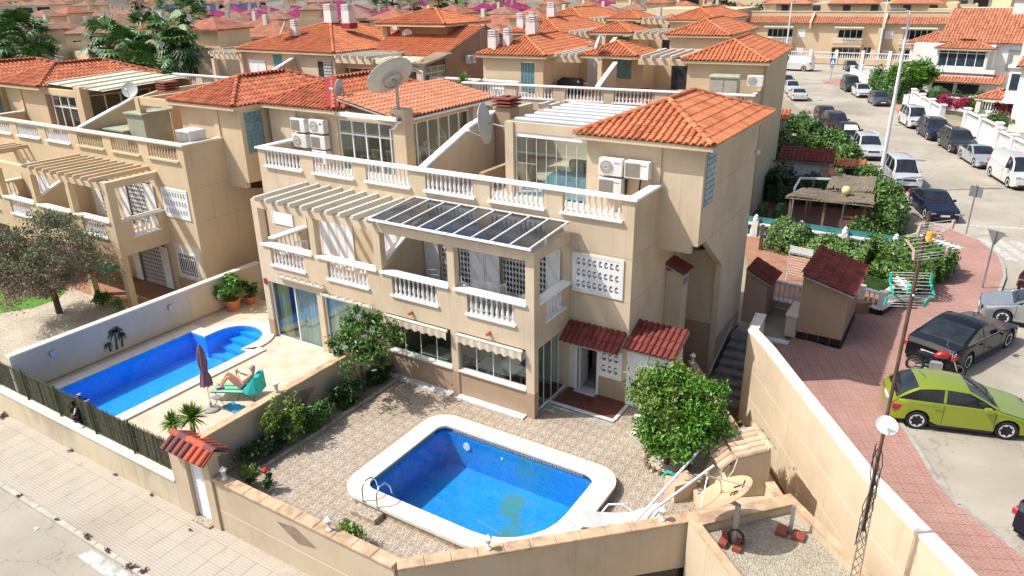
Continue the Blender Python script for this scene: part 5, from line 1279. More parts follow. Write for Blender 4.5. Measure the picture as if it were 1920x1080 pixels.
def rear_duplex(cx, y0, zo, label, extras=True, det=1, rail=True, rz=0):
    t = thing('row_house', label, 'house', (cx, y0, zo), rz); Z = zo
    b = MB().wall_y(-8.6, 8.6, -zo, 7.0, 0, .2, [(a, a+2.35, 6.3, 7.0) for a in (-8.1, -5.0, -1.9, 1.05, 4.1)]+[(6.9, 8.3, 6.3, 7.0)])
    b.wall_x(.2, 11.8, -zo, 7.0, 8.4, 8.6, []); b.wall_x(.2, 11.8, -zo, 7.0, -8.6, -8.4, []); b.box(-8.4, 8.4, 11.6, 11.8, -zo, 8.3)
    part(t, 'wall', b, 'cream'); part(t, 'terrace_floor', MB().box(-8.4, 8.4, .2, 11.6, 5.7, 5.95), 'orange_floor')
    part(t, 'parapet_rail', MB().cbox(-8.7, 8.7, -.08, .28, 7.0, 7.08, .02), 'white')
    if rail:
        for a in (-8.1, -5.0, -1.9, 1.05, 4.1): balustrade(t, (a, .1), (a+2.35, .1), 6.32, .67, 'whiteb', sub=(det > 0 and extras), slabw=.3, pitch=.2)
        balustrade(t, (6.9, .1), (8.3, .1), 6.32, .67, 'whiteb', sub=(det > 0 and extras), slabw=.3, pitch=.2)
    tw = MB()
    tw.wall_y(4.5, 8.58, 5.95, 8.38, 2.6, 2.8, []); tw.wall_x(2.8, 11.6, 5.95, 8.38, 4.5, 4.7, []); tw.wall_x(2.8, 12.0, -zo, 8.38, 8.62, 8.78, []) ; tw.box(8.58, 8.62, 2.6, 11.9, 6, 8.38)
    tw.wall_y(-8.58, -4.4, 5.95, 8.38, 2.6, 2.8, [(-5.9, -5.0, 6.2, 8.1)]); tw.wall_x(2.8, 11.6, 5.95, 8.38, -4.6, -4.4, [])
    tw.wall_y(-1.9, .9, 5.95, 8.38, 6.2, 6.4, [(-1.2, .1, 6.9, 8.2)]); tw.wall_x(6.4, 11.6, 5.95, 8.38, -1.9, -1.7, []); tw.wall_x(6.4, 11.6, 5.95, 8.38, .7, .9, [])
    tw.wall_y(-4.4, 4.5, 5.95, 8.38, 8.8, 9.0, [(2.0, 3.6, 6, 8.1)]); tw.box(-1.15, -.9, 3.4, 3.6, 5.95, 8.2)
    part(t, 'upper_wall', tw, 'cream3')
    part(t, 'divider', MB().prism_x([(.25, 5.95), (.25, 7.05), (3.3, 8.1), (3.3, 5.95)], -.1, .1), 'cream'); part(t, 'divider_cap', MB().prism_x([(.25, 7.07), (3.3, 8.12), (3.3, 8.2), (.25, 7.15)], -.14, .14), 'white')
    hip_roof(t, 4.15, 8.95, 2.3, 12.3, 8.47, .38, 'tile', det); hip_roof(t, -8.9, -4.1, 2.3, 12.3, 8.47, .38, 'tile', det); hip_roof(t, -2.4, 1.25, 3.6, 7.6, 8.47, .36, 'tile', det)
    pergola(t, 1.3, 4.2, 3.6, 8.8, 8.4, 5); pergola(t, -4.1, -2.3, 3.6, 8.8, 8.4, 4)
    for x in (-5.45, -.55):
        w = .9 if x < -1 else 1.3
        o = part(t, 'glass_block_window', MB().box(x-w/2, x+w/2, (2.62 if x < -1 else 6.22), (2.66 if x < -1 else 6.26), 6.3 if x < -1 else 6.95, 8.05), 'gblock')
        for k in range(5): part(o, 'mullion', MB().box(x-w/2+w*k/4-.012, x-w/2+w*k/4+.012, (2.60 if x < -1 else 6.20), (2.625 if x < -1 else 6.225), 6.3 if x < -1 else 6.95, 8.05), 'concrete')
    louvre(t, -3.8, -2.4, 6, 8.0, 8.78); part(t, 'dark_door', MB().box(2.0, 3.6, 9.02, 9.06, 6, 8.1), 'bluepane')
    if extras:
        white_chimney(t, -8.1, 3.2, 8.62, 1., .9); white_chimney(t, -7.3, 3.6, 8.8, .8, .8); white_chimney(t, -6.9, 6.5, 9.35, 1.2, .9)
    return t
rb = rear_duplex(-8.31, 21.18, .5, 'cream terrace house directly behind the main duplex, with two small hipped roofs', det=1, rz=R(6))
rc = rear_duplex(-14.27, 33.98, 1.0, 'cream terrace house two rows behind, its pergolas seen above the first row', det=1, rail=False, rz=R(4))
# gable house with conservatory
gh = thing('gable_house', 'cream house with a big tiled gable and a small hipped tower behind the dish', 'house', (-24.5, 24, 0))
part(gh, 'wall', MB().box(-3.5, 3.2, .2, .4, 0, 8.6).box(-3.5, -3.3, .4, 9.6, 0, 8.6), 'cream')
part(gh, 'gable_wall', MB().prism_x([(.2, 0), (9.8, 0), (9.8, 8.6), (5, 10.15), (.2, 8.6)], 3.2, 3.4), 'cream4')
shed_roof(gh, (-3.7, -.2, 8.6), (1, 0, 0), (0, 1, 0), 7.2, 5.2, 1.68, 'tile', 1, w=.24, e=.38); shed_roof(gh, (3.5, 10.2, 8.6), (-1, 0, 0), (0, -1, 0), 7.2, 5.2, 1.68, 'tile', 1, w=.24, e=.38)
ridge_caps(gh, (-3.7, 5, 10.32), (3.5, 5, 10.32), 'tile', single=False)
part(gh, 'upper_wall', MB().box(-3.0, 1.4, 3.2, 7.4, 9, 10.45), 'cream4'); hip_roof(gh, -4.6, 1.9, 2.3, 8.2, 10.5, .30, 'tile', 1); part(gh, 'column', MB().box(-4.2, -3.8, 2.7, 3.1, 8.8, 10.4), 'cream')
cs = part(gh, 'conservatory', MB().box(-4.6, -4.3, -2.4, -2.1, 0, 8.3).box(3.0, 3.4, -2.5, -2.1, 0, 8.6).box(-4.3, 3.0, -2.4, -2.2, 7.9, 8.2).box(-4.3, 3.4, -2.4, -2.2, 0, 6.9), 'cream')
glazing(gh, -4.3, 3.0, 6.9, 7.9, -2.35, 6, .06); glazing_x(gh, -2.1, .2, 6.9, 8.1, 3.25, 3, .06, trans=7.7)
rp = part(gh, 'corrugated_roof', MB().add([(-4.8, -2.7, 8.25), (2.9, -2.7, 8.25), (2.9, .1, 8.62), (-4.8, .1, 8.62)], [(0, 1, 2, 3)]), 'corru')
for k in range(9): part(rp, 'roof_rib', MB().bar((-4.6+k*.9, -2.7, 8.27), (-4.6+k*.9, .1, 8.64), .05, .03), 'creamwhite')
shed_roof(gh, (2.95, -2.8, 8.45), (0, 1, 0), (-1, 0, 0), .1, .1, .1, 'tile_sand', 1) if False else None
shed_roof(gh, (2.7, -2.75, 8.35), (1, 0, 0), (0, 1, 0), 1.3, 2.9, .45, 'tile_sand', 1, w=.16, e=2)
part(gh, 'downpipe', MB().tube([(2.6, -2.5, 8.2), (3.6, -2.6, 7.9), (3.6, -2.6, 5)], .05, 6), 'white')
part(gh, 'door_frame', MB().box(3.41, 3.43, 6.4, 8.6, 5.9, 7.6), 'bark'); part(gh, 'parapet', MB().wall_y(3.4, 10.2, 0, 7.4, -1.6, -1.4, [(4.0, 6.3, 6.6, 7.4), (7.0, 9.3, 6.6, 7.4)]), 'cream'); part(gh, 'parapet_rail', MB().box(3.4, 10.3, -1.65, -1.32, 7.4, 7.5), 'white')
for a in (4.0, 7.0): balustrade(gh, (a, -1.5), (a+2.3, -1.5), 6.65, .74, 'whiteb', sub=True, slabw=.3, pitch=.2)
part(gh, 'terrace_floor', MB().box(3.4, 10.2, -1.4, 9.8, 6.0, 6.3), 'orange_floor')
part(gh, 'wall_mast', MB().tube([(3.6, 4.2, 8.2), (3.6, 4.2, 10.9)], .03, 6), 'galv')
# wide hipped house on the left
wh = thing('hipped_house', 'cream house with wide red hipped roof and white chimneys, behind the glass block tower', 'house', (-32.6, 20.4, .3))
part(wh, 'wall', MB().box(-4.6, 4.6, .3, .5, 0, 8.5).box(4.4, 4.6, .5, 11, 0, 8.5).box(-4.6, -4.4, .5, 11, 0, 8.5), 'cream')
hip_roof(wh, -5.1, 5.0, -.1, 11.5, 8.6, .34, 'tile', 1)
white_chimney(wh, -.9, 2.2, 9.4, .9, .8); white_chimney(wh, .2, 4.8, 10.2, 1.3, 1.0); white_chimney(wh, 2.2, 4.6, 10.2, 1.3, 1.0)
pergola(wh, -8.2, -4.7, 0, 4, 8.2, 6); part(wh, 'column', MB().box(-8.2, -7.9, 0, .3, 0, 8.0).box(-4.9, -4.6, -.02, .28, 0, 8.4).box(-8.2, -7.9, 3.7, 4, 0, 8), 'cream')
louvre(wh, -4.2, -2.4, 5.9, 7.9, .28); part(wh, 'glass_block_window', MB().box(-1.5, -.6, .26, .298, 6.1, 8.3), 'gblock'); part(wh, 'parapet', MB().wall_y(-8.6, 8.4, -.3, 6.95, -3.2, -3.0, [(-8.2, -6, 6.2, 6.95), (-5.3, -3, 6.2, 6.95), (4.6, 7.4, 6.2, 6.95)]), 'cream'); part(wh, 'parapet_rail', MB().box(-8.7, 8.4, -3.25, -2.95, 6.95, 7.04), 'white')
for a, b_ in ((-8.2, -6), (-5.3, -3), (4.6, 7.4)): balustrade(wh, (a, -3.1), (b_, -3.1), 6.22, .72, 'whiteb', sub=True, slabw=.3, pitch=.2)
part(wh, 'terrace_floor', MB().box(-8.4, 8.4, -3.0, 11, 5.6, 5.8), 'orange_floor'); part(wh, 'divider', MB().prism_x([(-3, 5.8), (-3, 7), (.2, 8.1), (.2, 5.8)], .6, .8), 'cream'); part(wh, 'divider_cap', MB().prism_x([(-3, 7.02), (.2, 8.12), (.2, 8.22), (-3, 7.12)], .55, .85), 'white')
part(wh, 'door', MB().box(3.0, 4.3, .26, .296, 5.9, 8), 'dark'); grille(wh, 3.6, 4.3, 5.9, 8, .24)
pergola(wh, 5.0, 8.4, 0, 5, 8.35, 5, beam='cream')
# ---------------- far town
def far_house(w, d, h, roof, wall, kind=0, name='town_house', slope=.42, chim=True):
    t = bpy.data.objects.new(name, None); COL.objects.link(t)
    part(t, 'wall', MB().box(-w/2, w/2, 0, d, -1, h), wall)
    mb = MB()
    if kind == 0:
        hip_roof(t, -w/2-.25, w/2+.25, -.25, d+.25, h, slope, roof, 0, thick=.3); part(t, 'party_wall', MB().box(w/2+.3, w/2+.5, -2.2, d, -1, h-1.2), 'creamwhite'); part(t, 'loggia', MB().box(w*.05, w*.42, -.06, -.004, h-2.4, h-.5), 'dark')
    elif kind == 1:
        part(t, 'roof', MB().prism_x([(-.4, h), (d/2, h+d/2*slope), (d+.4, h), (d+.4, h+.15), (d/2, h+d/2*slope+.15), (-.4, h+.15)], -w/2-.3, w/2+.3), roof)
    else:
        part(t, 'parapet', MB().box(-w/2, w/2, 0, .2, h, h+.9).box(w/2-.2, w/2, .2, d, h, h+.9).box(-w/2, -w/2+.2, .2, d, h, h+.9), wall)
        part(t, 'upper_wall', MB().box(-w/2+.3, w*.1, d*.4, d-.1, h, h+2.5), wall); hip_roof(t, -w/2-.1, w*.1+.4, d*.35, d+.3, h+2.5, slope, roof, 0, thick=.18)
    n = max(2, int(w//2.6))
    for k in range(n):
        x = -w/2+w*(k+.5)/n
        for z in ((h-2.3, h-5.0) if h > 5 else (h-2.2,)):
            if z > 0: o = part(t, 'window', MB().box(x-.62, x+.62, -.05, -.003, z, z+1.25), 'creamwhite' if (k+int(z)) % 3 == 0 else 'bluepane'); part(t, 'window_frame', MB().box(x-.7, x+.7, -.09, -.055, z+1.25, z+1.33).box(x-.03, x+.03, -.09, -.055, z, z+1.25), 'white')
    part(t, 'balcony_wall', MB().box(-w/2, w/2, -1.5, -1.35, 0, h-2.6), wall); part(t, 'balcony_rail', MB().box(-w/2-.05, w/2+.05, -1.55, -1.3, h-2.599, h-2.5), 'creamwhite')
    if chim:
        c = part(t, 'chimney', MB().box(-w*.2-.3, -w*.2+.3, d*.45-.3, d*.45+.3, h, h+w*slope*.5+.9), 'creamwhite')
    return t
PROT = {}
def proto(key, *a, **k):
    t = far_house(*a, **k); t.location = (0, -400, -50); PROT[key] = t; return t
FH = {'purple': (7.6, 7.4, 7.2, 'far_purple', 'cream3', 0), 'purple2': (8.4, 8, 7.4, 'far_purple', 'creamwhite', 2), 'red': (7.8, 8, 7.4, 'far_red', 'cream', 0), 'red2': (8.8, 9, 6.6, 'far_red', 'cream', 2), 'brown': (6.8, 7.2, 7.2, 'far_brown', 'cream3', 0),
      'brown2': (8.2, 8.6, 6.4, 'far_brown', 'cream3', 2), 'gable': (9.5, 9, 7.0, 'far_red', 'cream3', 1), 'white': (10, 9, 6.6, 'far_red', 'whitewall', 0), 'blue': (7.5, 8, 7.4, 'far_blue', 'tile_old', 1), 'cream': (9.5, 8.5, 6.8, 'far_brown', 'cream3', 2)}
LAB = {'purple': 'distant house with a purple hipped roof', 'purple2': 'distant pale house with a small purple roof over its terrace', 'red': 'distant cream house with a red hipped roof', 'red2': 'distant cream terrace house with a small red roof tower', 'brown': 'distant beige house with a brown hipped roof',
       'brown2': 'distant beige terrace house with a small brown roof tower', 'gable': 'distant pale house with a red gable roof', 'white': 'distant white house with a red hipped roof', 'blue': 'distant brick house with a dark blue gable roof, upper left', 'cream': 'distant pale cream flat-roofed house with a brown tiled tower'}
first = {}
def place(key, x, y, rz=0, s=1., z=0, row=''):
    if key not in first:
        t = far_house(*FH[key]); first[key] = t; t['category'] = 'house'
    else: t = copy_tree(first[key])
    t.location = (x, y, z); t.rotation_euler = (0, 0, rz); t.scale = (s,)*3; t['label'] = LAB[key]+(', '+row if row else ''); t['group'] = key.rstrip('2')+' roofed distant houses'+(' '+row if row else ''); return t
FWD = R(25)
# purple roofed rows (nearest row first)
prow = [(-137.5, 94), (-127, 96.5), (-118.5, 100), (-107.5, 102), (-97.5, 105.5)]
for (x, y), w_ in zip(prow, ('leftmost', 'second', 'third', 'fourth', 'rightmost')): place('purple', x, y, R(30), row=w_+' of the nearest row')
for i in range(10): place('purple', -171+i*8.4, 126+i*3.2, R(30), row='second purple row'); 
for i in range(14): place('purple2' if i % 3 else 'purple', -196+i*8.8, 154+i*3.5, R(30), row='third purple row')
for i in range(16): place('purple', -205+i*9, 190+i*3.2, R(28), row='fourth purple row')
for i in range(11): place('purple', -150+i*10.4, 215+i*2.0, R(20), row='farthest purple row')
# brown rows upper left
for x, y in ((-125, 77), (-112, 66), (-101, 70), (-115, 56), (-108, 49), (-95, 58), (-135, 68)): place('brown', x, y, R(32))
for i in range(9): place('brown' if i % 3 else 'brown2', -160+i*8.3, 93+i*3.9-18, R(32), row='nearer brown row')
for i in range(12): place('brown', -190+i*7.7, 97+i*4, R(32), row='middle brown row')
for i in range(14): place('brown' if i % 4 else 'cream', -218+i*7.8, 111+i*4.2, R(32), row='farther brown row')
for i in range(12): place('brown2' if i % 2 else 'cream', -262+i*11, 128+i*7, R(32), row='row beyond the brown roofs')
for x, y, k in ((-88, 27, 'brown2'), (-100, 30, 'brown'), (-76, 36, 'red'), (-84, 60, 'red'), (-128, 52, 'brown'), (-142, 57, 'brown2'), (-118, 34, 'brown2'), (-61, 33, 'red2'), (-70, 50, 'red'), (-56, 58, 'red2'), (-150, 66, 'red2')): place(k, x, y, R(12))
for i in range(3): place('blue', -193+i*10, 121+i*5, R(32))
# middle red roofs between the purple rows and the rear row
for x, y, k in ((-45, 46, 'red'), (-36, 50, 'red'), (-52, 74, 'gable'), (-40, 66, 'red2'), (-28, 62, 'red'), (-62, 78, 'red2'), (-73, 88, 'red'), (-50, 95, 'red'), (-38, 84, 'gable'), (-27, 79, 'red'), (-20, 56, 'red')): place(k, x, y, R(3))
rd = rear_duplex(-19.5, 47.5, 1.4, 'cream terrace house three rows behind, with a large red hipped roof', det=1, rail=False, extras=False)
for i in range(6): place('red2' if i % 2 else 'brown', -84+i*11.5, 128+i*3, R(8))
for i in range(7): place('brown' if i % 2 else 'red', -75+i*11.5, 152+i*1.5, R(4))
for i in range(8): place('cream' if i % 2 else 'brown', -90+i*13, 182, R(4))
for i in range(16): place(('cream', 'red', 'brown2', 'white')[i % 4], -170+i*15, 250+random.uniform(-6, 6), R(random.uniform(-10, 30)), row='skyline rows')
for i in range(18): place(('cream', 'brown', 'red2', 'brown')[i % 4], -250+i*17, 310+random.uniform(-9, 9), R(random.uniform(-10, 30)), row='skyline rows')
for i in range(20): place(('white', 'brown', 'cream', 'red')[i % 4], -340+i*19, 390+random.uniform(-14, 14), R(random.uniform(-10, 30)), row='skyline rows')
for i in range(14): place(('white', 'cream', 'white', 'brown2')[i % 4], -420+i*15, 210+i*16+random.uniform(-9, 9), R(random.uniform(10, 40)))
for i in range(24): place(('white', 'cream')[i % 2], -620+i*32, 560+random.uniform(-30, 30), R(random.uniform(-20, 30)), 1.3)
# long cream row across the far street
cr = thing('terraced_row', 'long cream terrace with arched ground floor windows across the far street junction', 'terraced house', (-11.5, 123, 0), R(2))
hl_ = [(-12.5, -8.2, 3.9, 5.3), (-.9, 2.9, 3.9, 5.3), (9, 13.2, 3.6, 5.4), (-12.6, -8.0, .4, 2.4), (-1.6, 2.9, .4, 2.4), (3.3, 4.6, 0, 2.6), (9.6, 12.8, .3, 2.3)]
part(cr, 'wall', MB().wall_y(-16, 15, 0, 6.2, 0, .3, hl_).wall_x(.3, 12, 0, 6.4, -16, -15.7, []).wall_x(.3, 12, 0, 6.4, 14.7, 15, []), 'cream3')
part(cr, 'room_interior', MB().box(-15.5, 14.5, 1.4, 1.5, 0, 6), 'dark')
for h in hl_: glazing(cr, h[0], h[1], h[2], h[3], .1, max(2, int((h[1]-h[0])/.8)), .08)
shed_roof(cr, (-16.3, -.6, 6.2), (1, 0, 0), (0, 1, 0), 31.6, 2.6, .95, 'villa_tile', 1, w=.4, e=.6)
part(cr, 'parapet', MB().box(-16, 15, 2.0, 2.3, 6.4, 8.0), 'cream2'); part(cr, 'parapet_cap', MB().box(-16.1, 15.1, 1.9, 2.4, 8.0, 8.1), 'creamwhite')
for x in (-5.4, 6.0): part(cr, 'party_wall', MB().prism_x([(-.9, 5.4), (2, 6.9), (2, 7.9), (-.9, 6.4)], x-.15, x+.15), 'cream3')
part(cr, 'party_wall', MB().box(5.4, 6.0, -2.4, 0, 0, 5.6), 'cream3')
for x in (-6.8, 6.9): part(cr, 'closed_shutter', MB().box(x-.65, x+.65, -.05, -.003, 3.9, 5.2), 'white'); part(cr, 'closed_shutter', MB().box(x-.65, x+.65, -.05, -.003, .9, 2.2), 'white')
for a, b_ in ((-12.9, -8.0), (-1.4, 3.1), (8.6, 13.8)):
    part(cr, 'balcony', MB().box(a, b_, -1.3, 0, 2.6, 3.05).box(a, b_, -1.35, -1.2, 3.05, 3.2), 'cream3'); balustrade(cr, (a, -1.25), (b_, -1.25), 3.2, .62, 'whiteb', sub=False, slabw=.2, rail=.2, pitch=.26)
    part(cr, 'balcony_beam', MB().box(a, b_, -1.4, 0, 5.55, 5.75), 'creamwhite')
part(cr, 'end_canopy', MB().box(-17, -15.9, -1.2, 3, 5.9, 6.3), 'villa_tile')
up_ = thing('roof_terrace_house', 'cream upper storeys with brown tiled roofs rising behind the long terrace', 'house', (-10, 131, 0))
part(up_, 'wall', MB().box(-15, 14, 0, 9, 0, 9.2), 'cream2')
for a in (-13, -2, 8): hip_roof(up_, a-4.2, a+4.2, -.5, 9.4, 9.2, .40, 'villa_tile', 0)
for a in (-14, -8.5, -3.5, 1, 6, 10): part(up_, 'window', MB().box(a, a+1.2, -.05, -.003, 7.4, 8.9), 'bluepane')
for a in (-11, -1, 9): part(up_, 'chimney', MB().box(a, a+.6, 3, 3.6, 9.4, 12.2), 'whitewall')
fl_ = thing('flat_roofed_block', 'long pale flat-roofed building with ribbon windows at the top of the photo', 'building', (-32, 180, 0))
part(fl_, 'wall', MB().box(-16, 22, 0, 12, 0, 9.5), 'cream3'); 
for k in range(4): part(fl_, 'window', MB().box(-14+k*9, -7+k*9, -.05, -.003, 5.8, 7.2), 'bluepane')
bl_ = thing('blank_gable_block', 'tall building with a blank grey-green side wall beside the far street', 'building', (-36, 118, 0))
part(bl_, 'wall', MB().box(-9, 7.6, 0, 14, 0, 8.6), 'cream3'); part(bl_, 'side_render', MB().box(-1, 7.61, -.02, -.003, 0, 8.5), 'green_shed'); part(bl_, 'window', MB().box(-8, -2.4, -.06, -.003, 4.6, 6.4), 'bluepane'); part(bl_, 'balcony', MB().box(-8.3, -2.1, -1.2, 0, 3.2, 4.2), 'creamwhite')
shed_roof(bl_, (-9.2, -1.3, 6.5), (1, 0, 0), (0, 1, 0), 4, 2, .8, 'villa_tile', 1, w=.4, e=.6)
bw_ = thing('boundary_wall_building', 'plain cream blind-walled building behind the first white villa', 'building', (5, 128, 0))
part(bw_, 'wall', MB().box(-5, 14, 0, 10, 0, 8.4), 'cream3'); part(bw_, 'doorway', MB().box(3.5, 5, -.04, -.003, 3.5, 7), 'cap')
# front fence of the long row
ff = thing('balustrade_fence', 'white balustrade fence with piers in front of the long cream terrace', 'fence', (-11.5, 118.6, .1), R(2))
part(ff, 'base_wall', MB().box(-8, 16, 0, .3, 0, .9), 'cream2'); part(ff, 'rail', MB().box(-8, 16, -.02, .32, 1.75, 1.85), 'white')
balustrade(ff, (-8, .15), (16, .15), .95, .8, 'whiteb', sub=False, pitch=.35, r=.09)
for k in range(7): part(ff, 'pier', MB().box(-8+k*4-.25, -8+k*4+.25, -.1, .4, 0, 2.2), 'whitewall')
# ---------------- white villas on the right
def roof_plane(t, pts, mat, thick=.12, name='roof'):
    n = len(pts); return part(t, name, MB().add([tuple(p) for p in pts]+[(p[0], p[1], p[2]-thick) for p in pts], [tuple(range(n)), tuple(range(2*n-1, n-1, -1))]+[(i, n+i, n+(i+1) % n, (i+1) % n) for i in range(n)]), mat)
M['villa_far'] = tileroof_far('villa_mottled_tile', (.40, .19, .11), 5.5)
v1 = thing('white_villa', 'white villa with brown-red tiled gable and dark bay windows behind the hedge', 'house', (5.2, 86, 0), R(-8))
part(v1, 'wall', MB().box(-3, 5.4, 0, 10, 0, 5.9).box(-3.8, -3, 2, 9, 0, 5), 'whitewall')
part(v1, 'gable', MB().prism_x([(1.5, 5.9), (10, 5.9), (10, 6.2), (5.8, 9.3), (1.5, 6.2)], -.6, 9.2), 'whitewall')
part(v1, 'rear_wall', MB().box(5.4, 9.2, 1.5, 10, 0, 5.9), 'whitewall')
shed_roof(v1, (-.7, 1.0, 6.05), (1, 0, 0), (0, 1, 0), 10.2, 4.9, 3.5, 'villa_tile', 1, w=.34, e=.5); shed_roof(v1, (9.5, 10.7, 6.05), (-1, 0, 0), (0, -1, 0), 10.2, 4.9, 3.5, 'villa_tile', 1, w=.34, e=.5)
hip_roof(v1, -4.2, 1.2, 1.2, 7, 5.85, .4, 'villa_tile', 1, w=.34, e=.5); hip_roof(v1, -.5, 5.4, -1.4, 2.5, 5.5, .4, 'villa_tile', 1, w=.34, e=.5)
part(v1, 'bay', MB().box(-.2, 5.0, -1.0, 0, 2.2, 3.5).box(-.2, 0, -1.0, 0, 3.5, 5.5).box(4.8, 5, -1, 0, 3.5, 5.5).box(-.2, 5.0, -1.0, 0, 5.3, 5.5), 'whitewall')
glazing(v1, 0, 4.8, 3.5, 5.3, -.95, 5, .08, gmat='bluepane', trans=5.0); part(v1, 'balcony_cornice', MB().box(-.5, 6.0, -1.4, -1.0, 2.9, 3.3).box(-.5, 6, -1.3, 0, 2.2, 2.6), 'white')
shed_roof(v1, (-1.2, -2.6, 1.9), (1, 0, 0), (0, 1, 0), 8.4, 2.0, .8, 'villa_tile', 1, w=.34, e=.5)
part(v1, 'lower_wall', MB().box(-.8, 6.8, -1.2, -1.0, 0, 2.0), 'whitewall'); part(v1, 'window', MB().box(0, 2.2, -1.26, -1.21, .2, 1.7).box(2.6, 4.8, -1.26, -1.21, .2, 1.7), 'bluepane')
part(v1, 'window_surround', MB().wall_y(6.6, 9.0, 3.1, 5.4, 1.40, 1.49, [(7.1, 8.5, 3.6, 4.9)]), 'galv'); part(v1, 'shutter_blind', MB().box(7.1, 8.5, 1.44, 1.49, 3.6, 4.9), 'creamwhite')
for yy in (2.6, 5.2): part(v1, 'window', MB().box(-3.86, -3.81, yy, yy+1.4, 3.0, 4.6), 'creamwhite')
part(v1, 'chimney', MB().box(5.6, 7.0, 5.0, 6.4, 8.0, 10.6).box(5.4, 7.2, 4.8, 6.6, 10.6, 10.8), 'whitewall')
v2 = thing('white_villa', 'white villa under a red tiled roof at the top right corner, blue shutters', 'house', (16.5, 84, 0), R(-8))
part(v2, 'wall', MB().box(-3.5, 9, 0, 10, 0, 8.0), 'whitewall'); shed_roof(v2, (-4, -1.0, 7.9), (1, 0, 0), (0, 1, 0), 13, 5.5, 3.2, 'villa_tile', 1, w=.34, e=.5)
part(v2, 'balcony', MB().box(-2.5, 6, -2.2, 0, 3.4, 4.8), 'whitewall'); part(v2, 'window', MB().box(-2, 1.6, -.05, -.003, 4.9, 7.2), 'bluepane'); part(v2, 'blue_shutter', MB().box(.4, .8, -.14, -.06, 4.9, 7.2).box(1.3, 1.5, -.14, -.06, 4.9, 7.2), 'teal_screen')
part(v2, 'chimney', MB().box(-1.2, .4, 3.0, 4.4, 10, 12.6), 'whitewall'); part(v2, 'lower_window', MB().box(.5, 3.4, -.05, -.003, .8, 2.6), 'galv')
v3 = thing('white_villa', 'white villa with a bay window and porch at the right edge, magenta bush before it', 'house', (14.4, 63, 0), R(-14))
part(v3, 'wall', MB().box(-1.6, 8, 0, 9, 0, 5.7), 'whitewall'); part(v3, 'bay', MB().box(-2.6, -1.6, .6, 4.5, 2.6, 5.5).box(-2.8, -1.6, .4, 4.7, 5.5, 5.75).box(-2.7, -1.6, .5, 4.6, 2.4, 2.7), 'whitewall')
part(v3, 'window', MB().box(-2.65, -2.605, 1.0, 4.1, 3.6, 5.0), 'bluepane'); part(v3, 'window', MB().box(-2.4, -1.7, .54, .595, 3.6, 5.0), 'bluepane')
shed_roof(v3, (-2.0, -.5, 5.7), (1, 0, 0), (0, 1, 0), 10, 5, 2.2, 'villa_tile', 1, w=.34, e=.5); hip_roof(v3, -5.2, -2.2, 1.5, 6, 2.5, .4, 'villa_tile', 1, w=.34, e=.5)
part(v3, 'porch_column', MB().box(-5.0, -4.6, 1.6, 2.0, 0, 2.4), 'creamwhite'); part(v3, 'shutter_blind', MB().box(.6, 2.2, -.05, -.003, 3.0, 4.8), 'cream3')
v4 = thing('cream_villa', 'pale cream villa with an arched porch cut by the right edge of the photo', 'house', (17.8, 53, 0), R(-18))
part(v4, 'wall', MB().box(-2.2, 6, 0, 8, 0, 3.2).box(-2.6, -2.2, -1.5, -1.0, 0, 3.2).box(-2.6, 1, -1.5, -1.1, 2.3, 3.2), 'creamwhite')

third = copy_tree(nr, label='cream house whose tiled roof corner shows at the left edge, beyond the cut-off one', loc=(MIDN-19.9, -2.66, 0))
gs_ = thing('side_wall_house', 'house with a plain shaded side wall and one closed white shutter, right of the palms', 'house', (-65.4, 33.5, 0), R(2))
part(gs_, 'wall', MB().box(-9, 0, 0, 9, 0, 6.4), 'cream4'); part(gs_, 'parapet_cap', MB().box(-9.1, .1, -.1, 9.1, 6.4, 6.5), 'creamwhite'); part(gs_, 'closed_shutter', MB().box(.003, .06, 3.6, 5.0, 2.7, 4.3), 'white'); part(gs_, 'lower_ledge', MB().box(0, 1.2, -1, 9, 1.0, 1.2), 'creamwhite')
hip_roof(gs_, -9.5, -2.2, 1.5, 9, 8.4, .4, 'tile', 1); part(gs_, 'upper_wall', MB().box(-9, -2.6, 2.0, 8.6, 6.4, 8.4), 'cream3'); white_chimney(gs_, -6.0, 4.4, 9.6, 1.0, .8)
ct_ = thing('terraced_house', 'pale stepped terrace house with white balustrades between the two palm groups', 'house', (-84, 30.5, 0), R(-10))
part(ct_, 'wall', MB().box(-9, 4, 0, 9, 0, 5.4).box(-9, 4, 3, 9, 5.4, 6.4), 'cream3'); balustrade(ct_, (-9, .1), (4, .1), 5.45, .7, 'whiteb', sub=False, rail=.2, pitch=.24)
part(ct_, 'opening', MB().box(-8, -5.5, -.05, -.003, 2.6, 4.6).box(-4.4, -2.0, -.05, -.003, 2.6, 4.6).box(-.8, 1.8, -.05, -.003, 2.6, 4.6), 'dark'); part(ct_, 'awning_roof', MB().box(-3, 4, -3, 0, 4.9, 5.05), 'corru')

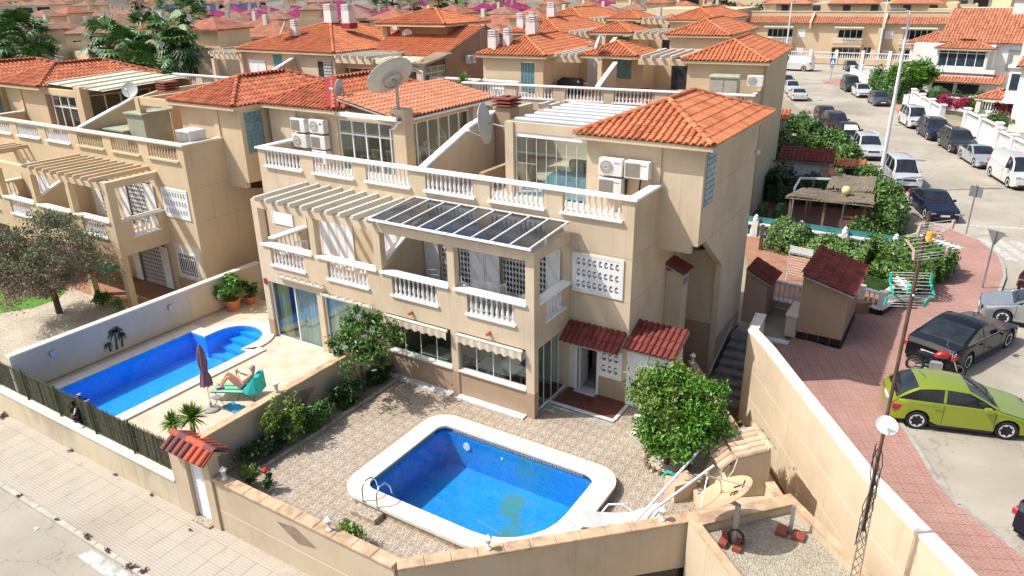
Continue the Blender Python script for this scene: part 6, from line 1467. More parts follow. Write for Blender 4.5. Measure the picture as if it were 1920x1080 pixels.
# tiny houses towards the horizon
far_mats = ['far_brown', 'far_red', 'cream3', 'creamwhite', 'bluepane', 'dark']; FV = []; FF = []; FM = []; rr_ = random.Random(99)
def far_add(vs, fs, mi, T_):
    o = len(FV); FV.extend(tuple(T_ @ Vector(v)) for v in vs); FF.extend(tuple(i+o for i in f) for f in fs); FM.extend([mi]*len(fs))
for dist, step in ((255, 13), (290, 14), (330, 15), (375, 16), (430, 17), (500, 19), (590, 22), (700, 26), (850, 32)):
    a = -74.
    while a < 8:
        a += math.degrees(step/dist)*rr_.uniform(.85, 1.2)
        if rr_.random() < .08 or (dist < 300 and a < -36): continue
        k = rr_.randrange(4); dd = dist+rr_.uniform(-9, 9); s = 1+dist/1500; w, h = (8+k), 6.2+.5*k
        T_ = Matrix.Translation((CAMP.x+dd*math.sin(R(a)), CAMP.y+dd*math.cos(R(a)), 0)) @ Matrix.Rotation(R(rr_.choice((-12, 5, 30, 30))+rr_.uniform(-6, 6)), 4, 'Z') @ Matrix.Scale(s, 4)
        b_ = MB().box(-w/2, w/2, 0, 8, -1, h).box(-w/2, w/2, -1.6, -1.45, 0, h-2.4).box(w/2, w/2+.3, -1.6, 8, 0, h-1); far_add(b_.v, b_.f, 2+(k in (1, 2)), T_)
        x0, x1, y0, y1, zr = -w/2-.3, w/2+.3, -.3, 8.3, h+1.7
        far_add([(x0, y0, h), (x1, y0, h), (x1, y1, h), (x0, y1, h), (x0+4, 4, zr), (x1-4, 4, zr)], [(0, 1, 5, 4), (1, 2, 5), (2, 3, 4, 5), (3, 0, 4)], k % 2, T_)
        b_ = MB().box(-w*.38, -w*.12, -.05, -.003, h-2.2, h-.6); far_add(b_.v, b_.f, 4, T_); b_ = MB().box(w*.02, w*.4, -.05, -.003, h-2.3, h-.5); far_add(b_.v, b_.f, 5, T_)
me = bpy.data.meshes.new('distant_town'); me.from_pydata(FV, [], FF)
for m_ in far_mats: me.materials.append(M[m_])
me.polygons.foreach_set('material_index', FM); o = link('distant_town', me, None, kind='stuff'); tag(o, 'mass of tiny tiled houses filling the horizon above the rows', 'town')
# ------------------------------------------------------------------ villa boundary walls, hedges, street
def wall_run(label, a, b, h=1.5, mat='whitewall', bal=True, name='garden_wall', piers=3, z=0.1, open_top=.75):
    t = thing(name, label, 'wall', (a[0], a[1], z)); d = Vector((b[0]-a[0], b[1]-a[1])); L = d.length; t.rotation_euler = (0, 0, math.atan2(d.y, d.x))
    zb = h-open_top if bal else h
    part(t, 'wall_face', MB().box(0, L, -.1, .1, 0, zb), mat); part(t, 'wall_cap', MB().box(-.05, L+.05, -.14, .14, h, h+.09), 'white')
    if bal: balustrade(t, (0.2, 0), (L-.2, 0), zb+.05, open_top-.05, 'whiteb', sub=False, pitch=.26, r=.07, slabw=.24)
    for k in range(piers):
        x = L*k/(piers-1); p = part(t, 'pier', MB().box(x-.2, x+.2, -.22, .22, 0, h+.25), mat); part(p, 'pier_cap', MB().cbox(x-.27, x+.27, -.28, .28, h+.251, h+.36, .06), 'white')
    return t
wall_run('low white wall before the trimmed hedge, far right kerb', (-5.9, 98.5), (-.6, 84.6), 1.4, bal=False, piers=3)
wall_run('white street wall with plaster panels beside the round topiary', (4.0, 73.8), (7.4, 63.0), 1.7, piers=4)
wall_run('white street wall with black scroll ironwork', (-.5, 84.4), (3.7, 74.4), 1.0, bal=False, piers=3)
wall_run('tall white wall with a pierced top beside the silver coupe', (9.5, 58.0), (11.9, 51.2), 2.2, piers=3)
wall_run('white wall with balusters beside the white delivery van', (12.0, 50.8), (14.8, 43.0), 1.9, piers=4)
wall_run('white balustrade wall at the far right edge of the photo', (15.0, 42.6), (19.5, 35.0), 1.9, piers=4)
wall_run('white balustrade behind the red flowering bushes', (6.4, 74.5), (12.5, 71.5), 1.3, piers=3, open_top=.95)
wall_run('white balustrade fence behind the small grey car', (-5.4, 104), (2, 100), 1.1, piers=3)
# ---- foliage helpers
def leaf_thing(name, label, cat, center, size, n, mat, leaf=.09, nclump=30, clump=.3, seed=1, group=None, trunk=None, loc=(0, 0, 0), extra=None, up=.3):
    t = thing(name, label, cat, loc, 0, group)
    v, f = leaves(n, center, size, leaf=leaf, clump=clump, nclump=nclump, seed=seed, up_bias=up)
    link('crown' if trunk else 'foliage', np_mesh('foliage', v, f), mat, t)
    if extra:
        v, f = leaves(extra[0], center, tuple(s*1.02 for s in size), leaf=leaf, clump=clump, nclump=nclump, seed=seed+50, up_bias=up); link('young_leaves', np_mesh('young_leaves', v, f), extra[1], t)
    if trunk:
        tb = MB()
        for pts, r in trunk: tb.tube(pts, r, 7)
        part(t, 'trunk', tb, 'bark', smooth=60)
    return t
def limbs(base, top, n, spread, r0=.07, seed=1):
    rr = random.Random(seed); out = [([base, (base[0], base[1], base[2]+(top-base[2])*.5)], [r0, r0*.8])]
    m = out[0][0][1]
    for k in range(n):
        a = 2*math.pi*k/n+rr.uniform(-.3, .3); s = spread*rr.uniform(.5, 1)
        out.append(([m, (m[0]+math.cos(a)*s*.5, m[1]+math.sin(a)*s*.5, (m[2]+top)/2+.1), (m[0]+math.cos(a)*s, m[1]+math.sin(a)*s, top+rr.uniform(0, .5))], [r0*.6, r0*.4, r0*.12]))
    return out
def hedge(name, label, pts, h, w, n, mat, cat='hedge', z=0, leaf=.13, seed=3, extra=None):
    """hedge along a polyline"""
    t = thing(name, label, cat, (0, 0, 0)); g = np.random.default_rng(seed); P = [Vector(p) for p in pts]; Ls = [(P[i+1]-P[i]).length for i in range(len(P)-1)]; T = sum(Ls)
    core = MB()
    for i in range(len(P)-1):
        d = (P[i+1]-P[i]).normalized(); q = Vector((-d.y, d.x)); a, b = P[i], P[i+1]; c = w*.22
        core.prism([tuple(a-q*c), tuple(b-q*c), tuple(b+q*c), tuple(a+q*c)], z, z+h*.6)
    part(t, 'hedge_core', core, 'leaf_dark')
    n = int(n*1.6); k = g.uniform(0, T, n); acc = np.concatenate([[0], np.cumsum(Ls)]); idx = np.clip(np.searchsorted(acc, k)-1, 0, len(Ls)-1)
    A = np.array([tuple(P[i]) for i in idx]); D = np.array([tuple((P[i+1]-P[i]).normalized()) for i in idx]); s = (k-acc[idx])[:, None]
    Q = np.stack([-D[:, 1], D[:, 0]], 1)
    th = g.uniform(0, math.pi, n); rr = g.uniform(.55, 1.1, n)
    bump = .85+.2*np.sin(k*2.1+seed)*np.sin(k*.77+1.3*seed)+.08*np.sin(k*5.3)
    off = np.cos(th)*rr*w/2*bump; hz = np.sin(th)**.45*rr*h*bump
    c = A+D*s+Q*off[:, None]; p = np.stack([c[:, 0], c[:, 1], z+hz], 1)
    nrm = g.normal(size=(n, 3))*.6; nrm[:, :2] += Q*np.cos(th)[:, None]; nrm[:, 2] += np.sin(th)+.3; nrm /= np.linalg.norm(nrm, axis=1)[:, None]
    tt = g.normal(size=(n, 3)); tt -= nrm*(tt*nrm).sum(1)[:, None]; tt /= np.linalg.norm(tt, axis=1)[:, None]; b = np.cross(nrm, tt)
    L = leaf*g.uniform(.6, 1.3, size=(n, 1)); v = np.stack([p-tt*L, p+b*L*.45, p+tt*L, p-b*L*.45], 1).reshape(-1, 3); i = np.arange(n)*4
    m = int(n*(1-(extra[0] if extra else 0))); F = np.stack([i, i+1, i+2, i+3], 1)
    link('foliage', np_mesh('foliage', v[:m*4], F[:m]), mat, t)
    if extra: link('young_leaves', np_mesh('young_leaves', v[m*4:], F[:n-m]), extra[1], t)
    return t
# citrus tree by the alley wall, with its scalloped bed
ct = leaf_thing('citrus_tree', 'dense bright green citrus tree standing in a round gravel bed by the alley wall', 'tree', (.15, 0, 1.85), (1.5, 1.4, 1.28), 20000, 'leaf', leaf=.072, nclump=52, clump=.17, seed=4, trunk=limbs((0, 0, 0), 1.8, 6, .7, .085, 3), loc=(4.55, -.15, 0), extra=(5500, 'leaf_yellow'))
bd = MB()
for k in range(20):
    a = 2*math.pi*k/20; bd.lathe([(.06, 0), (.06, .16), (.04, .18)], (.62*math.cos(a), .55*math.sin(a), 0), 6)
part(ct, 'bed_edging', bd, 'wood'); part(ct, 'bed_gravel', MB().lathe([(.6, 0), (.58, .05), (0, .06)], n=16), 'gravel')
leaf_thing('small_tree', 'loose-leaved small tree growing from the bed in front of the porch corner', 'tree', (.25, 0, 2.15), (1.5, 1.3, .95), 4200, 'leaf_mid', leaf=.08, nclump=44, clump=.14, seed=11, trunk=limbs((0, 0, 0), 2.3, 7, 1.0, .06, 5), loc=(-6.0, -1.5, 0), extra=(900, 'leaf_yellow'))
leaf_thing('rose_bush', 'tall wispy yellow-green shrub in the bed below the diamond panel', 'shrub', (0, 0, 1.0), (.55, .9, .75), 1500, 'leaf_yellow', leaf=.07, nclump=26, clump=.2, seed=5, loc=(-5.75, -5.1, 0), trunk=limbs((0, 0, 0), .8, 6, .5, .025, 7))
leaf_thing('bed_shrub', 'dark green shrub in the bed behind the wispy yellow-green one', 'shrub', (0, 0, .4), (.36, 1.1, .42), 1700, 'leaf_dark', leaf=.07, nclump=40, clump=.25, seed=6, loc=(-5.9, -5.9, 0))
leaf_thing('bed_shrub', 'bright leafy shrub in the bed right of the wispy one', 'shrub', (0, 0, .55), (.42, .8, .45), 1300, 'leaf_mid', leaf=.08, nclump=26, clump=.25, seed=8, loc=(-5.7, -4.0, 0))
leaf_thing('bed_shrub', 'dark shrub in the bed under the small tree', 'shrub', (0, 0, .5), (.38, .8, .5), 1500, 'leaf_dark', leaf=.075, nclump=34, clump=.25, seed=9, loc=(-5.85, -2.5, 0))
leaf_thing('bed_shrub', 'low dark shrub at the porch end of the bed', 'shrub', (0, 0, .35), (.35, .8, .4), 1200, 'leaf_dark', leaf=.07, nclump=20, clump=.3, seed=10, loc=(-5.95, -.7, 0))
rz_ = leaf_thing('red_rose', 'small rose plant with one red bloom just inside the front wall', 'plant', (0, 0, .35), (.18, .2, .3), 260, 'leaf_mid', leaf=.06, nclump=10, clump=.3, seed=13, loc=(-4.55, -7.0, 0)); part(rz_, 'bloom', MB().lathe([(.02, .62), (.08, .68), (.09, .74), (.05, .78)], n=8), plain('red_bloom', (.5, .01, .02), .6))
leaf_thing('front_plant', 'yellowing rose plant behind the gate pillar lantern', 'plant', (0, 0, .4), (.3, .35, .35), 420, 'leaf_yellow', leaf=.07, nclump=14, clump=.3, seed=14, loc=(-5.1, -7.1, 0))
leaf_thing('front_plant', 'small bright green bush behind the front wall, left of the corner lantern', 'plant', (0, 0, .38), (.42, .26, .3), 900, 'leaf_yellow', leaf=.05, nclump=18, clump=.3, seed=15, loc=(-1.1, -7.35, .05))
# brown-green wispy tree in the gravel garden
tg = leaf_thing('wispy_tree', 'half dry tamarisk-like tree with a brown twiggy crown in the gravel garden', 'tree', (.7, 0, 3.1), (3.2, 2.4, 1.6), 17000, 'leaf_grey', leaf=.06, nclump=90, clump=.15, seed=21, trunk=limbs((0, 0, 0), 2.6, 9, 1.7, .14, 9), loc=(-22.3, -3.2, 0), up=.1)
v, f = leaves(17000, (0.7, -.5, 2.3), (2.9, 2.2, 1.3), leaf=.055, clump=.17, nclump=70, seed=22); link('dry_twigs', np_mesh('dry_twigs', v, f), 'twig', tg)
leaf_thing('dark_bush', 'dark green bush at the far left edge beside the lawn', 'shrub', (0, 0, 1.0), (1.2, 1.0, 1.3), 3500, 'leaf_dark', leaf=.12, nclump=30, clump=.3, seed=23, loc=(-28.3, -2.4, 0))
leaf_thing('young_plant', 'small green plant by the porch column of the left neighbour', 'plant', (0, 0, .4), (.4, .5, .4), 500, 'leaf_mid', leaf=.08, nclump=16, clump=.3, seed=24, loc=(-21.4, -1.7, 0))
leaf_thing('young_plant', 'reddish young plant beside the sunny porch edge of the left neighbour', 'plant', (0, 0, .4), (.5, .4, .4), 400, 'leaf_yellow', leaf=.07, nclump=16, clump=.3, seed=25, loc=(-20.0, -1.9, 0))
# potted plants
def pot(label, loc, r, h, leafn, ls, mat, seed, ch):
    t = thing('potted_plant', label, 'potted plant', loc); part(t, 'pot', MB().lathe([(r*.65, 0), (r*.9, h*.85), (r, h*.86), (r, h), (r*.85, h), (r*.8, h*.9)], n=16), 'pot', smooth=40)
    v, f = leaves(leafn, (0, 0, h+ch*.55), (ch*.55, ch*.55, ch*.6), leaf=ls, clump=.25, nclump=18, seed=seed); link('foliage', np_mesh('foliage', v, f), mat, t); return t
pot('large orange pot with a tall rubber plant at the end of the cream wall', (-15.85, .9, 0), .36, .5, 340, .17, 'leaf', 31, 1.1)
pot('smaller red pot with a dark leaved plant next to the large orange pot', (-15.75, 1.75, 0), .26, .36, 150, .16, 'leaf_dark', 32, .8)
# yuccas
def yucca(label, loc, h, r, n, seed, group=None):
    t = thing('yucca', label, 'yucca', loc, 0, group); rr = random.Random(seed); part(t, 'trunk', MB().tube([(0, 0, 0), (.05, 0, h)], [.08, .06], 7), 'bark'); mb = MB(); m2 = MB()
    for k in range(n):
        a = rr.uniform(0, 6.283); e = rr.uniform(-.35, 1.45); L = r*rr.uniform(.75, 1.1); d = Vector((math.cos(a)*math.cos(e), math.sin(a)*math.cos(e), math.sin(e))); s = Vector((-math.sin(a), math.cos(a), 0))*.028
        p0 = Vector((.05, 0, h)); p1 = p0+d*L*.5; p2 = p0+d*L-Vector((0, 0, .09*L))
        (mb if k % 3 else m2).add([tuple(p0-s*.6), tuple(p0+s*.6), tuple(p1+s), tuple(p2), tuple(p1-s)], [(0, 1, 2, 3, 4)])
    part(t, 'leaves', mb, 'leaf_yellow', weld=False); part(t, 'leaves', m2, 'leaf', weld=False); return t
yucca('taller spiky yucca behind the street screen, right one of the pair', (-8.6, -6.4, 0), .8, .62, 150, 1)
yucca('lower spiky yucca next to the street screen, left one of the pair', (-9.15, -6.7, 0), .6, .5, 120, 2)
leaf_thing('dark_shrub', 'purple-black leaved shrub at the street end of the long pool', 'shrub', (0, 0, .5), (.6, .35, .45), 260, plain('dark_purple_leaf', (.03, .016, .02), .4), leaf=.12, nclump=12, clump=.3, seed=33, loc=(-12.6, -7.6, 0))
# ---- citrus side items, lanterns
LN = None
def lantern(label, loc):
    global LN
    if LN is None:
        t = thing('garden_lantern', label, 'lantern', loc, 0, 'white lanterns standing on the garden walls')
        part(t, 'stem', MB().lathe([(.075, 0), (.08, .03), (.03, .07), (.025, .12), (.05, .16)], n=8), 'white'); part(t, 'lamp_glass', MB().lathe([(.05, .161), (.085, .30)], n=6), 'cushion')
        part(t, 'lamp_cage', MB().lathe([(.10, .30), (.11, .31), (.05, .37), (.015, .39), (.015, .42), (0, .43)], n=6), 'white'); LN = t
        return t
    return copy_tree(LN, label, loc)
for l, p in (('white lantern on the wall by the gate roof', (-5.1, -7.88, .78)), ('white lantern on the front wall beside the small bright bush', (-1.2, -7.88, .78)), ('white lantern on the angled wall in front of the near pool edge', (2.5, -6.42, .78)), ('white lantern on the angled wall beside the dish roof', (5.62, -3.38, .78)), ('white lantern on the alley wall behind the citrus tree', (3.55, 4.8, .78)), ('white lantern on the alley wall next to the barbecue chimney', (6.3, 1.15, .78))): lantern(l, p)
lan = thing('garden_lantern', 'weathered white statue lantern on the dividing wall by the sun lounger', 'lantern', (-6.5, -4.0, 1.5)); part(lan, 'stem', MB().lathe([(.09, 0), (.05, .1), (.07, .25), (.12, .3), (.12, .34), (0, .36)], n=8), 'creamwhite'); lan.location = (-6.45, -4.75, 1.49)
# barbecue with tiled hood
bq = thing('barbecue', 'cream stucco barbecue with a curved hood covered in sand coloured tiles', 'barbecue', (6.92, .30, 0), R(36.9))
part(bq, 'body', MB().prism_y([(-.04, 0), (-.04, 1.30), (-.08, 1.72), (-.95, 1.52), (-1.02, 1.18), (-1.20, .85), (-1.42, .42), (-1.46, 0)], -.95, .12), 'gwall'); part(bq, 'flue_opening', MB().box(-1.06, -.97, -.72, -.2, 1.2, 1.44), 'black')
part(bq, 'base_shelf', MB().cbox(-1.9, -.1, -1.25, -.96, 0, .32, .02).cbox(-1.9, -1.47, -.95, .2, 0, .32, .02), 'gwall')
me = MB(); me.add([(t_, .11*math.cos(math.pi*k/6)*(1 if t_ == 0 else .85), .11*math.sin(math.pi*k/6)+(.02 if t_ == 0 else 0)) for t_ in (0, .48) for k in range(7)], [(i, i+1, 8+i, 7+i) for i in range(6)]); me = me.mesh('tile', smooth=60); me.materials.append(M['tile_sand'])
for r_ in range(5):
    for c_ in range(2):
        o = link('tile', me, None, bq, loc=(-1.0+c_*.44, -.86+r_*.225, 1.53+.10*c_)); o.rotation_euler = (0, R(-12), 0)
for r_ in range(4): o = link('tile', me, None, bq, loc=(-1.34, -.80+r_*.225, 1.18)); o.rotation_euler = (0, R(-42), 0)
for r_ in range(3): o = link('tile', me, None, bq, loc=(-.06, -.98+r_*.40, 1.74)); o.rotation_euler = (0, 0, R(90))
part(thing('side_table', 'small brick table against the barbecue', 'table', (5.35, -1.25, 0), R(-37)), 'brick_top', MB().box(-.25, .25, -.35, .35, 0, .55), 'tile_sand')
part(thing('hose_reel', 'green hose reel hanging behind the barbecue', 'hose reel', (5.05, -1.35, .3)), 'hose', MB().tube([(.16*math.cos(a/10*6.283), .05, .2+.16*math.sin(a/10*6.283)) for a in range(11)], .045, 6), 'green_plastic')
hs = thing('garden_hose', 'dark green hose coiled on the alley wall beside the citrus tree', 'hose', (5.45, .85, .1)); part(hs, 'hose', MB().tube([(.22*math.cos(a*.7), .12*math.sin(a*.5), .45+.35*math.sin(a*.7)) for a in range(36)], .018, 5), 'green_plastic')
part(hs, 'hanger', MB().box(-.05, .05, .1, .16, .7, .85), 'black')
sb = thing('plastic_bench', 'cream plastic storage seat half hidden behind the citrus tree', 'bench', (3.75, .6, 0), R(10)); part(sb, 'seat', MB().cbox(-.6, .6, -.28, .28, 0, .42, .06), 'creamwhite'); part(sb, 'backrest', MB().cbox(-.6, .6, .2, .3, .42, .8, .04), 'creamwhite')
for lab, a, b_ in (('long white pole leaning over the angled wall', (4.96, -4.1, .62), (6.0, .3, 1.75)), ('shorter white pole resting below the long one', (6.2, -1.3, 1.3), (5.3, -3.35, .86))):
    tag(link('awning_pole', MB().tube([a, b_], .035, 8).mesh('pole'), 'white'), lab, 'pole')
def lounger_white(label, loc, rz):
    t = thing('sun_lounger', label, 'sun lounger', loc, rz); mb = MB(); P = [(0, .38), (.45, .36), (.9, .37), (1.2, .42), (1.6, .6), (1.9, .78)]
    for i in range(5): (x0, z0), (x1, z1) = P[i], P[i+1]; mb.add([(x0, -.32, z0), (x1, -.32, z1), (x1, .32, z1), (x0, .32, z0), (x0, -.32, z0-.03), (x1, -.32, z1-.03), (x1, .32, z1-.03), (x0, .32, z0-.03)], [(0, 1, 2, 3), (7, 6, 5, 4), (0, 4, 5, 1), (3, 2, 6, 7)])
    part(t, 'seat', mb, 'lounger', smooth=60)
    for y in (-.33, .33): part(t, 'armrest', MB().tube([(.5, y, .36), (.65, y*1.1, .58), (1.0, y*1.1, .62), (1.25, y, .45)], .025, 6), 'white')
    for x in (.25, 1.3):
        for y in (-.3, .3): part(t, 'leg', MB().tube([(x, y, 0), (x, y, .36)], .025, 6), 'white')
    return t
lounger_white('white plastic lounger squeezed between the pool corner and the angled wall', (3.7, -3.9, 0), R(25))
# transformer box with pebble roof
bx = thing('flat_roof_kiosk', 'low rendered kiosk with pebble covered flat roof and stone rim, bottom right', 'kiosk', (0, 0, 0))
bc = [(6.22, -3.17), (8.13, -1.03), (10.28, -2.93), (12.3, -4.9), (10.6, -7.0), (8.2, -5.1)]
bc = [(6.22, -3.20), (8.13, -1.06), (13.2, -5.6), (11.3, -7.75)]
ins = lambda k: [(sum(p[0] for p in bc)/4+(p[0]-sum(q[0] for q in bc)/4)*k, sum(p[1] for p in bc)/4+(p[1]-sum(q[1] for q in bc)/4)*k) for p in bc]
bc = [(6.22, -3.20), (8.13, -1.06), (12.2, -4.7), (10.3, -6.85)]
i1 = ins(.90); mb = MB(); mb.add([(x, y, z) for z in (-1.3, .90) for x, y in bc], [(0, 1, 5, 4), (1, 2, 6, 5), (2, 3, 7, 6), (3, 0, 4, 7)]); part(bx, 'wall', mb, 'gwall')
mb = MB(); ring_prism(mb, ins(1.02), ins(.88), .90, .98); part(bx, 'parapet_cap', mb, 'cap'); mb = MB(); ring_prism(mb, ins(.885), ins(.88), .6, .9); part(bx, 'parapet_inside', mb, 'gwall'); part(bx, 'pebble_roof', MB().add([(x, y, .72) for x, y in i1], [(0, 1, 2, 3)]), 'pebble')
# black tiles at the foot of the angled wall
bt = MB().box(.005, .345, -.012, 0, 0, .34).mesh('base_tile'); bt.materials.append(M['blackrev'])
for k in range(16):
    o = link('base_tile', bt, None, dw, loc=(2.0+k*.35, -.121, -1.05))
# ---- satellite dishes
def dish(label, center, aim, R_, mat, ribs=3, base=None, pole_r=.05, name='satellite_dish', depth=.16, feed=.55, text=None, ring=False, legs=False):
    t = thing(name, label, 'satellite dish', base or center); aim = Vector(aim).normalized(); C_ = Vector(center)-Vector(t.location)
    u = aim.cross(Vector((0, 0, 1))).normalized(); v = u.cross(aim); B_ = Matrix((u, v, aim)).transposed(); mb = MB(); n = 28; vs = []; K = 6
    for k in range(K+1):
        r = R_*k/K
        for j in range(n): a = 2*math.pi*j/n; vs.append(tuple(B_ @ Vector((r*math.cos(a), r*math.sin(a), depth*R_*(k/K)**2*1.0))+C_))
    for k in range(K+1):
        r = R_*k/K
        for j in range(n): a = 2*math.pi*j/n; vs.append(tuple(B_ @ Vector((r*math.cos(a), r*math.sin(a), depth*R_*(k/K)**2*1.0-.02))+C_))
    o = (K+1)*n; fs = []
    for k in range(K):
        for j in range(n): j2 = (j+1) % n; fs += [(k*n+j, k*n+j2, (k+1)*n+j2, (k+1)*n+j), (o+(k+1)*n+j, o+(k+1)*n+j2, o+k*n+j2, o+k*n+j)]
    for j in range(n): j2 = (j+1) % n; fs.append((K*n+j, K*n+j2, o+K*n+j2, o+K*n+j))
    mb.add(vs, fs); part(t, 'reflector', mb, mat, smooth=50)
    fp = B_ @ Vector((0, -R_*.25, R_*feed*2))+C_; 
    for a in ([90, 210, 330][:ribs] if ribs > 1 else [270]):
        e = B_ @ Vector((R_*.97*math.cos(R(a)), R_*.97*math.sin(R(a)), depth*R_))+C_; part(t, 'feed_arm', MB().tube([e, fp], .014, 5), 'galv')
    part(t, 'feed_horn', MB().tube([fp+aim*.07, fp-aim*.08], [.05, .035], 8), 'white' if mat != 'dish_cream' else 'cap')
    if base: bp_ = C_-aim*.05; part(t, 'pole', MB().tube([(0, 0, 0), (0, 0, max(.05, bp_.z-.05)), tuple(bp_)], pole_r, 8), 'galv')
    if ring: part(t, 'stiffening_ring', MB().tube([tuple(B_ @ Vector((R_*.4*math.cos(6.283*k/20), R_*.4*math.sin(6.283*k/20), -.09))+C_) for k in range(21)], .035, 6), 'galv')
    if text:
        xd = Vector((-.07, -1, 0)); xd = (xd-aim*xd.dot(aim)).normalized(); yd = aim.cross(xd); me = text_mesh(text, R_*.62, 'black', .0); p0 = xd*(-R_*.66)+yd*(R_*.12)
        for v_ in me.vertices: q_ = p0+xd*v_.co.x+yd*v_.co.y; v_.co = C_+q_+aim*(depth*R_*(q_.length/R_)**2+.012)
        link('lettering', me, None, t)
    return t
# ------------------------------------------------------------------ satellite dishes, aerials, air conditioners
dish('large pale dish on a pole above the conservatory column', (-8.75, 4.35, 9.80), (-.709, .216, .672), .95, 'dish', base=(-8.62, 4.45, 8.69), ring=True, feed=.4, depth=.2, pole_r=.06)
dish('small grey dish at the red painted ridge of the conservatory roof', (-11.85, 4.7, 9.27), (-.95, -.283, .129), .36, 'dish', base=(-11.7, 4.75, 8.7), ribs=1, pole_r=.04)
dish('white dish seen edge-on, braced from the sloping cap between the terraces', (-4.88, 5.0, 8.36), (-.952, -.268, -.15), .74, 'dish', base=(-3.75, 4.7, 8.2), ribs=3, pole_r=.03)
dish('tan dish with black lettering standing on the pebble roof', (7.05, -3.22, 1.93), (-.552, .037, .833), .72, 'dish_cream', base=(7.35, -3.25, .73), text='Te', ribs=3, pole_r=.07, feed=.42, depth=.2)
dish('round dish on the glazed terrace of the left neighbour', (-24.2, 3.3, 8.67), (.45, -.6, .35), .37, 'dish', base=(-24.2, 3.45, 8.2), ribs=1, pole_r=.03)
dish('white dish on the tower wall of the gable house', (-26.6, 27.0, 9.75), (.3, -.85, .3), .42, 'white', ribs=1, pole_r=.03)
dish('small white dish on a pole over the rear pergola', (-9.9, 24.6, 9.75), (-.7, -.5, .3), .42, 'dish', base=(-9.95, 24.8, 8.9), ribs=1, pole_r=.03)
dish('grey dish behind the white chimney on the wide hipped roof', (-34.0, 21.9, 10.35), (-.5, -.6, .4), .55, 'dish', base=(-33.8, 22.3, 9.4), ribs=1, pole_r=.03)
st_ = thing('pipe_stub', 'short grey steel pipe on red tile weights at the pebble roof corner', 'pipe', (8.4, -2.2, .73)); part(st_, 'pipe', MB().tube([(0, 0, 0), (0, 0, .8)], .05, 8), 'galv'); part(st_, 'tile_weight', MB().box(-.3, -.05, -.25, .1, 0, .1).box(.06, .35, -.2, .12, 0, .08), 'vent')
fw2 = thing('dish_foot_weight', 'dark red tiles weighing down the foot of the lettered dish', 'weight', (7.3, -3.3, .73)); part(fw2, 'weight', MB().box(-.25, -.06, -.25, .25, 0, .12).box(.08, .28, -.22, .2, 0, .1), 'vent'); part(fw2, 'cable_loop', MB().tube([(.1+.18*math.cos(a*.6), 0, .25+.22*math.sin(a*.6)) for a in range(11)], .03, 6), 'black')
# lattice mast with aerials
ms = thing('aerial_mast', 'tall rusty lattice mast carrying a small white dish and two aerials', 'mast', (9.95, -3.45, -1.2))
mb = MB(); H1 = 5.2; rT = .16
for k in range(3):
    a = 2*math.pi*k/3; mb.tube([(rT*math.cos(a), rT*math.sin(a), 0), (rT*.4*math.cos(a), rT*.4*math.sin(a), H1)], .013, 5)
part(ms, 'lattice_leg', mb, 'galv'); mb = MB(); n = 22
for i in range(n):
    for k in range(3):
        a, b_ = 2*math.pi*k/3, 2*math.pi*(k+1)/3; z0, z1 = H1*i/n, H1*(i+1)/n; r0, r1 = rT*(1-.6*i/n), rT*(1-.6*(i+1)/n)
        mb.bar((r0*math.cos(a), r0*math.sin(a), z0), (r1*math.cos(b_), r1*math.sin(b_), z1), .009)
part(ms, 'lattice_brace', mb, 'rust'); part(ms, 'pole', MB().tube([(0, 0, 3.6), (0, 0, 10.5)], .034, 8), 'rust')
cb_ = MB()
for k in range(4): cb_.tube([(.1*math.cos(k+z*.8), .1*math.sin(k*2+z*.9), 3.2+z*.25) for z in range(11)], .01, 4)
part(ms, 'cable', cb_, 'black')
md = dish('small white parabolic aerial on the lattice mast above the pavement wall', (9.97, -3.62, 6.0-.95), (.25, -.55, .8), .20, 'white', ribs=1, depth=.4, feed=.3)
def panel_aerial(t, z, mat, rodmat, ang, W=.9, Hh=.42, sep=.5):
    a = thing('tv_aerial', t, 'television aerial', (9.95, -3.45, z), ang)
    for sgn in (-1, 1):
        rd_ = MB(); fr = MB()
        for x in (-W/2, W/2): fr.add([(x-.02, 0, .03*sgn), (x-.02, -.28, Hh*.5*sgn), (x-.02, -.30, Hh*sgn), (x-.02, -.24, Hh*sgn), (x-.02, -.2, Hh*.5*sgn), (x-.02, .08, .03*sgn), (x+.02, 0, .03*sgn), (x+.02, -.28, Hh*.5*sgn), (x+.02, -.30, Hh*sgn), (x+.02, -.24, Hh*sgn), (x+.02, -.2, Hh*.5*sgn), (x+.02, .08, .03*sgn)], [(0, 1, 2, 3, 4, 5), (11, 10, 9, 8, 7, 6)]+[(i, 6+i, 6+(i+1) % 6, (i+1) % 6) for i in range(6)])
        for k in range(7): y = -.02-.26*min(1, k/4.); zz = (.04+Hh*k/6.5)*sgn; rd_.tube([(-W/2, y, zz), (W/2, y, zz)], .006, 5)
        part(a, 'reflector_frame', fr, mat); part(a, 'reflector_rods', rd_, rodmat)
    part(a, 'boom', MB().bar((0, .1, 0), (0, -1.0, .05), .03), rodmat); el = MB()
    for k in range(7): el.tube([(-.16, -.2-k*.12, .03), (.16, -.2-k*.12, .03)], .012, 5)
    part(a, 'director_rods', el, rodmat); part(a, 'dipole_box', MB().cbox(-.06, .06, -.22, -.10, -.06, .16, .02), 'orange' if mat == 'pinkalu' else 'green_plastic')
    a.scale = (.78,)*3
    return a
panel_aerial('upper aerial with faded pink frame and an orange dipole box, top of the mast', 8.85, 'pinkalu', 'white', R(48))
panel_aerial('lower aerial with green reflector frames half way up the mast', 7.75, 'green_plastic', 'white', R(205))
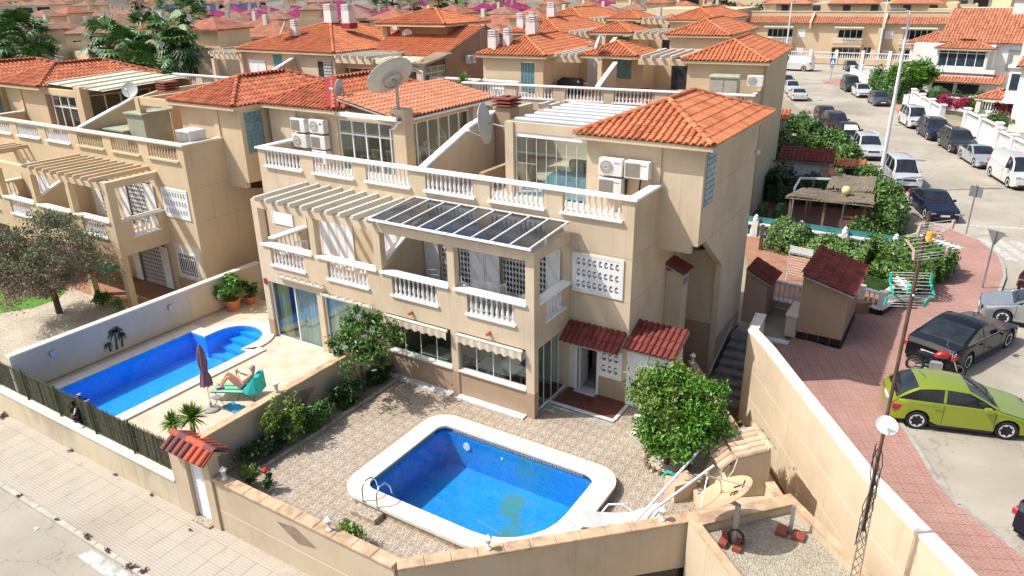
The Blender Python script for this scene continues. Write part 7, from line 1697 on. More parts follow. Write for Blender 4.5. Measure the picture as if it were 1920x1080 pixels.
# air conditioners
ac_unit('upper left air conditioner with open fan on the tower wall of the right terrace', (.53, 4.30, 7.24))
ac_unit('right-hand air conditioner with slatted front on the tower wall of the right terrace', (1.44, 4.30, 7.24), fan=False)
ac_unit('lower air conditioner under the fan unit on the right terrace tower wall', (.53, 4.30, 6.60), fan=False)
nm = {(-13.85, 7.45): ('upper left of the stacked air conditioners on the left terrace', False), (-12.75, 7.48): ('upper right of the stacked air conditioners, with a red badge, left terrace', True), (-13.85, 6.8): ('second row left air conditioner of the left terrace stack', True), (-12.75, 6.83): ('second row right air conditioner of the left terrace stack', False), (-12.75, 6.2): ('lowest air conditioner of the left terrace stack, behind the balusters', False)}
for (x, z), (l, f_) in nm.items():
    u = ac_unit(l, (x, 4.32, z), brand=False, fan=f_)
    if 'red badge' in l: part(u, 'badge', MB().box(.18, .32, -.304, -.301, .36, .42), 'signred')
pc = thing('pipe_bundle', 'black insulated pipes running down below the right terrace air conditioners', 'pipes', (1.0, 4.33, 5.95)); part(pc, 'pipe', MB().tube([(-.02, 0, 1.6), (0, -.05, 1.0), (.0, -.06, .1)], .035, 6).tube([(.5, -.05, 1.25), (.45, -.07, .6), (.35, -.08, .1)], .03, 6), 'black')
ac_unit('air conditioner high on the gable wall of the house with the conservatory', (-20.75, 26.5, 8.0), R(90), brand=False); ac_unit('air conditioner low by the glass blocks on the rear terrace', (-15.4, 22.2, 6.55), R(6), brand=False)
a3 = ac_unit('air conditioner beside the plastic store on the rear right tower', (-.2, 24.05, 7.8), R(6), brand=False)
# rear terrace things
sd = thing('plastic_store', 'beige plastic garden store against the rear right tower wall', 'storage shed', (-1.75, 23.75, 6.45), R(6)); part(sd, 'cabinet', MB().box(-.75, .75, -.45, .3, 0, 1.75), 'beige_shed'); part(sd, 'lid', MB().cbox(-.82, .82, -.52, .35, 1.751, 1.9, .07), 'green_shed')
for x in (-.37, .37): part(sd, 'door', MB().box(x-.34, x+.34, -.475, -.455, .08, 1.68), 'beige_shed')
part(sd, 'strap', MB().box(-.77, .77, -.485, -.478, .5, .54), 'black')
bbq2 = thing('covered_barbecue', 'black covered barbecue under the rear pergola', 'barbecue', (-12.0, 25.2, 6.45)); part(bbq2, 'cover', MB().cbox(-.8, .8, -.4, .4, 0, 1.1, .22), 'black')
add_chair('dark chair standing alone on the rear terrace', (-6.6, 24.3, 6.45), R(200), 'chair_blk'); add_chair('white chair behind the rear balusters, left of the pair', (-14.4, 22.0, 6.45), R(150), 'white'); add_chair('white chair behind the rear balusters, right of the pair', (-13.7, 22.1, 6.45), R(160), 'white'); add_chair('tan folding chair beside the covered barbecue', (-10.6, 25.0, 6.45), R(150), 'wood')
yucca('spiky green yucca at the foot of the rear sloping cap', (-17.9, 21.6, 6.6), .7, .9, 110, 5)
# neighbour terrace stores
gs = thing('green_store', 'grey-green metal store stepped down the neighbour terrace', 'storage shed', (-25.6+2.2, 3.4-1.0, 5.95)); part(gs, 'tall_cabinet', MB().box(-.4, .9, .2, 1.6, 0, 1.75), 'green_shed'); part(gs, 'low_cabinet', MB().box(-2.2, -.42, .0, 1.4, 0, .9), 'green_shed'); part(gs, 'lid', MB().box(-.5, 1.0, .1, 1.7, 1.751, 1.82).box(-2.3, -.41, -.1, 1.5, .901, .97), 'green_shed')
ms2 = thing('metal_cabinet', 'pale grey metal cabinet on the corner of the neighbour parapet', 'cabinet', (-18.35, 2.0, 5.95)); part(ms2, 'cabinet', MB().cbox(-.45, .45, -.35, .5, 0, 1.55, .03), 'acwhite'); part(ms2, 'door', MB().box(-.02, .40, -.372, -.352, .05, 1.5).box(-.42, -.04, -.372, -.352, .05, 1.5), 'galv')
# terrace furniture seen through glass
sf = thing('corner_sofa', 'cream corner sofa with striped cushions inside the glazed right terrace', 'sofa', (-1.3, 6.9, 5.98)); part(sf, 'seat', MB().cbox(-1.3, .8, -.4, .4, 0, .42, .06).cbox(.0, .8, -1.3, -.41, 0, .42, .06), 'cushion'); part(sf, 'backrest', MB().cbox(-1.3, .8, .2, .5, .42, .85, .06), 'cushion')
for k in range(4): part(sf, 'cushion', MB().cbox(-.9+k*.4, -.55+k*.4, .0, .18, .43, .78, .06), 'teal_cushion' if k % 2 else 'cushion')
cvx = thing('covered_table', 'table under a pale blue plastic sheet inside the glazed right terrace', 'table', (-1.3, 5.2, 5.98)); part(cvx, 'sheet', MB().add([(-.95, -.45, .78), (.95, -.45, .8), (.95, .45, .78), (-.95, .45, .8), (-1.15, -.6, .05), (1.1, -.62, .1), (1.15, .6, .05), (-1.1, .6, .08)], [(0, 1, 2, 3), (0, 4, 5, 1), (1, 5, 6, 2), (2, 6, 7, 3), (3, 7, 4, 0)]), 'cloth_blue')
add_table('small white stool table behind the left conservatory glass', (-11.2, 5.3, 5.98), 0, .6, .4, .5, 'white', 'white'); add_chair('white chair with a cover behind the left conservatory glass', (-10.4, 5.2, 5.98), R(190), 'creamwhite'); add_chair('cream wicker chair next to the conservatory column', (-9.6, 5.2, 5.98), R(170), 'cushion')
add_table('white round-legged table behind the conservatory side glass', (-9.6, 6.6, 5.98), 0, .9, .7, .74, 'white', 'white'); add_chair('white slatted chair behind the conservatory side glass', (-9.4, 7.4, 5.98), R(100), 'white'); add_chair('second white chair deeper behind the conservatory side glass', (-9.5, 8.4, 5.98), R(60), 'white')
leaf_thing('flower_arrangement', 'red flowers on the table behind the conservatory side glass', 'plant', (0, 0, .2), (.25, .3, .2), 120, 'flower', leaf=.07, nclump=8, seed=41, loc=(-9.6, 6.7, 6.74))
# balcony furniture
add_table('white table on the right balcony at the corner column', (-.75, 1.1, 2.96), 0, .85, .8, .72, 'white', 'white'); add_chair('white plastic chair beside the balcony corner table', (-1.7, 1.2, 2.96), R(80), 'white')
dr_ = thing('clothes_airer', 'folding white clothes airer on the right balcony', 'clothes airer', (-2.5, 1.1, 2.96)); mb = MB()
for k in range(7): mb.tube([(-.45, -.25+k*.08, .85), (.45, -.25+k*.08, .85)], .01, 4)
part(dr_, 'rail', mb, 'white'); part(dr_, 'leg', MB().tube([(-.4, -.25, 0), (-.4, .25, .85)], .012, 5).tube([(.4, -.25, 0), (.4, .25, .85)], .012, 5), 'white')
fc = thing('folded_chair', 'thin grey folding chair leaning in the left corner of the right balcony', 'chair', (-5.1, 1.6, 2.96), R(20)); part(fc, 'frame', MB().tube([(-.2, 0, 0), (-.2, .2, .95), (.2, .2, .95), (.2, 0, 0)], .015, 5).tube([(-.2, .1, .5), (.2, .1, .5)], .012, 5).tube([(-.2, .14, .68), (.2, .14, .68)], .012, 5), 'galv')
add_table('green plastic table in the shaded porch of the left neighbour', (-23.9, .1, .04), 0, 1.2, .8, .74, 'green_plastic', 'green_plastic')
add_chair('white chair on the left end balcony above the long pool', (-11.2, 1.0, 2.96), R(30), 'white')
bc_ = thing('butterfly_chair', 'black sling chair behind the sheer curtain of the left glass wall', 'chair', (-10.9, .9, .05)); part(bc_, 'sling', MB().add([(-.35, .25, .95), (.35, .25, .9), (.3, -.3, .5), (-.25, -.3, .55), (0, .05, .35)], [(0, 4, 1), (1, 4, 2), (2, 4, 3), (3, 4, 0)]), 'chair_blk'); part(bc_, 'leg', MB().tube([(-.3, .3, 0), (.3, -.3, .5)], .012, 5).tube([(.3, .3, 0), (-.3, -.3, .5)], .012, 5), 'black')
# ---- parasol, sun lounger, sunbather
um = thing('closed_parasol', 'closed mauve parasol on a round concrete foot between pool and lounger', 'parasol', (-9.62, -5.0, 0)); part(um, 'base', MB().lathe([(.26, 0), (.27, .06), (.22, .1), (.05, .12), (.04, .3)], n=20), 'concrete', smooth=40); part(um, 'pole', MB().tube([(0, 0, .1), (0, 0, 2.45)], .024, 8), 'white')
prof = [(.05, .98), (.17, 1.0), (.15, 1.25), (.09, 1.45), (.13, 1.8), (.09, 2.2), (.04, 2.4), (.01, 2.47)]; mb = MB(); n = 16; vs = []
for i, (r, z) in enumerate(prof): vs += [((r*(1+.28*(k % 2)))*math.cos(2*math.pi*k/n+i*.1), (r*(1+.28*(k % 2)))*math.sin(2*math.pi*k/n+i*.1), z-(.06 if i < 2 and k % 2 else 0)) for k in range(n)]
mb.add(vs, [(i*n+k, i*n+(k+1) % n, (i+1)*n+(k+1) % n, (i+1)*n+k) for i in range(len(prof)-1) for k in range(n)]); part(um, 'canopy', mb, 'purple_cloth', smooth=50)
LA = R(30)   # lounger axis: head end towards +x+y
sl_ = thing('sun_lounger', 'low lounger with mint towel and turquoise cloth over its raised back, by the parasol', 'sun lounger', (-10.25, -4.35, 0), LA)
mb = MB().add([(0, -.3, .36), (1.15, -.3, .33), (1.15, .3, .33), (0, .3, .36), (0, -.3, .33), (1.15, -.3, .30), (1.15, .3, .30), (0, .3, .33)], [(0, 1, 2, 3), (7, 6, 5, 4), (0, 4, 5, 1), (2, 6, 7, 3), (3, 7, 4, 0)]); part(sl_, 'seat', mb, 'mint')
part(sl_, 'backrest', MB().add([(1.15, -.3, .33), (1.6, -.3, .85), (1.6, .3, .85), (1.15, .3, .33), (1.18, -.3, .29), (1.63, -.3, .81), (1.63, .3, .81), (1.18, .3, .29)], [(0, 1, 2, 3), (7, 6, 5, 4), (0, 4, 5, 1), (2, 6, 7, 3), (1, 5, 6, 2)]), 'turq')
fr = MB()
for y in (-.31, .31): fr.tube([(0, y, .34), (1.15, y, .31), (1.64, y, .90)], .016, 6).tube([(.15, y, .34), (.3, y, 0), (.9, y, 0), (1.0, y, .33)], .013, 6).tube([(1.1, y, .32), (1.5, y, 0), (1.45, y, .62)], .013, 6)
part(sl_, 'frame', fr, 'chair_blk')
tw_ = thing('turquoise_towel', 'turquoise towel hanging over the raised back of the lounger', 'towel', (-10.25, -4.35, 0), LA); part(tw_, 'cloth', MB().add([(1.10, -.34, .37), (1.58, -.34, .93), (1.72, -.30, .92), (1.75, -.33, .35), (1.10, .05, .40), (1.58, .2, .95), (1.72, .22, .93), (1.76, .2, .30), (1.3, -.42, .3), (1.6, -.42, .34)], [(0, 1, 5, 4), (1, 2, 6, 5), (2, 3, 7, 6), (0, 8, 1), (8, 9, 1), (9, 2, 1), (9, 3, 2)]), 'turq')
bt_ = thing('crumpled_towel', 'crumpled blue towel lying on the floor beside the lounger', 'towel', (-9.05, -4.55, 0)); g = np.random.default_rng(5); q_ = 7; vs = [(-.35+.7*i/q_, -.22+.44*j/q_, .02+.07*g.random()) for i in range(q_+1) for j in range(q_+1)]; part(bt_, 'cloth', MB().add(vs, [(i*(q_+1)+j, (i+1)*(q_+1)+j, (i+1)*(q_+1)+j+1, i*(q_+1)+j+1) for i in range(q_) for j in range(q_)]), 'blue_towel', smooth=80)
bk_ = thing('magazine', 'purple magazine lying on the foot of the lounger', 'magazine', (-9.98, -4.3, .365), R(50)); part(bk_, 'cover', MB().box(-.12, .12, -.09, .09, 0, .015), plain('purple_print', (.22, .02, .20), .5))
tb_ = thing('folding_side_table', 'small folding table with a glass beside the lounger', 'table', (-9.55, -4.75, 0)); part(tb_, 'table_top', MB().box(-.18, .18, -.15, .15, .36, .38), 'galv'); part(tb_, 'leg', MB().tube([(-.15, -.12, 0), (.15, -.12, .36)], .01, 5).tube([(.15, .12, 0), (-.15, .12, .36)], .01, 5), 'chair_blk')
def skin_body(name, joints, bones, parent, mat, root=0, sub=2):
    me = bpy.data.meshes.new(name); me.from_pydata([j[:3] for j in joints], bones, []); o = bpy.data.objects.new(name, me); COL.objects.link(o)
    md_ = o.modifiers.new('skin', 'SKIN'); me.skin_vertices[0].data
    for i, j in enumerate(joints): v_ = me.skin_vertices[0].data[i]; v_.radius = (j[3], j[3] if len(j) < 5 else j[4]); v_.use_root = (i == root)
    s_ = o.modifiers.new('sub', 'SUBSURF'); s_.levels = sub; s_.render_levels = sub
    dg = bpy.context.evaluated_depsgraph_get(); m2 = bpy.data.meshes.new_from_object(o.evaluated_get(dg)); bpy.data.objects.remove(o); m2.name = name; m2.shade_smooth()
    return link(name, m2, mat, parent)
pe = thing('person', 'sunbather in a cap reclining on the lounger with raised knees, reading', 'person', (-10.25, -4.35, 0), LA)
J = [(.98, 0, .46, .125, .10), (1.12, 0, .56, .11, .09), (1.30, 0, .74, .13, .095), (1.40, 0, .86, .10, .07), (1.45, 0, .93, .045), (1.47, 0, 1.02, .075, .085), (1.45, 0, 1.10, .08, .095), (1.44, 0, 1.16, .06, .07),
     (.95, .10, .45, .085), (.52, .12, .86, .06), (.50, .12, .83, .055), (.22, .12, .44, .035), (.10, .13, .41, .03), (.02, .13, .43, .02),
     (.95, -.10, .45, .085), (.60, -.12, .84, .06), (.58, -.12, .81, .055), (.30, -.12, .44, .035), (.18, -.13, .41, .03), (.10, -.13, .43, .02),
     (1.36, .18, .86, .05), (1.12, .24, .70, .038), (.93, .12, .86, .028), (1.36, -.18, .86, .05), (1.12, -.24, .70, .038), (.93, -.10, .86, .028)]
Bn = [(0, 1), (1, 2), (2, 3), (3, 4), (4, 5), (5, 6), (6, 7), (0, 8), (8, 9), (9, 10), (10, 11), (11, 12), (12, 13), (0, 14), (14, 15), (15, 16), (16, 17), (17, 18), (18, 19), (3, 20), (20, 21), (21, 22), (3, 23), (23, 24), (24, 25)]
pb = skin_body('body', J, Bn, pe, 'skin')
for sy, yy in ((1, .12), (-1, -.10)):
    for k in range(5):
        a0 = Vector((.93, yy, .87)); off = Vector((0, (-.02+.01*k)*sy, .0)); L_ = (.05, .075, .08, .075, .06)[k]
        part(pe, 'finger', MB().tube([a0+off, a0+off+Vector((-.03, -.004*sy*k, .02+L_*.3)), a0+off+Vector((-.01, -.02*sy, .03+L_*.7))], [.010, .009, .007], 6), 'skin', smooth=60)
cap_ = MB().lathe([(.095, 0), (.10, .04), (.085, .09), (.04, .12), (0, .125)], (1.455, 0, 1.10), 14); part(pe, 'cap', cap_, 'concrete', smooth=50); part(pe, 'cap_peak', MB().prism([(1.40, -.08), (1.30, -.05), (1.28, 0), (1.30, .05), (1.40, .08)], 1.115, 1.13), 'concrete')
part(pe, 'nose', MB().lathe([(.014, -.02), (.016, 0), (.006, .03)], (1.365, 0, 1.05), 6), 'skin'); part(pe, 'mouth', MB().box(1.366, 1.375, -.02, .02, 1.0, 1.006), 'vent')
for y in (-.03, .03): part(pe, 'eye', MB().lathe([(.003, -.008), (.009, 0), (.003, .008)], (1.368, y, 1.075), 6), 'black')
for y in (-.078, .078): part(pe, 'ear', MB().lathe([(.01, -.02), (.018, 0), (.008, .022)], (1.46, y, 1.04), 6), 'skin')
part(pe, 'swimsuit', MB().lathe([(.135, -.07), (.14, 0), (.125, .08)], (1.0, 0, .49), 12), 'purple_cloth', smooth=60)
bk2 = thing('book', 'small open book held in front of the sunbather', 'book', (-10.25, -4.35, 0), LA); part(bk2, 'pages', MB().add([(.90, -.11, .93), (.92, 0, .90), (.90, .11, .93), (.88, -.11, 1.08), (.90, 0, 1.05), (.88, .11, 1.08)], [(0, 1, 4, 3), (1, 2, 5, 4)]), 'creamwhite')
# ---- shed, patio and hedge garden to the right of the house
sh_ = thing('utility_shed', 'small rendered shed with red tiled roof tinted dark for shadow, standing on the brick pavement', 'shed', (0, 0, 0))
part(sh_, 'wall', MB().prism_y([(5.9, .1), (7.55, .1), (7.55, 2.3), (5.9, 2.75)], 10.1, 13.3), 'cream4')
mb = MB().box(.004, .396, -.012, 0, .1, .40).mesh('base_tile'); mb.materials.append(M['blackrev'])
for k in range(4): link('base_tile', mb, None, sh_, loc=(5.92+k*.41, 10.098, 0))
for k in range(8): o = link('base_tile', mb, None, sh_, loc=(7.552, 10.1+k*.4, 0)); o.rotation_euler = (0, 0, R(90))
shed_roof(sh_, (7.75, 9.85, 2.30), (0, 1, 0), (-1, 0, 0), 3.6, 1.85, .5, 'tile_dark', 2, w=.2, e=.36, maxn=90); ridge_caps(sh_, (5.9, 9.85, 2.87), (5.9, 13.45, 2.87), 'tile_dark', r=.09)  # dark tile tone puts the shadow of the house into the roof colour
lw_ = thing('gate_pier', 'low rendered pier with stone cap against the left side of the shed', 'wall', (5.68, 10.3, .1)); part(lw_, 'pier', MB().box(-.2, .2, -.2, 1.2, 0, .85), 'cream'); part(lw_, 'pier_cap', MB().cbox(-.24, .24, -.25, 1.22, .851, .93, .01), 'creamwhite')
part(thing('landing_step', 'pale blue-grey stone step at the top of the alley stairs', 'step', (5.3, 9.5, 0)), 'slab', MB().cbox(-.4, .5, -.18, .18, 0, .12, .01), 'marble')
pt = struct('patio', MB().prism([(3.75, 12.7), (5.85, 12.5), (8.2, 14.2), (8.7, 16.5), (9.9, 20.4), (1.0, 20.4), (3.6, 13)], -1.2, .55), 'orange_floor')
part(pt, 'patio_wall', MB().box(3.62, 5.9, 12.38, 12.5, -1.2, .5), 'cream4')
prl = thing('patio_balustrade', 'white balustrade on the edge of the terracotta patio above the alley', 'balustrade', (3.75, 12.55, .5)); balustrade(prl, (0, 0), (2.0, -.12), .1, .72, 'whiteb', rail=.2, pitch=.2, slabw=.26); part(prl, 'pier', MB().box(-.25, -.02, -.14, .14, 0, 1.15), 'whitewall')
pp = thing('drain_pipe', 'grey pipe running along the shaded patio wall', 'pipe', (3.7, 12.3, 0)); part(pp, 'pipe', MB().tube([(-.1, 0, .35), (2.1, -.1, .25)], .03, 6).tube([(.3, 0, .3), (.25, 0, -.3), (.9, 0, -.4)], .03, 6), 'galv')
ft = thing('balustrade_fence', 'white balustrade fence on black base tiles around the hedge, beside the brick pavement', 'fence', (0, 0, .1))
fp_ = [(7.6, 14.35), (8.4, 14.05), (9.0, 16.2), (10.15, 20.2), (10.3, 21.6)]
for i in range(4):
    a, b_ = Vector(fp_[i]), Vector(fp_[i+1]); d = (b_-a).normalized(); q_ = Vector((-d.y, d.x))*.12
    part(ft, 'base_wall', MB().prism([tuple(a+q_), tuple(b_+q_), tuple(b_-q_), tuple(a-q_)], 0, .26), 'blackrev'); balustrade(ft, tuple(a), tuple(b_), .33, .55, 'whiteb', rail=.2, pitch=.2, slabw=.3, r=.05); part(ft, 'pier', MB().box(a.x-.12, a.x+.12, a.y-.12, a.y+.12, .26, 1.05), 'whitewall')
lt_ = thing('lean_to', 'small lean-to with dark red tiles against the far corner of the house', 'shed', (0, 0, 0)); part(lt_, 'wall', MB().prism_y([(3.55, -1), (4.45, -1), (4.45, 1.75), (3.55, 2.15)], 11.0, 12.35), 'cream4'); shed_roof(lt_, (4.62, 10.85, 1.75), (0, 1, 0), (-1, 0, 0), 1.6, 1.05, .5, 'tile_dark', 2, w=.19, e=.33, maxn=50)
wm = thing('mesh_screen', 'white framed mesh screen standing on the terracotta patio', 'screen', (4.4, 14.9, .55), R(-8)); mb = MB().tube([(0, 0, 0), (0, 0, 1.65), (1.0, 0, 1.65), (1.0, 0, 0)], .02, 6)
for k in range(9): mb.tube([(0, 0, .35+k*.12), (1, 0, .35+k*.12)], .006, 4)
part(wm, 'frame', mb, 'white'); part(wm, 'top_panel', MB().box(0.02, .98, -.01, .01, 1.36, 1.63), 'white')
hedge('hedge', 'flowering bright green hedge around the patio corner', [(2.6, 19.6), (5.0, 19.0), (7.4, 18.4), (9.3, 19.6), (9.0, 17.4), (8.0, 15.2)], 1.7, 2.3, 12000, 'leaf_mid', leaf=.10, extra=(.35, 'leaf_yellow'), z=.2)
hedge('hedge', 'outer part of the patio hedge by the street corner', [(8.0, 21.0), (9.6, 21.4), (10.3, 20.6), (10.0, 19.0)], 1.5, 1.3, 4000, 'leaf_mid', leaf=.11, seed=8, extra=(.3, 'leaf_yellow'), z=.2)
f2 = thing('garden_balustrade', 'white balustrade with ball finials and teal screening behind the patio hedge', 'balustrade', (.2, 20.9, .2)); part(f2, 'base_wall', MB().box(0, 8, -.1, .1, 0, .2), 'cream'); balustrade(f2, (0, 0), (8, .1), .26, .6, 'whiteb', rail=.2, pitch=.22, slabw=.24, r=.06)
for x in (1.2, 3.5, 5.6, 7.9): p_ = part(f2, 'pier', MB().box(x-.14, x+.14, -.15, .15, .2, 1.1), 'whitewall'); part(p_, 'finial', MB().lathe([(.08, 1.1), (.15, 1.14), (.14, 1.25), (.09, 1.33), (.1, 1.36), (0, 1.45)], (x, 0, 0), 10), 'white', smooth=50)
part(f2, 'screening', MB().box(0, 8, .18, .2, .3, 1.25), 'teal_screen')
gg = thing('bar_gate', 'small barred metal gate between the patio and the back garden', 'gate', (2.4, 18.5, .55)); mb = MB().box(0, .9, 0, .03, .05, .09).box(0, .9, 0, .03, .95, .99)
for k in range(7): mb.box(.02+k*.14, .04+k*.14, 0, .02, .05, 1.0)
part(gg, 'bars', mb, 'galv'); part(gg, 'post', MB().box(-.16, -.02, -.05, .1, 0, 1.3), 'bark')
def topiary(label, loc, r, h, group=None):
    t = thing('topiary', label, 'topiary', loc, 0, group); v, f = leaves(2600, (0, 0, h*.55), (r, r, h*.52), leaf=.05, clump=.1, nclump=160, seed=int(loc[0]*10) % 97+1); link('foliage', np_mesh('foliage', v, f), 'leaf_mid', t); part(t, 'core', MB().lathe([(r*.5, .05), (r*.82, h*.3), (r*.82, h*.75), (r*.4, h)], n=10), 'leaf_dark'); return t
topiary('left one of two trimmed cypress columns behind the teal screening', (1.05, 23.6, .3), .36, 1.2); topiary('right wider one of two trimmed cypress columns behind the teal screening', (1.95, 23.9, .3), .45, 1.25)
struct('back_garden_paving', MB().prism([(0, 21), (7.9, 21), (7.6, 29.5), (2.0, 44), (-1, 44), (0, 30)], -.05, .18), 'brown_floor')
gl_ = thing('globe_lamp', 'yellowed globe lamp on a white post in front of the thatched pergola', 'street lamp', (5.2, 23.6, .2)); part(gl_, 'post', MB().tube([(0, 0, 0), (0, 0, 2.35)], .045, 8), 'white'); part(gl_, 'globe', MB().lathe([(.05, 2.35), (.17, 2.42), (.23, 2.56), (.22, 2.68), (.14, 2.79), (0, 2.83)], n=14), 'yellow', smooth=60)
tp = thing('thatched_pergola', 'pergola with two grey heather thatch panels and white side beams', 'pergola', (0, 0, .2))
for x, y in ((2.7, 22.6), (4.4, 22.7), (6.3, 23.0), (2.9, 27.4), (6.1, 27.6), (3.1, 25)): part(tp, 'post', MB().box(x-.06, x+.06, y-.06, y+.06, 0, 2.1), 'wood')
part(tp, 'beam', MB().bar((2.5, 22.6, 2.13), (6.7, 23.0, 2.13), .12), 'wood')
def thatch(pts, n, seed, label):
    g = random.Random(seed); mb = MB(); A, B_, C_, D_ = [Vector(p) for p in pts]; mb.add([tuple(p-Vector((0, 0, .05))) for p in (A, B_, C_, D_)], [(0, 1, 2, 3)])
    for k in range(n):
        u = g.random(); v_ = g.random()*.86; p = (A.lerp(B_, u)).lerp(D_.lerp(C_, u), v_); q_ = (A.lerp(B_, u)).lerp(D_.lerp(C_, u), v_+.14); s = (B_-A).normalized()*g.uniform(.008, .02); up_ = Vector((0, 0, g.uniform(0, .05)+.05*math.sin(u*9)))
        mb.add([tuple(p-s+up_), tuple(p+s+up_), tuple(q_+s+up_), tuple(q_-s+up_)], [(0, 1, 2, 3)])
    part(tp, 'thatch', mb, 'reed', weld=False)
thatch([(2.45, 22.2, 2.2), (6.7, 22.6, 2.2), (6.5, 24.4, 2.32), (2.9, 24.0, 2.32)], 2600, 1, ''); thatch([(4.1, 24.3, 2.35), (6.4, 24.5, 2.35), (6.1, 28.2, 2.4), (3.8, 27.9, 2.4)], 2600, 2, '')
part(tp, 'white_beam', MB().bar((2.5, 24.2, 2.25), (2.3, 26.6, 2.25), .1).bar((2.3, 26.6, 2.25), (4.0, 27.0, 2.3), .1).bar((2.5, 24.2, 0), (2.5, 24.2, 2.2), .1), 'white')
pw_ = struct('garden_wall_low', MB().box(2.9, 6.6, 22.3, 22.4, .1, 1.0), 'cream4')
hedge('hedge', 'tall green hedge along the parked cars, from the street corner to the first garden', [(7.2, 22.8), (7.3, 25.5), (7.4, 28.2), (5.6, 32.6), (4.6, 35.2)], 2.0, 1.6, 8000, 'leaf_mid', leaf=.13, seed=12, extra=(.35, 'leaf_yellow'))
hedge('hedge', 'thick dark hedge behind the white SUV and the brown roofed shed', [(3.9, 37.2), (1.0, 45.0), (-.2, 44.0), (-3.4, 42.0), (-5.5, 40.5)], 2.2, 1.8, 9000, 'leaf_mid', leaf=.15, seed=13, extra=(.25, 'leaf_yellow'))
hedge('hedge', 'narrow trimmed hedge farther up beside the maroon car', [(-.4, 48.0), (-1.6, 51.5), (-3.2, 54.8), (-6.5, 54.0)], 1.7, 1.3, 5000, 'leaf_mid', leaf=.14, seed=14)
hedge('garden_shrubs', 'dark shrubs filling the shaded garden behind the thatched pergola', [(6.4, 30.5), (3.0, 30.4), (.4, 29.5), (-.2, 32)], 1.9, 2.2, 7000, 'leaf_dark', cat='shrubs', leaf=.14, seed=15)
leaf_thing('garden_bush', 'green bush at the right end of the thatched pergola', 'shrub', (0, 0, .9), (1.1, .9, .9), 2500, 'leaf_mid', leaf=.11, nclump=30, seed=51, loc=(6.6, 21.9, .2))
bs = thing('brown_roof_shed', 'pale garden shed with a dark red tiled roof among the hedges', 'shed', (1.1, 34.3, 0), R(8)); part(bs, 'wall', MB().box(-1.5, 1.5, 0, 2.6, 0, 1.8), 'cream'); shed_roof(bs, (-1.75, -.3, 1.82), (1, 0, 0), (0, 1, 0), 3.5, 1.7, .55, 'tile_dark', 1, w=.26, e=.4); part(bs, 'door', MB().box(-.9, .9, -.04, -.003, .2, 1.5), 'marble')
shed_roof(bs, (1.9, 1.2, 1.3), (1, 0, 0), (0, 1, 0), 1.9, 1.1, .3, 'tile', 1, w=.3, e=.4, name='side_roof')
bs3 = thing('tiled_gate_roof', 'small orange tiled gate roof beside the narrow hedge', 'gate', (-5.0, 49.5, 0), R(6)); part(bs3, 'wall', MB().box(-1.2, 1.2, 0, 1, 0, 1.9), 'cream'); shed_roof(bs3, (-1.5, -.4, 1.9), (1, 0, 0), (0, 1, 0), 3.0, 1.8, .6, 'tile', 1, w=.3, e=.4)
# palms, town trees
def palm(label, loc, h, r, nf=34, seed=1, group=None, skirt=True, fan=True):
    t = thing('palm_tree', label, 'palm tree', loc, 0, group); rr = random.Random(seed); part(t, 'trunk', MB().tube([(0, 0, 0), (.1, 0, h*.5), (0, .1, h)], [.28, .2, .18], 8), 'bark', smooth=60); g_ = MB(); dk = MB()
    for k in range(nf):
        a = rr.uniform(0, 6.283); e = rr.uniform(-1.0, 1.35); L = r*rr.uniform(.5, .75); d = Vector((math.cos(a)*math.cos(e), math.sin(a)*math.cos(e), math.sin(e))); s = Vector((-math.sin(a), math.cos(a), 0)); c0 = Vector((0, 0, h))+d*L; nb = 11; F = r*.48*rr.uniform(.8, 1.1)
        tgt = g_ if e > -.1 else dk; tgt.add([tuple(Vector((0, 0, h))-s*.03), tuple(Vector((0, 0, h))+s*.03), tuple(c0)], [(0, 1, 2)]); u_ = (d-Vector((0, 0, .25))).normalized()
        for b in range(nb):
            q_ = -1.9+3.8*b/(nb-1); dr = (u_*math.cos(q_)+s*math.sin(q_)).normalized(); w_ = dr.cross(u_.cross(s)).normalized()*F*.10; m_ = c0+dr*F*.55; e_ = c0+dr*F-Vector((0, 0, F*.30)); tgt.add([tuple(c0), tuple(m_-w_), tuple(e_), tuple(m_+w_)], [(0, 1, 2, 3)])
    part(t, 'fronds', g_, 'leaf_mid', weld=False)
    if dk.v: part(t, 'old_fronds', dk, 'leaf_dark', weld=False)
    return t
PL = [(-64, 30, 8.6, 2.8), (-58.5, 28.5, 7.4, 2.9), (-52.5, 26.5, 6.8, 2.8), (-49, 24.5, 6.0, 2.6), (-57, 33, 9.3, 2.8), (-66, 36, 9.2, 2.7), (-53.5, 31, 8.2, 2.6)]
lbs = ['tallest left palm of the clump behind the left tower roof', 'second palm of the clump behind the left tower roof', 'middle low palm of the clump, over the yellow awning roof', 'lowest right palm of the clump, nearest the shuttered side wall', 'upright palm at the back of the clump', 'palm standing furthest left at the back of the clump', 'palm peeping over the right side of the clump']
for (x, y, h, r), l in zip(PL, lbs): palm(l, (x-5, y-1, 0), h-.4, r, 46, seed=int(-x*7))
for i, (x, y, h, r) in enumerate([(-84, 26.5, 7.2, 3.4), (-88, 30, 8.2, 3.6), (-92, 29, 6.6, 3.2), (-79.5, 27.5, 5.6, 3.0)]): palm(['palm of the left edge group with the brightest crown', 'taller palm of the left edge group, behind the bright one', 'palm cut by the left edge of the photo', 'lowest palm of the left edge group'][i], (x, y, 0), h, r, 50, seed=90+i)
far_p = palm('slender distant palm or tree among the far roofs', (-150, 100, 0), 9, 3.2, 30, seed=200, group='distant palms among the far roofs')
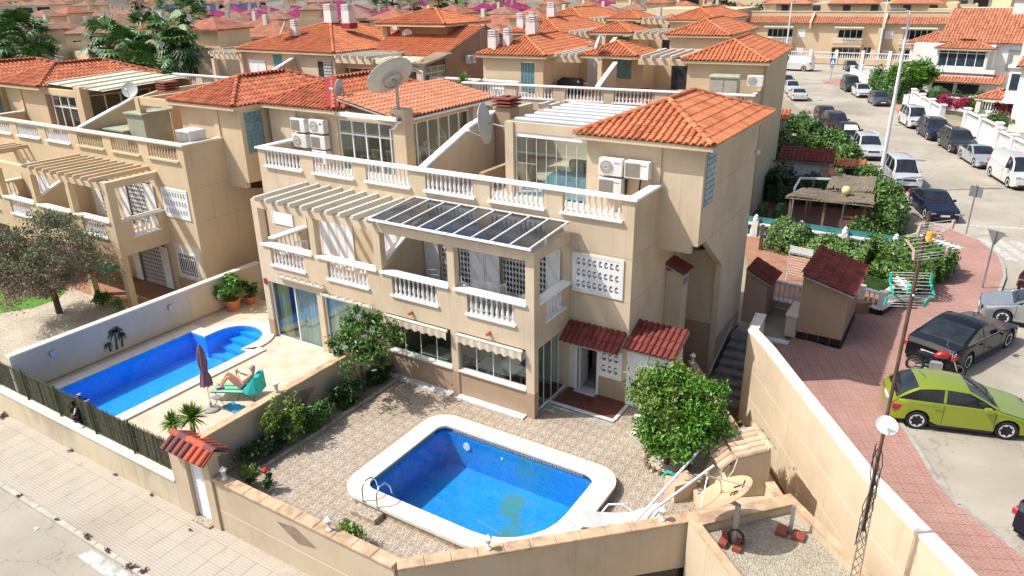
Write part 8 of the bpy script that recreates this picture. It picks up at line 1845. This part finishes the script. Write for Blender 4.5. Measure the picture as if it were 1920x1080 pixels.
for x, y, s in ((-166, 108, 1), (-172, 112, .9), (-120, 72, 1.05), (-117, 76, .9), (-128, 82, 1), (-196, 130, 1.2), (-205, 120, 1.1), (-110, 131, 1), (-104, 133, 1.1), (-97, 132, .9), (-118, 128, .9), (-60, 205, 1.1), (-52, 207, 1), (-44, 203, 1.2), (-74, 206, 1), (-40, 150, 1.15), (-12, 160, 1.3), (-150, 170, 1.1), (-135, 240, 1.2), (-90, 240, 1.1)):
    c_ = copy_tree(far_p, loc=(x, y, 0), rz=random.uniform(0, 6)); c_.scale = (s, s, s)
ft_ = leaf_thing('round_tree', 'dark rounded tree between the far houses', 'tree', (0, 0, 4.2), (3.4, 3.2, 3.0), 1600, 'leaf_dark', leaf=.42, nclump=40, clump=.25, seed=61, trunk=[([(0, 0, 0), (0, 0, 3.5)], [.25, .15])], loc=(-178, 100, 0), group='dark trees between the far houses')
for k in range(60):
    x = random.uniform(-300, -20); y = 120+(-x)*.35+random.uniform(0, 240)*random.random()
    c_ = copy_tree(ft_, loc=(x, y, 0), rz=random.uniform(0, 6)); s = random.uniform(.7, 1.35); c_.scale = (s, s, s*.9)
tv = leaf_thing('round_tree', 'bright green round-headed tree in front of the first white villa', 'tree', (0, 0, 3.0), (2.6, 2.4, 2.0), 5200, 'leaf', leaf=.22, nclump=46, clump=.22, seed=71, trunk=limbs((0, 0, 0), 3.0, 6, 1.4, .14, 6), loc=(3.3, 79.5, 0), extra=(1200, 'leaf_yellow'))
hedge('trimmed_hedge', 'tall square-cut hedge behind the low white wall, left of the round tree', [(-1.6, 86.4), (.6, 80.6), (3.0, 76.0)], 3.0, 1.5, 5000, 'leaf_mid', leaf=.16, seed=72); hedge('trimmed_hedge', 'low dark hedge under the first white villa', [(4.2, 79), (9.5, 77.5), (13, 76.5)], 1.7, 1.2, 3200, 'leaf_dark', leaf=.16, seed=73)
for i, (x, y, r) in enumerate([(7.2, 72.2, 1.1), (8.6, 71.4, 1.2), (9.6, 71.8, .9)]): leaf_thing('flowering_bush', ['left magenta bush behind the pierced white wall', 'middle magenta bush behind the pierced white wall', 'right orange-green bush behind the pierced white wall'][i], 'shrub', (0, 0, 1.2), (r, r*.8, .8), 900, ['flower', 'flower', 'leaf_yellow'][i], leaf=.13, nclump=18, seed=80+i, loc=(x, y, 0))
leaf_thing('bougainvillea', 'magenta bougainvillea in front of the villa at the right edge', 'shrub', (0, 0, 1.6), (1.3, 1.2, 1.1), 1100, 'flower', leaf=.14, nclump=20, seed=85, loc=(12.6, 66.5, 0)); leaf_thing('green_bush', 'round green bush inside the pierced white wall', 'shrub', (0, 0, 1.0), (1.8, 1.3, 1.0), 1500, 'leaf_mid', leaf=.15, nclump=22, seed=86, loc=(11.2, 61.5, 0)); topiary('round topiary ball behind the white balustrade', (6.2, 73.6, .9), .9, 1.6)
leaf_thing('bougainvillea', 'magenta bougainvillea by the long cream terrace across the junction', 'shrub', (0, 0, 1.8), (1.0, .9, 1.6), 900, 'flower', leaf=.16, nclump=16, seed=87, loc=(1.0, 119.8, 0))
# street lamps and signs
def street_lamp(label, loc, h, ang):
    t = thing('street_lamp', label, 'street lamp', loc, ang); part(t, 'post', MB().tube([(0, 0, 0), (0, 0, h*.5), (0, 0, h)], [.15, .11, .07], 12), 'white', smooth=60); part(t, 'arm', MB().tube([(0, 0, h), (.5, 0, h+.1)], .04, 6), 'white'); part(t, 'lamp_head', MB().cbox(.3, 1.25, -.16, .16, h+.04, h+.18, .05), 'galv'); return t
street_lamp('tall white street lamp nearest the camera, rising from the hedge by the parked cars', (5.66, 35.36, 0), 11.2, R(-150)); street_lamp('white street lamp far up the left kerb beside the rear row', (-13.1, 89.1, 0), 10.4, R(-60)); street_lamp('white street lamp in front of the long cream terrace', (-5.2, 119.0, 0), 10.4, R(-90))
street_lamp('street lamp rising among the far brown roofs, upper left', (-98, 60, 0), 8.5, R(-90)); street_lamp('street lamp standing beside the glazed roof room, upper middle left', (-66, 42, 0), 9.5, R(-90))
sg = thing('road_sign', 'grey back of a square sign on a tall pole at the pavement corner', 'road sign', (11.0, 27.69, .1), R(-25)); part(sg, 'pole', MB().tube([(0, 0, 0), (0, 0, 2.75)], .04, 8), 'galv'); part(sg, 'plate', MB().cbox(-.33, .33, .045, .065, 2.1, 2.7, .005), 'galv')
sg = thing('road_sign', 'grey back of a give way triangle sign on a tall pole nearer the camera', 'road sign', (11.97, 19.46, .1), R(-30)); part(sg, 'pole', MB().tube([(0, 0, 0), (0, 0, 2.7)], .04, 8), 'galv'); part(sg, 'plate', MB().prism_y([(-.4, 2.68), (.4, 2.68), (0, 2.0)], .045, .06), 'galv')
sg = thing('crossing_sign', 'blue pedestrian crossing sign on the far traffic island', 'road sign', (-8.06, 95.49, .1), R(-25)); part(sg, 'pole', MB().tube([(0, 0, 0), (0, 0, 2.9)], .05, 8), 'galv'); pl_ = part(sg, 'plate', MB().cbox(-.42, .42, -.08, -.05, 2.1, 2.95, .005), 'signblue'); part(pl_, 'triangle', MB().prism_y([(-.3, 2.22), (.3, 2.22), (0, 2.8)], -.086, -.081), 'white'); part(pl_, 'walking_figure', MB().prism_y([(-.03, 2.3), (.08, 2.26), (.02, 2.5), (.05, 2.6), (-.02, 2.62), (-.05, 2.48), (-.12, 2.28)], -.092, -.087), 'black'); part(sg, 'lower_plate', MB().box(-.3, .3, -.07, -.05, 1.6, 2.05), 'galv')

# ------------------------------------------------------------------ vehicles
def pl1(t_, pts):
    for (a, b), (c, d) in zip(pts[:-1], pts[1:]):
        if t_ <= c: return b+(d-b)*((t_-a)/(c-a) if c > a else 0)
    return pts[-1][1]
CT = {  # length, width, height, wheelbase, front axle x, wheel r, roof profile (x from nose, z), belt profile, greenhouse stations
 'hatch': dict(L=4.05, W=1.70, H=1.44, fa=.82, wb=2.47, r=.31, belt=[(0, .62), (.12, .70), (.95, .90), (1.15, .94), (3.2, 1.0), (3.85, 1.02), (4.05, .80)], cowl=1.08, rf=1.95, rr=3.35, re=3.92, ph=[2.62]),
 'sedan': dict(L=5.05, W=1.88, H=1.43, fa=.92, wb=3.06, r=.35, belt=[(0, .55), (.15, .68), (1.3, .86), (1.6, .92), (3.7, 1.0), (4.2, 1.02), (4.9, 1.0), (5.05, .86)], cowl=1.55, rf=2.45, rr=3.35, re=4.35, ph=[2.98]),
 'suv': dict(L=4.45, W=1.85, H=1.66, fa=.9, wb=2.66, r=.36, belt=[(0, .72), (.12, .88), (1.0, 1.03), (1.2, 1.06), (3.9, 1.16), (4.3, 1.14), (4.45, .95)], cowl=1.15, rf=1.85, rr=3.85, re=4.33, ph=[2.55, 3.45]),
 'van': dict(L=5.0, W=1.95, H=1.97, fa=.95, wb=3.1, r=.34, belt=[(0, .75), (.12, .95), (.6, 1.08), (.8, 1.12), (4.9, 1.2), (5.0, 1.15)], cowl=.75, rf=1.55, rr=4.82, re=4.97, ph=[2.0], panel=2.05),
 'minivan': dict(L=4.3, W=1.78, H=1.83, fa=.85, wb=2.7, r=.32, belt=[(0, .7), (.12, .88), (.75, 1.0), (.95, 1.04), (4.1, 1.12), (4.3, 1.05)], cowl=.9, rf=1.6, rr=4.08, re=4.25, ph=[2.2, 3.1]),
}
WHEELS = {}
def wheel_meshes(r):
    if r in WHEELS: return WHEELS[r]
    def ly(prof, n):
        mb = MB(); vs = []; 
        for rr, y in prof: vs += [(rr*math.cos(2*math.pi*k/n), y, rr*math.sin(2*math.pi*k/n)) for k in range(n)]
        mb.add(vs, [(i*n+k, i*n+(k+1) % n, (i+1)*n+(k+1) % n, (i+1)*n+k) for i in range(len(prof)-1) for k in range(n)]+[tuple(range(n)), tuple(range((len(prof)-1)*n, len(prof)*n))]); return mb
    ty = ly([(r*.66, -.1), (r*.92, -.11), (r, -.085), (r, .085), (r*.92, .11), (r*.66, .1)], 22).mesh('tyre', smooth=50); ty.materials.append(M['rubber'])
    dk = ly([(r*.66, -.075), (r*.66, .07)], 18).mesh('rim_back'); dk.materials.append(M['black'])
    rm = MB(); n = 7
    for k in range(n):
        a = 2*math.pi*k/n; da = .22
        p = [(r*.13, a-.42), (r*.64, a-da), (r*.64, a+da), (r*.13, a+.42)]; vs = [(q*math.cos(t), -.085, q*math.sin(t)) for q, t in p]+[(q*math.cos(t), -.104 if i in (1, 2) else -.09, q*math.sin(t)) for i, (q, t) in enumerate(p)]
        rm.add(vs, [(4, 5, 6, 7), (0, 1, 5, 4), (1, 2, 6, 5), (2, 3, 7, 6), (3, 0, 4, 7)])
    N_ = 22; vs = []
    for rr, y in ((r*.60, -.104), (r*.69, -.106), (r*.69, -.07)): vs += [(rr*math.cos(2*math.pi*k/N_), y, rr*math.sin(2*math.pi*k/N_)) for k in range(N_)]
    rm.add(vs, [(i*N_+k, i*N_+(k+1) % N_, (i+1)*N_+(k+1) % N_, (i+1)*N_+k) for i in range(2) for k in range(N_)])
    rm = rm.mesh('rim', smooth=30); rm.materials.append(M['acwhite']); WHEELS[r] = (ty, dk, rm); return WHEELS[r]
BODY = {}
def car_geo(kind):
    c = CT[kind]; L, W, H, r = c['L'], c['W'], c['H'], c['r']; ax = [c['fa'], c['fa']+c['wb']]; Ra = r*1.16
    xs = {0, .06, .15, .3, L, L-.05, L-.15, c['cowl'], c['rf'], c['rr'], c['re'], (c['cowl']+c['rf'])/2, (c['rf']+c['rr'])/2}
    for a in ax: xs |= {a+Ra*math.cos(math.pi*k/8) for k in range(9)}
    gl_edges = [c['rf']+.05]+c['ph']+[c['rr']-.02]
    for p in c['ph']: xs |= {p-.045, p+.045}
    xs |= {c['rr']+(c['re']-c['rr'])*.5}
    xs = sorted(x for x in xs if 0 <= x <= L); q = [xs[0]]
    for x in xs[1:]:
        if x-q[-1] > .018: q.append(x)
    xs = q
    def roofz(x):
        b = pl1(x, c['belt'])
        if x <= c['cowl'] or x >= c['re']: return b
        if x < c['rf']: t = (x-c['cowl'])/(c['rf']-c['cowl']); return b+(H-.05-b)*(t**.9)
        if x > c['rr']: t = (c['re']-x)/(c['re']-c['rr']); return b+(H-.07-b)*(t**.75)
        t = (x-c['rf'])/(c['rr']-c['rf']); return H-.05+.05*math.sin(math.pi*t)-.02*t
    rings = []
    for x in xs:
        e = min(x, L-x); k = 1-.16*max(0, 1-e/.45)**2.2; w = W/2*k; zb = .20+.12*max(0, 1-e/.3); 
        for a in ax:
            if abs(x-a) < Ra: zb = max(zb, r+math.sqrt(max(0, Ra*Ra-(x-a)**2)))
        b = pl1(x, c['belt']); t = roofz(x); g = t-b; wr = w*(.97-.20*min(1, g/.5)); zm = zb+(b-zb)*.55
        rings.append([(x, 0, zb), (x, -w*.95, zb), (x, -w, zb+.03), (x, -w*1.0, zm), (x, -w*.965, b-.03), (x, -w*.93, b), (x, -wr, t-.035 if g > .06 else t-.0), (x, -wr*.86, t), (x, -wr*.4, t+.02), (x, 0, t+.028)])
    K = len(rings[0]); body = MB(); side = {}; ws = MB(); rw_ = MB(); sw = {}
    def quad(tgt, i, j, sg, off=0.):
        p = [rings[i][j], rings[i+1][j], rings[i+1][j+1], rings[i][j+1]]; tgt.add([(x, y*sg, z) for x, y, z in p], [(0, 1, 2, 3)])
    for i in range(len(xs)-1):
        m = (xs[i]+xs[i+1])/2
        for j in range(K-1):
            for sg in (1, -1):
                tg = body
                if j in (6, 7, 8) and c['cowl'] < m < c['rf'] and j > 6: tg = ws
                if j in (7, 8) and c['rr'] < m < c['re'] and 'panel' not in c: tg = rw_
                if j == 5:
                    lim = c.get('panel', 9)
                    if c['cowl']+.18 < m < c['re']-.12 and not any(abs(m-p) < .046 for p in c['ph']) and m < lim: 
                        seg = sum(m > p for p in c['ph']); tg = sw.setdefault((seg, sg), MB())
                quad(tg, i, j, sg)
    for idx in (0, -1):
        R_ = rings[idx]; pts = R_+[(x, -y, z) for x, y, z in R_[::-1]]; body.add(pts, [tuple(range(len(pts)))])
    und = MB().box(.1, L-.1, -W*.42, W*.42, .16, .3)
    return dict(body=body.mesh('body', smooth=38), ws=ws.mesh('windscreen', smooth=40), rw=rw_.mesh('rear_window', smooth=40) if rw_.v else None, sw=[m_.mesh('side_window') for m_ in sw.values()], und=und.mesh('underbody'), c=c, arch=ax, Ra=Ra, belt=c['belt'], xs=xs)
PAINT = {}
def car(kind, colname, col, label, x, y, heading, z=0, cat='car', name='parked_car', s=1., metal=.3, plate=True, group=None, detail=True, rack=False):
    """heading in degrees, direction the bonnet points"""
    if kind not in BODY: BODY[kind] = car_geo(kind)
    g = BODY[kind]; c = g['c']; L, W = c['L'], c['W']
    if colname not in PAINT: PAINT[colname] = carpaint(colname, col, metal, .28)
    t = thing(name, label, cat, (x, y, z), R(heading), group); t.scale = (s, s, s)
    def cl(me, nm, mat): m2 = me.copy(); m2.materials.clear(); m2.materials.append(M[mat] if isinstance(mat, str) else mat); return link(nm, m2, None, t)
    T_ = Matrix.Translation((L/2, 0, 0)) @ Matrix.Rotation(math.pi, 4, 'Z')
    def fix(o): o.matrix_local = T_; return o
    fix(cl(g['body'], 'body', PAINT[colname])); fix(cl(g['ws'], 'windscreen', 'carglass'))
    if g['rw']: fix(cl(g['rw'], 'rear_window', 'carglass'))
    for m_ in g['sw']: fix(cl(m_, 'side_window', 'carglass'))
    fix(cl(g['und'], 'underbody', 'black'))
    P_ = lambda nm, mb, mat: fix(part(t, nm, mb, mat))
    ty, dk, rm = wheel_meshes(c['r'])
    for a in g['arch']:
        for sg in (1, -1):
            w_ = link('wheel', ty, None, t, loc=(L/2-a, sg*(W/2-.115), c['r'])); w_.rotation_euler = (0, 0, 0 if sg < 0 else math.pi); link('rim_back', dk, None, w_); link('rim', rm, None, w_)
    b0 = pl1(.15, c['belt']); bz = pl1(L-.06, c['belt']); fz = .60
    for sg in (1, -1):
        P_('headlight', MB().add([(.03, sg*W*.26, b0-.12), (.02, sg*W*.40, b0-.10), (.30, sg*W*.475, b0+.0), (.34, sg*W*.44, b0+.035), (.10, sg*W*.30, b0-.02)], [(0, 1, 2, 3, 4)]) if False else MB().box(.01, .16, sg*W*.28, sg*W*.44, b0-.17, b0-.04), 'steel')
        P_('tail_light', MB().cbox(L-.30, L-.012, sg*W*.30 if sg > 0 else -W*.478, sg*W*.478 if sg > 0 else -W*.30, bz-.24, bz-.05, .03), 'signred')
        mz = pl1(c['cowl']+.35, c['belt']); P_('wing_mirror', MB().cbox(c['cowl']+.28, c['cowl']+.48, sg*(W/2+.02), sg*(W/2+.16), mz-.02, mz+.12, .03) if sg > 0 else MB().cbox(c['cowl']+.28, c['cowl']+.48, -(W/2+.16), -(W/2+.02), mz-.02, mz+.12, .03), PAINT[colname])
        if detail:
            for p in c['ph']+[c['cowl']+.12]: P_('door_gap', MB().box(p-.005, p+.005, sg*(W/2+.001)-.004, sg*(W/2+.001)+.004, .34, pl1(p, c['belt'])-.05), 'black')
            for p in c['ph'][:2]: P_('door_handle', MB().box(p+.12, p+.28, sg*(W/2-.0), sg*(W/2+.03), pl1(p, c['belt'])-.17, pl1(p, c['belt'])-.13), PAINT[colname])
            P_('sill', MB().box(c['fa']+c['r']*1.2, c['fa']+c['wb']-c['r']*1.2, sg*(W/2-.03), sg*(W/2+.004), .17, .25), 'black')
        if detail:
            xs_ = [c['cowl']+.22+(c['re']-.2-c['cowl']-.22)*q_/8 for q_ in range(9)]; P_('window_trim', MB().tube([(x_, sg*W*.4665, pl1(x_, c['belt'])+.006) for x_ in xs_], .011, 5), 'steel' if kind == 'sedan' else 'black')
        if rack: P_('roof_rail', MB().tube([(c['rf']+.2, sg*W*.34, c['H']), (c['rf']+.3, sg*W*.34, c['H']+.07), (c['rr']-.3, sg*W*.34, c['H']+.06), (c['rr']-.1, sg*W*.34, c['H']-.02)], .02, 5), 'alu')
    P_('grille', MB().box(-.012, .05, -W*.22, W*.22, b0-.19, b0-.08).box(-.012, .05, -W*.34, W*.34, .28, .40), 'black')
    if plate: P_('number_plate', MB().box(-.03, -.013, -.26, .26, .42, .53), 'white'); P_('number_plate', MB().box(L+.002, L+.02, -.26, .26, .62, .73), 'white'); P_('plate_band', MB().box(L+.0205, L+.022, .20, .26, .62, .73), 'signblue')
    for k in range(2): P_('wiper', MB().bar((c['cowl']+.06, -.5+k*.6, pl1(c['cowl'], c['belt'])+.08), (c['cowl']+.18, .05+k*.6, pl1(c['cowl'], c['belt'])+.17), .015), 'black') if detail else None
    return t
# near cars
gx, gy = (10.53+12.85)/2, (5.61+6.31)/2; hd = math.degrees(math.atan2(.70, 2.32)); n_ = Vector((-.289, .957))*.80
cg = car('hatch', 'lime_green_paint', (.30, .37, .025), 'lime green five-door hatchback parked with its side to the camera', gx+n_.x+.03, gy+n_.y, hd, metal=.35)
part(cg, 'roof_aerial', MB().tube([(-1.0, 0, 1.40), (-1.25, 0, 1.62)], .008, 5), 'black')
mx_, my_ = (11.65+12.84)/2, (10.59+13.32)/2; hd2 = math.degrees(math.atan2(2.73, 1.19)); n2_ = Vector((-.917, .40))*.88
car('sedan', 'gloss_black_paint', (.010, .010, .012), 'long glossy black saloon seen from behind, beside the red motorbike', mx_+n2_.x, my_+n2_.y, hd2, metal=0.)
car('hatch', 'silver_paint', (.50, .51, .52), 'silver hatchback cut by the right edge, nose towards the pavement corner', 13.9, 16.55, 180+2, metal=.7)
car('hatch', 'deep_maroon_paint', (.05, .012, .015), 'dark car cut by the right edge behind the silver hatchback', 14.6, 21.5, 250, metal=.3)
car('sedan', 'midnight_blue_paint', (.010, .013, .03), 'dark blue car cut by the lower right edge of the photo', 15.1, 3.0, 55)
# right row
RH = math.degrees(math.atan2(-.94, .34)); W_ = 'white_car_paint'
for k, col, lab, x, y, cn in (('minivan', (.035, .037, .04), 'dark grey people carrier first in the far right kerb row', -4.17, 86.6, 'dark_grey_paint'), ('hatch', (.72, .72, .70), 'small white hatchback behind the dark people carrier', -2.16, 81.9, W_), ('hatch', (.07, .085, .105), 'blue-grey hatchback third in the far right kerb row', .53, 75.8, 'blue_grey_paint'), ('minivan', (.72, .72, .70), 'white van with roof bars and pink rear glass on the right kerb', 5.15, 62.9, W_),
                     ('suv', (.018, .026, .05), 'navy crossover parked behind the white van with roof bars', 7.26, 57.5, 'navy_paint'), ('suv', (.03, .034, .038), 'dark grey SUV with silver roof rails on the right kerb', 9.25, 52.7, 'graphite_paint'), ('sedan', (.42, .44, .46), 'silver coupe parked in front of the white delivery van', 11.0, 47.9, 'silver_coupe_paint'), ('van', (.74, .74, .74), 'white panel delivery van with black bumper at the right edge', 13.2, 42.4, W_)):
    car(k, cn, col, lab, x, y, RH, rack=('rail' in lab or 'bars' in lab), s=.94 if k == 'sedan' else 1., name='parked_van' if k == 'van' else 'parked_car', cat='van' if k == 'van' or 'van' in lab.split()[1] else 'car')
for k, col, lab, x, y, cn, dh in (('hatch', (.03, .05, .08), 'dark blue car farthest up the left kerb behind the lamp post', -12.2, 87.2, 'blue_grey_paint', 0), ('hatch', (.72, .72, .70), 'white car second up the left kerb', -10.2, 81.5, W_, 0), ('sedan', (.72, .72, .70), 'white saloon with dark roof seen from behind on the left kerb', -8.4, 76.3, W_, 180), ('hatch', (.06, .022, .022), 'maroon-brown hatchback first of the dark cars on the left kerb', -2.6, 61.8, 'maroon_paint', 0),
                     ('suv', (.045, .022, .02), 'brown SUV second of the dark cars on the left kerb', -.87, 57.1, 'brown_paint', 0), ('hatch', (.012, .012, .013), 'black car with a silver sunshade behind its windscreen', .98, 52.9, 'gloss_black_paint', 0), ('suv', (.74, .74, .74), 'white SUV facing the camera beside the green hedge', 3.3, 46.9, W_, 0), ('minivan', (.74, .74, .74), 'white rounded people carrier next to the tall lamp post', 6.6, 38.4, W_, 0), ('sedan', (.010, .012, .02), 'black saloon nearest the corner, behind the hedge end', 9.05, 31.9, 'midnight_blue_paint', 0)):
    o_ = car(k, cn, col, lab, x, y, RH+dh, rack=(lab.startswith('white SUV')), s=.92 if k == 'sedan' else 1.)
    if 'sunshade' in lab: part(o_, 'sunshade', MB().add([(.93, -.6, 1.03), (.93, .6, 1.03), (.32, .5, 1.37), (.32, -.5, 1.37)], [(0, 1, 2, 3)]), 'marble')
car('van', W_, (.7, .7, .7), 'large white delivery van crossing behind the far left lamp post', -15.6, 107.4, 175, name='parked_van', cat='van', s=1.15); car('hatch', 'blue_grey_paint', (.1, .1, .1), 'small grey car parked by the white balustrade at the junction', -7.9, 110.5, -72)
# motorbike
mo = thing('motorbike', 'red motorbike parked between the black saloon and the green hatchback', 'motorbike', (10.72, 9.75, 0), R(8))
for x in (-.62, .68):
    w_ = part(mo, 'wheel', MB().tube([(x+.27*math.cos(2*math.pi*k/18), 0, .30+.27*math.sin(2*math.pi*k/18)) for k in range(19)], .045, 8), 'rubber', smooth=60); part(w_, 'rim', MB().tube([(x+.2*math.cos(2*math.pi*k/14), 0, .30+.2*math.sin(2*math.pi*k/14)) for k in range(15)], .012, 5), 'steel')
part(mo, 'frame', MB().tube([(-.62, 0, .3), (-.25, 0, .5), (.3, 0, .75), (.42, 0, .9)], .03, 6).tube([(-.25, 0, .5), (.25, 0, .32), (.35, 0, .7)], .03, 6), 'black'); part(mo, 'engine', MB().cbox(-.18, .22, -.14, .14, .26, .56, .05), 'galv'); part(mo, 'fuel_tank', MB().tube([(-.08, 0, .72), (.1, 0, .80), (.32, 0, .80), (.4, 0, .74)], [.08, .15, .14, .06], 10), plain('red_tank_paint', (.42, .01, .012), .2, coat=1.), smooth=60); part(mo, 'seat', MB().tube([(-.62, 0, .78), (-.4, 0, .74), (-.1, 0, .70)], [.07, .11, .08], 8), 'black', smooth=60)
part(mo, 'fork', MB().tube([(.68, -.08, .3), (.42, -.08, .95)], .022, 6).tube([(.68, .08, .3), (.42, .08, .95)], .022, 6), 'steel'); part(mo, 'handlebar', MB().tube([(.25, -.38, 1.05), (.4, -.15, .98), (.4, .15, .98), (.25, .38, 1.05)], .016, 6), 'steel'); part(mo, 'headlamp', MB().tube([(.45, 0, .86), (.56, 0, .86)], [.06, .09], 10), 'steel'); part(mo, 'mirror', MB().tube([(.3, -.35, 1.05), (.28, -.42, 1.22)], .01, 5).tube([(.3, .35, 1.05), (.28, .42, 1.22)], .01, 5), 'steel'); part(mo, 'exhaust', MB().tube([(.1, .13, .28), (-.4, .14, .26), (-.75, .14, .36)], [.03, .04, .045], 8), 'steel')

# dry weeds and litter along the front kerb
wd = leaf_thing('dry_weed', 'dry brown weed tuft in the joint of the front kerb', 'weed', (0, 0, .05), (.16, .1, .07), 130, 'twig', leaf=.035, nclump=6, seed=301, loc=(-8.4, -10.18, -.98), group='dry weeds along the front kerb')
for k, (x, y, s) in enumerate([(-7.4, -10.2, .8), (-6.3, -10.2, 1.2), (-5.9, -10.12, .9), (-4.9, -10.2, 1.4), (-4.5, -10.17, 1.1), (-4.0, -10.2, 1.5), (-3.5, -10.2, 1.2), (-9.9, -10.2, .6), (-12, -10.2, .7), (-8.6, -8.12, .6), (-10.5, -8.12, .6), (-13, -8.12, .8), (-17.2, -8.2, 1.3), (-6.2, -8.5, .5)]):
    c_ = copy_tree(wd, loc=(x, y, -.98), rz=k); c_.scale = (s, s, s)
lt2 = thing('litter', 'small scrap of white paper on the front road by the kerb', 'litter', (-10.3, -10.7, -1.115)); part(lt2, 'scrap', MB().prism([(0, 0), (.12, .02), (.1, .1), (.02, .08)], 0, .02), 'white')
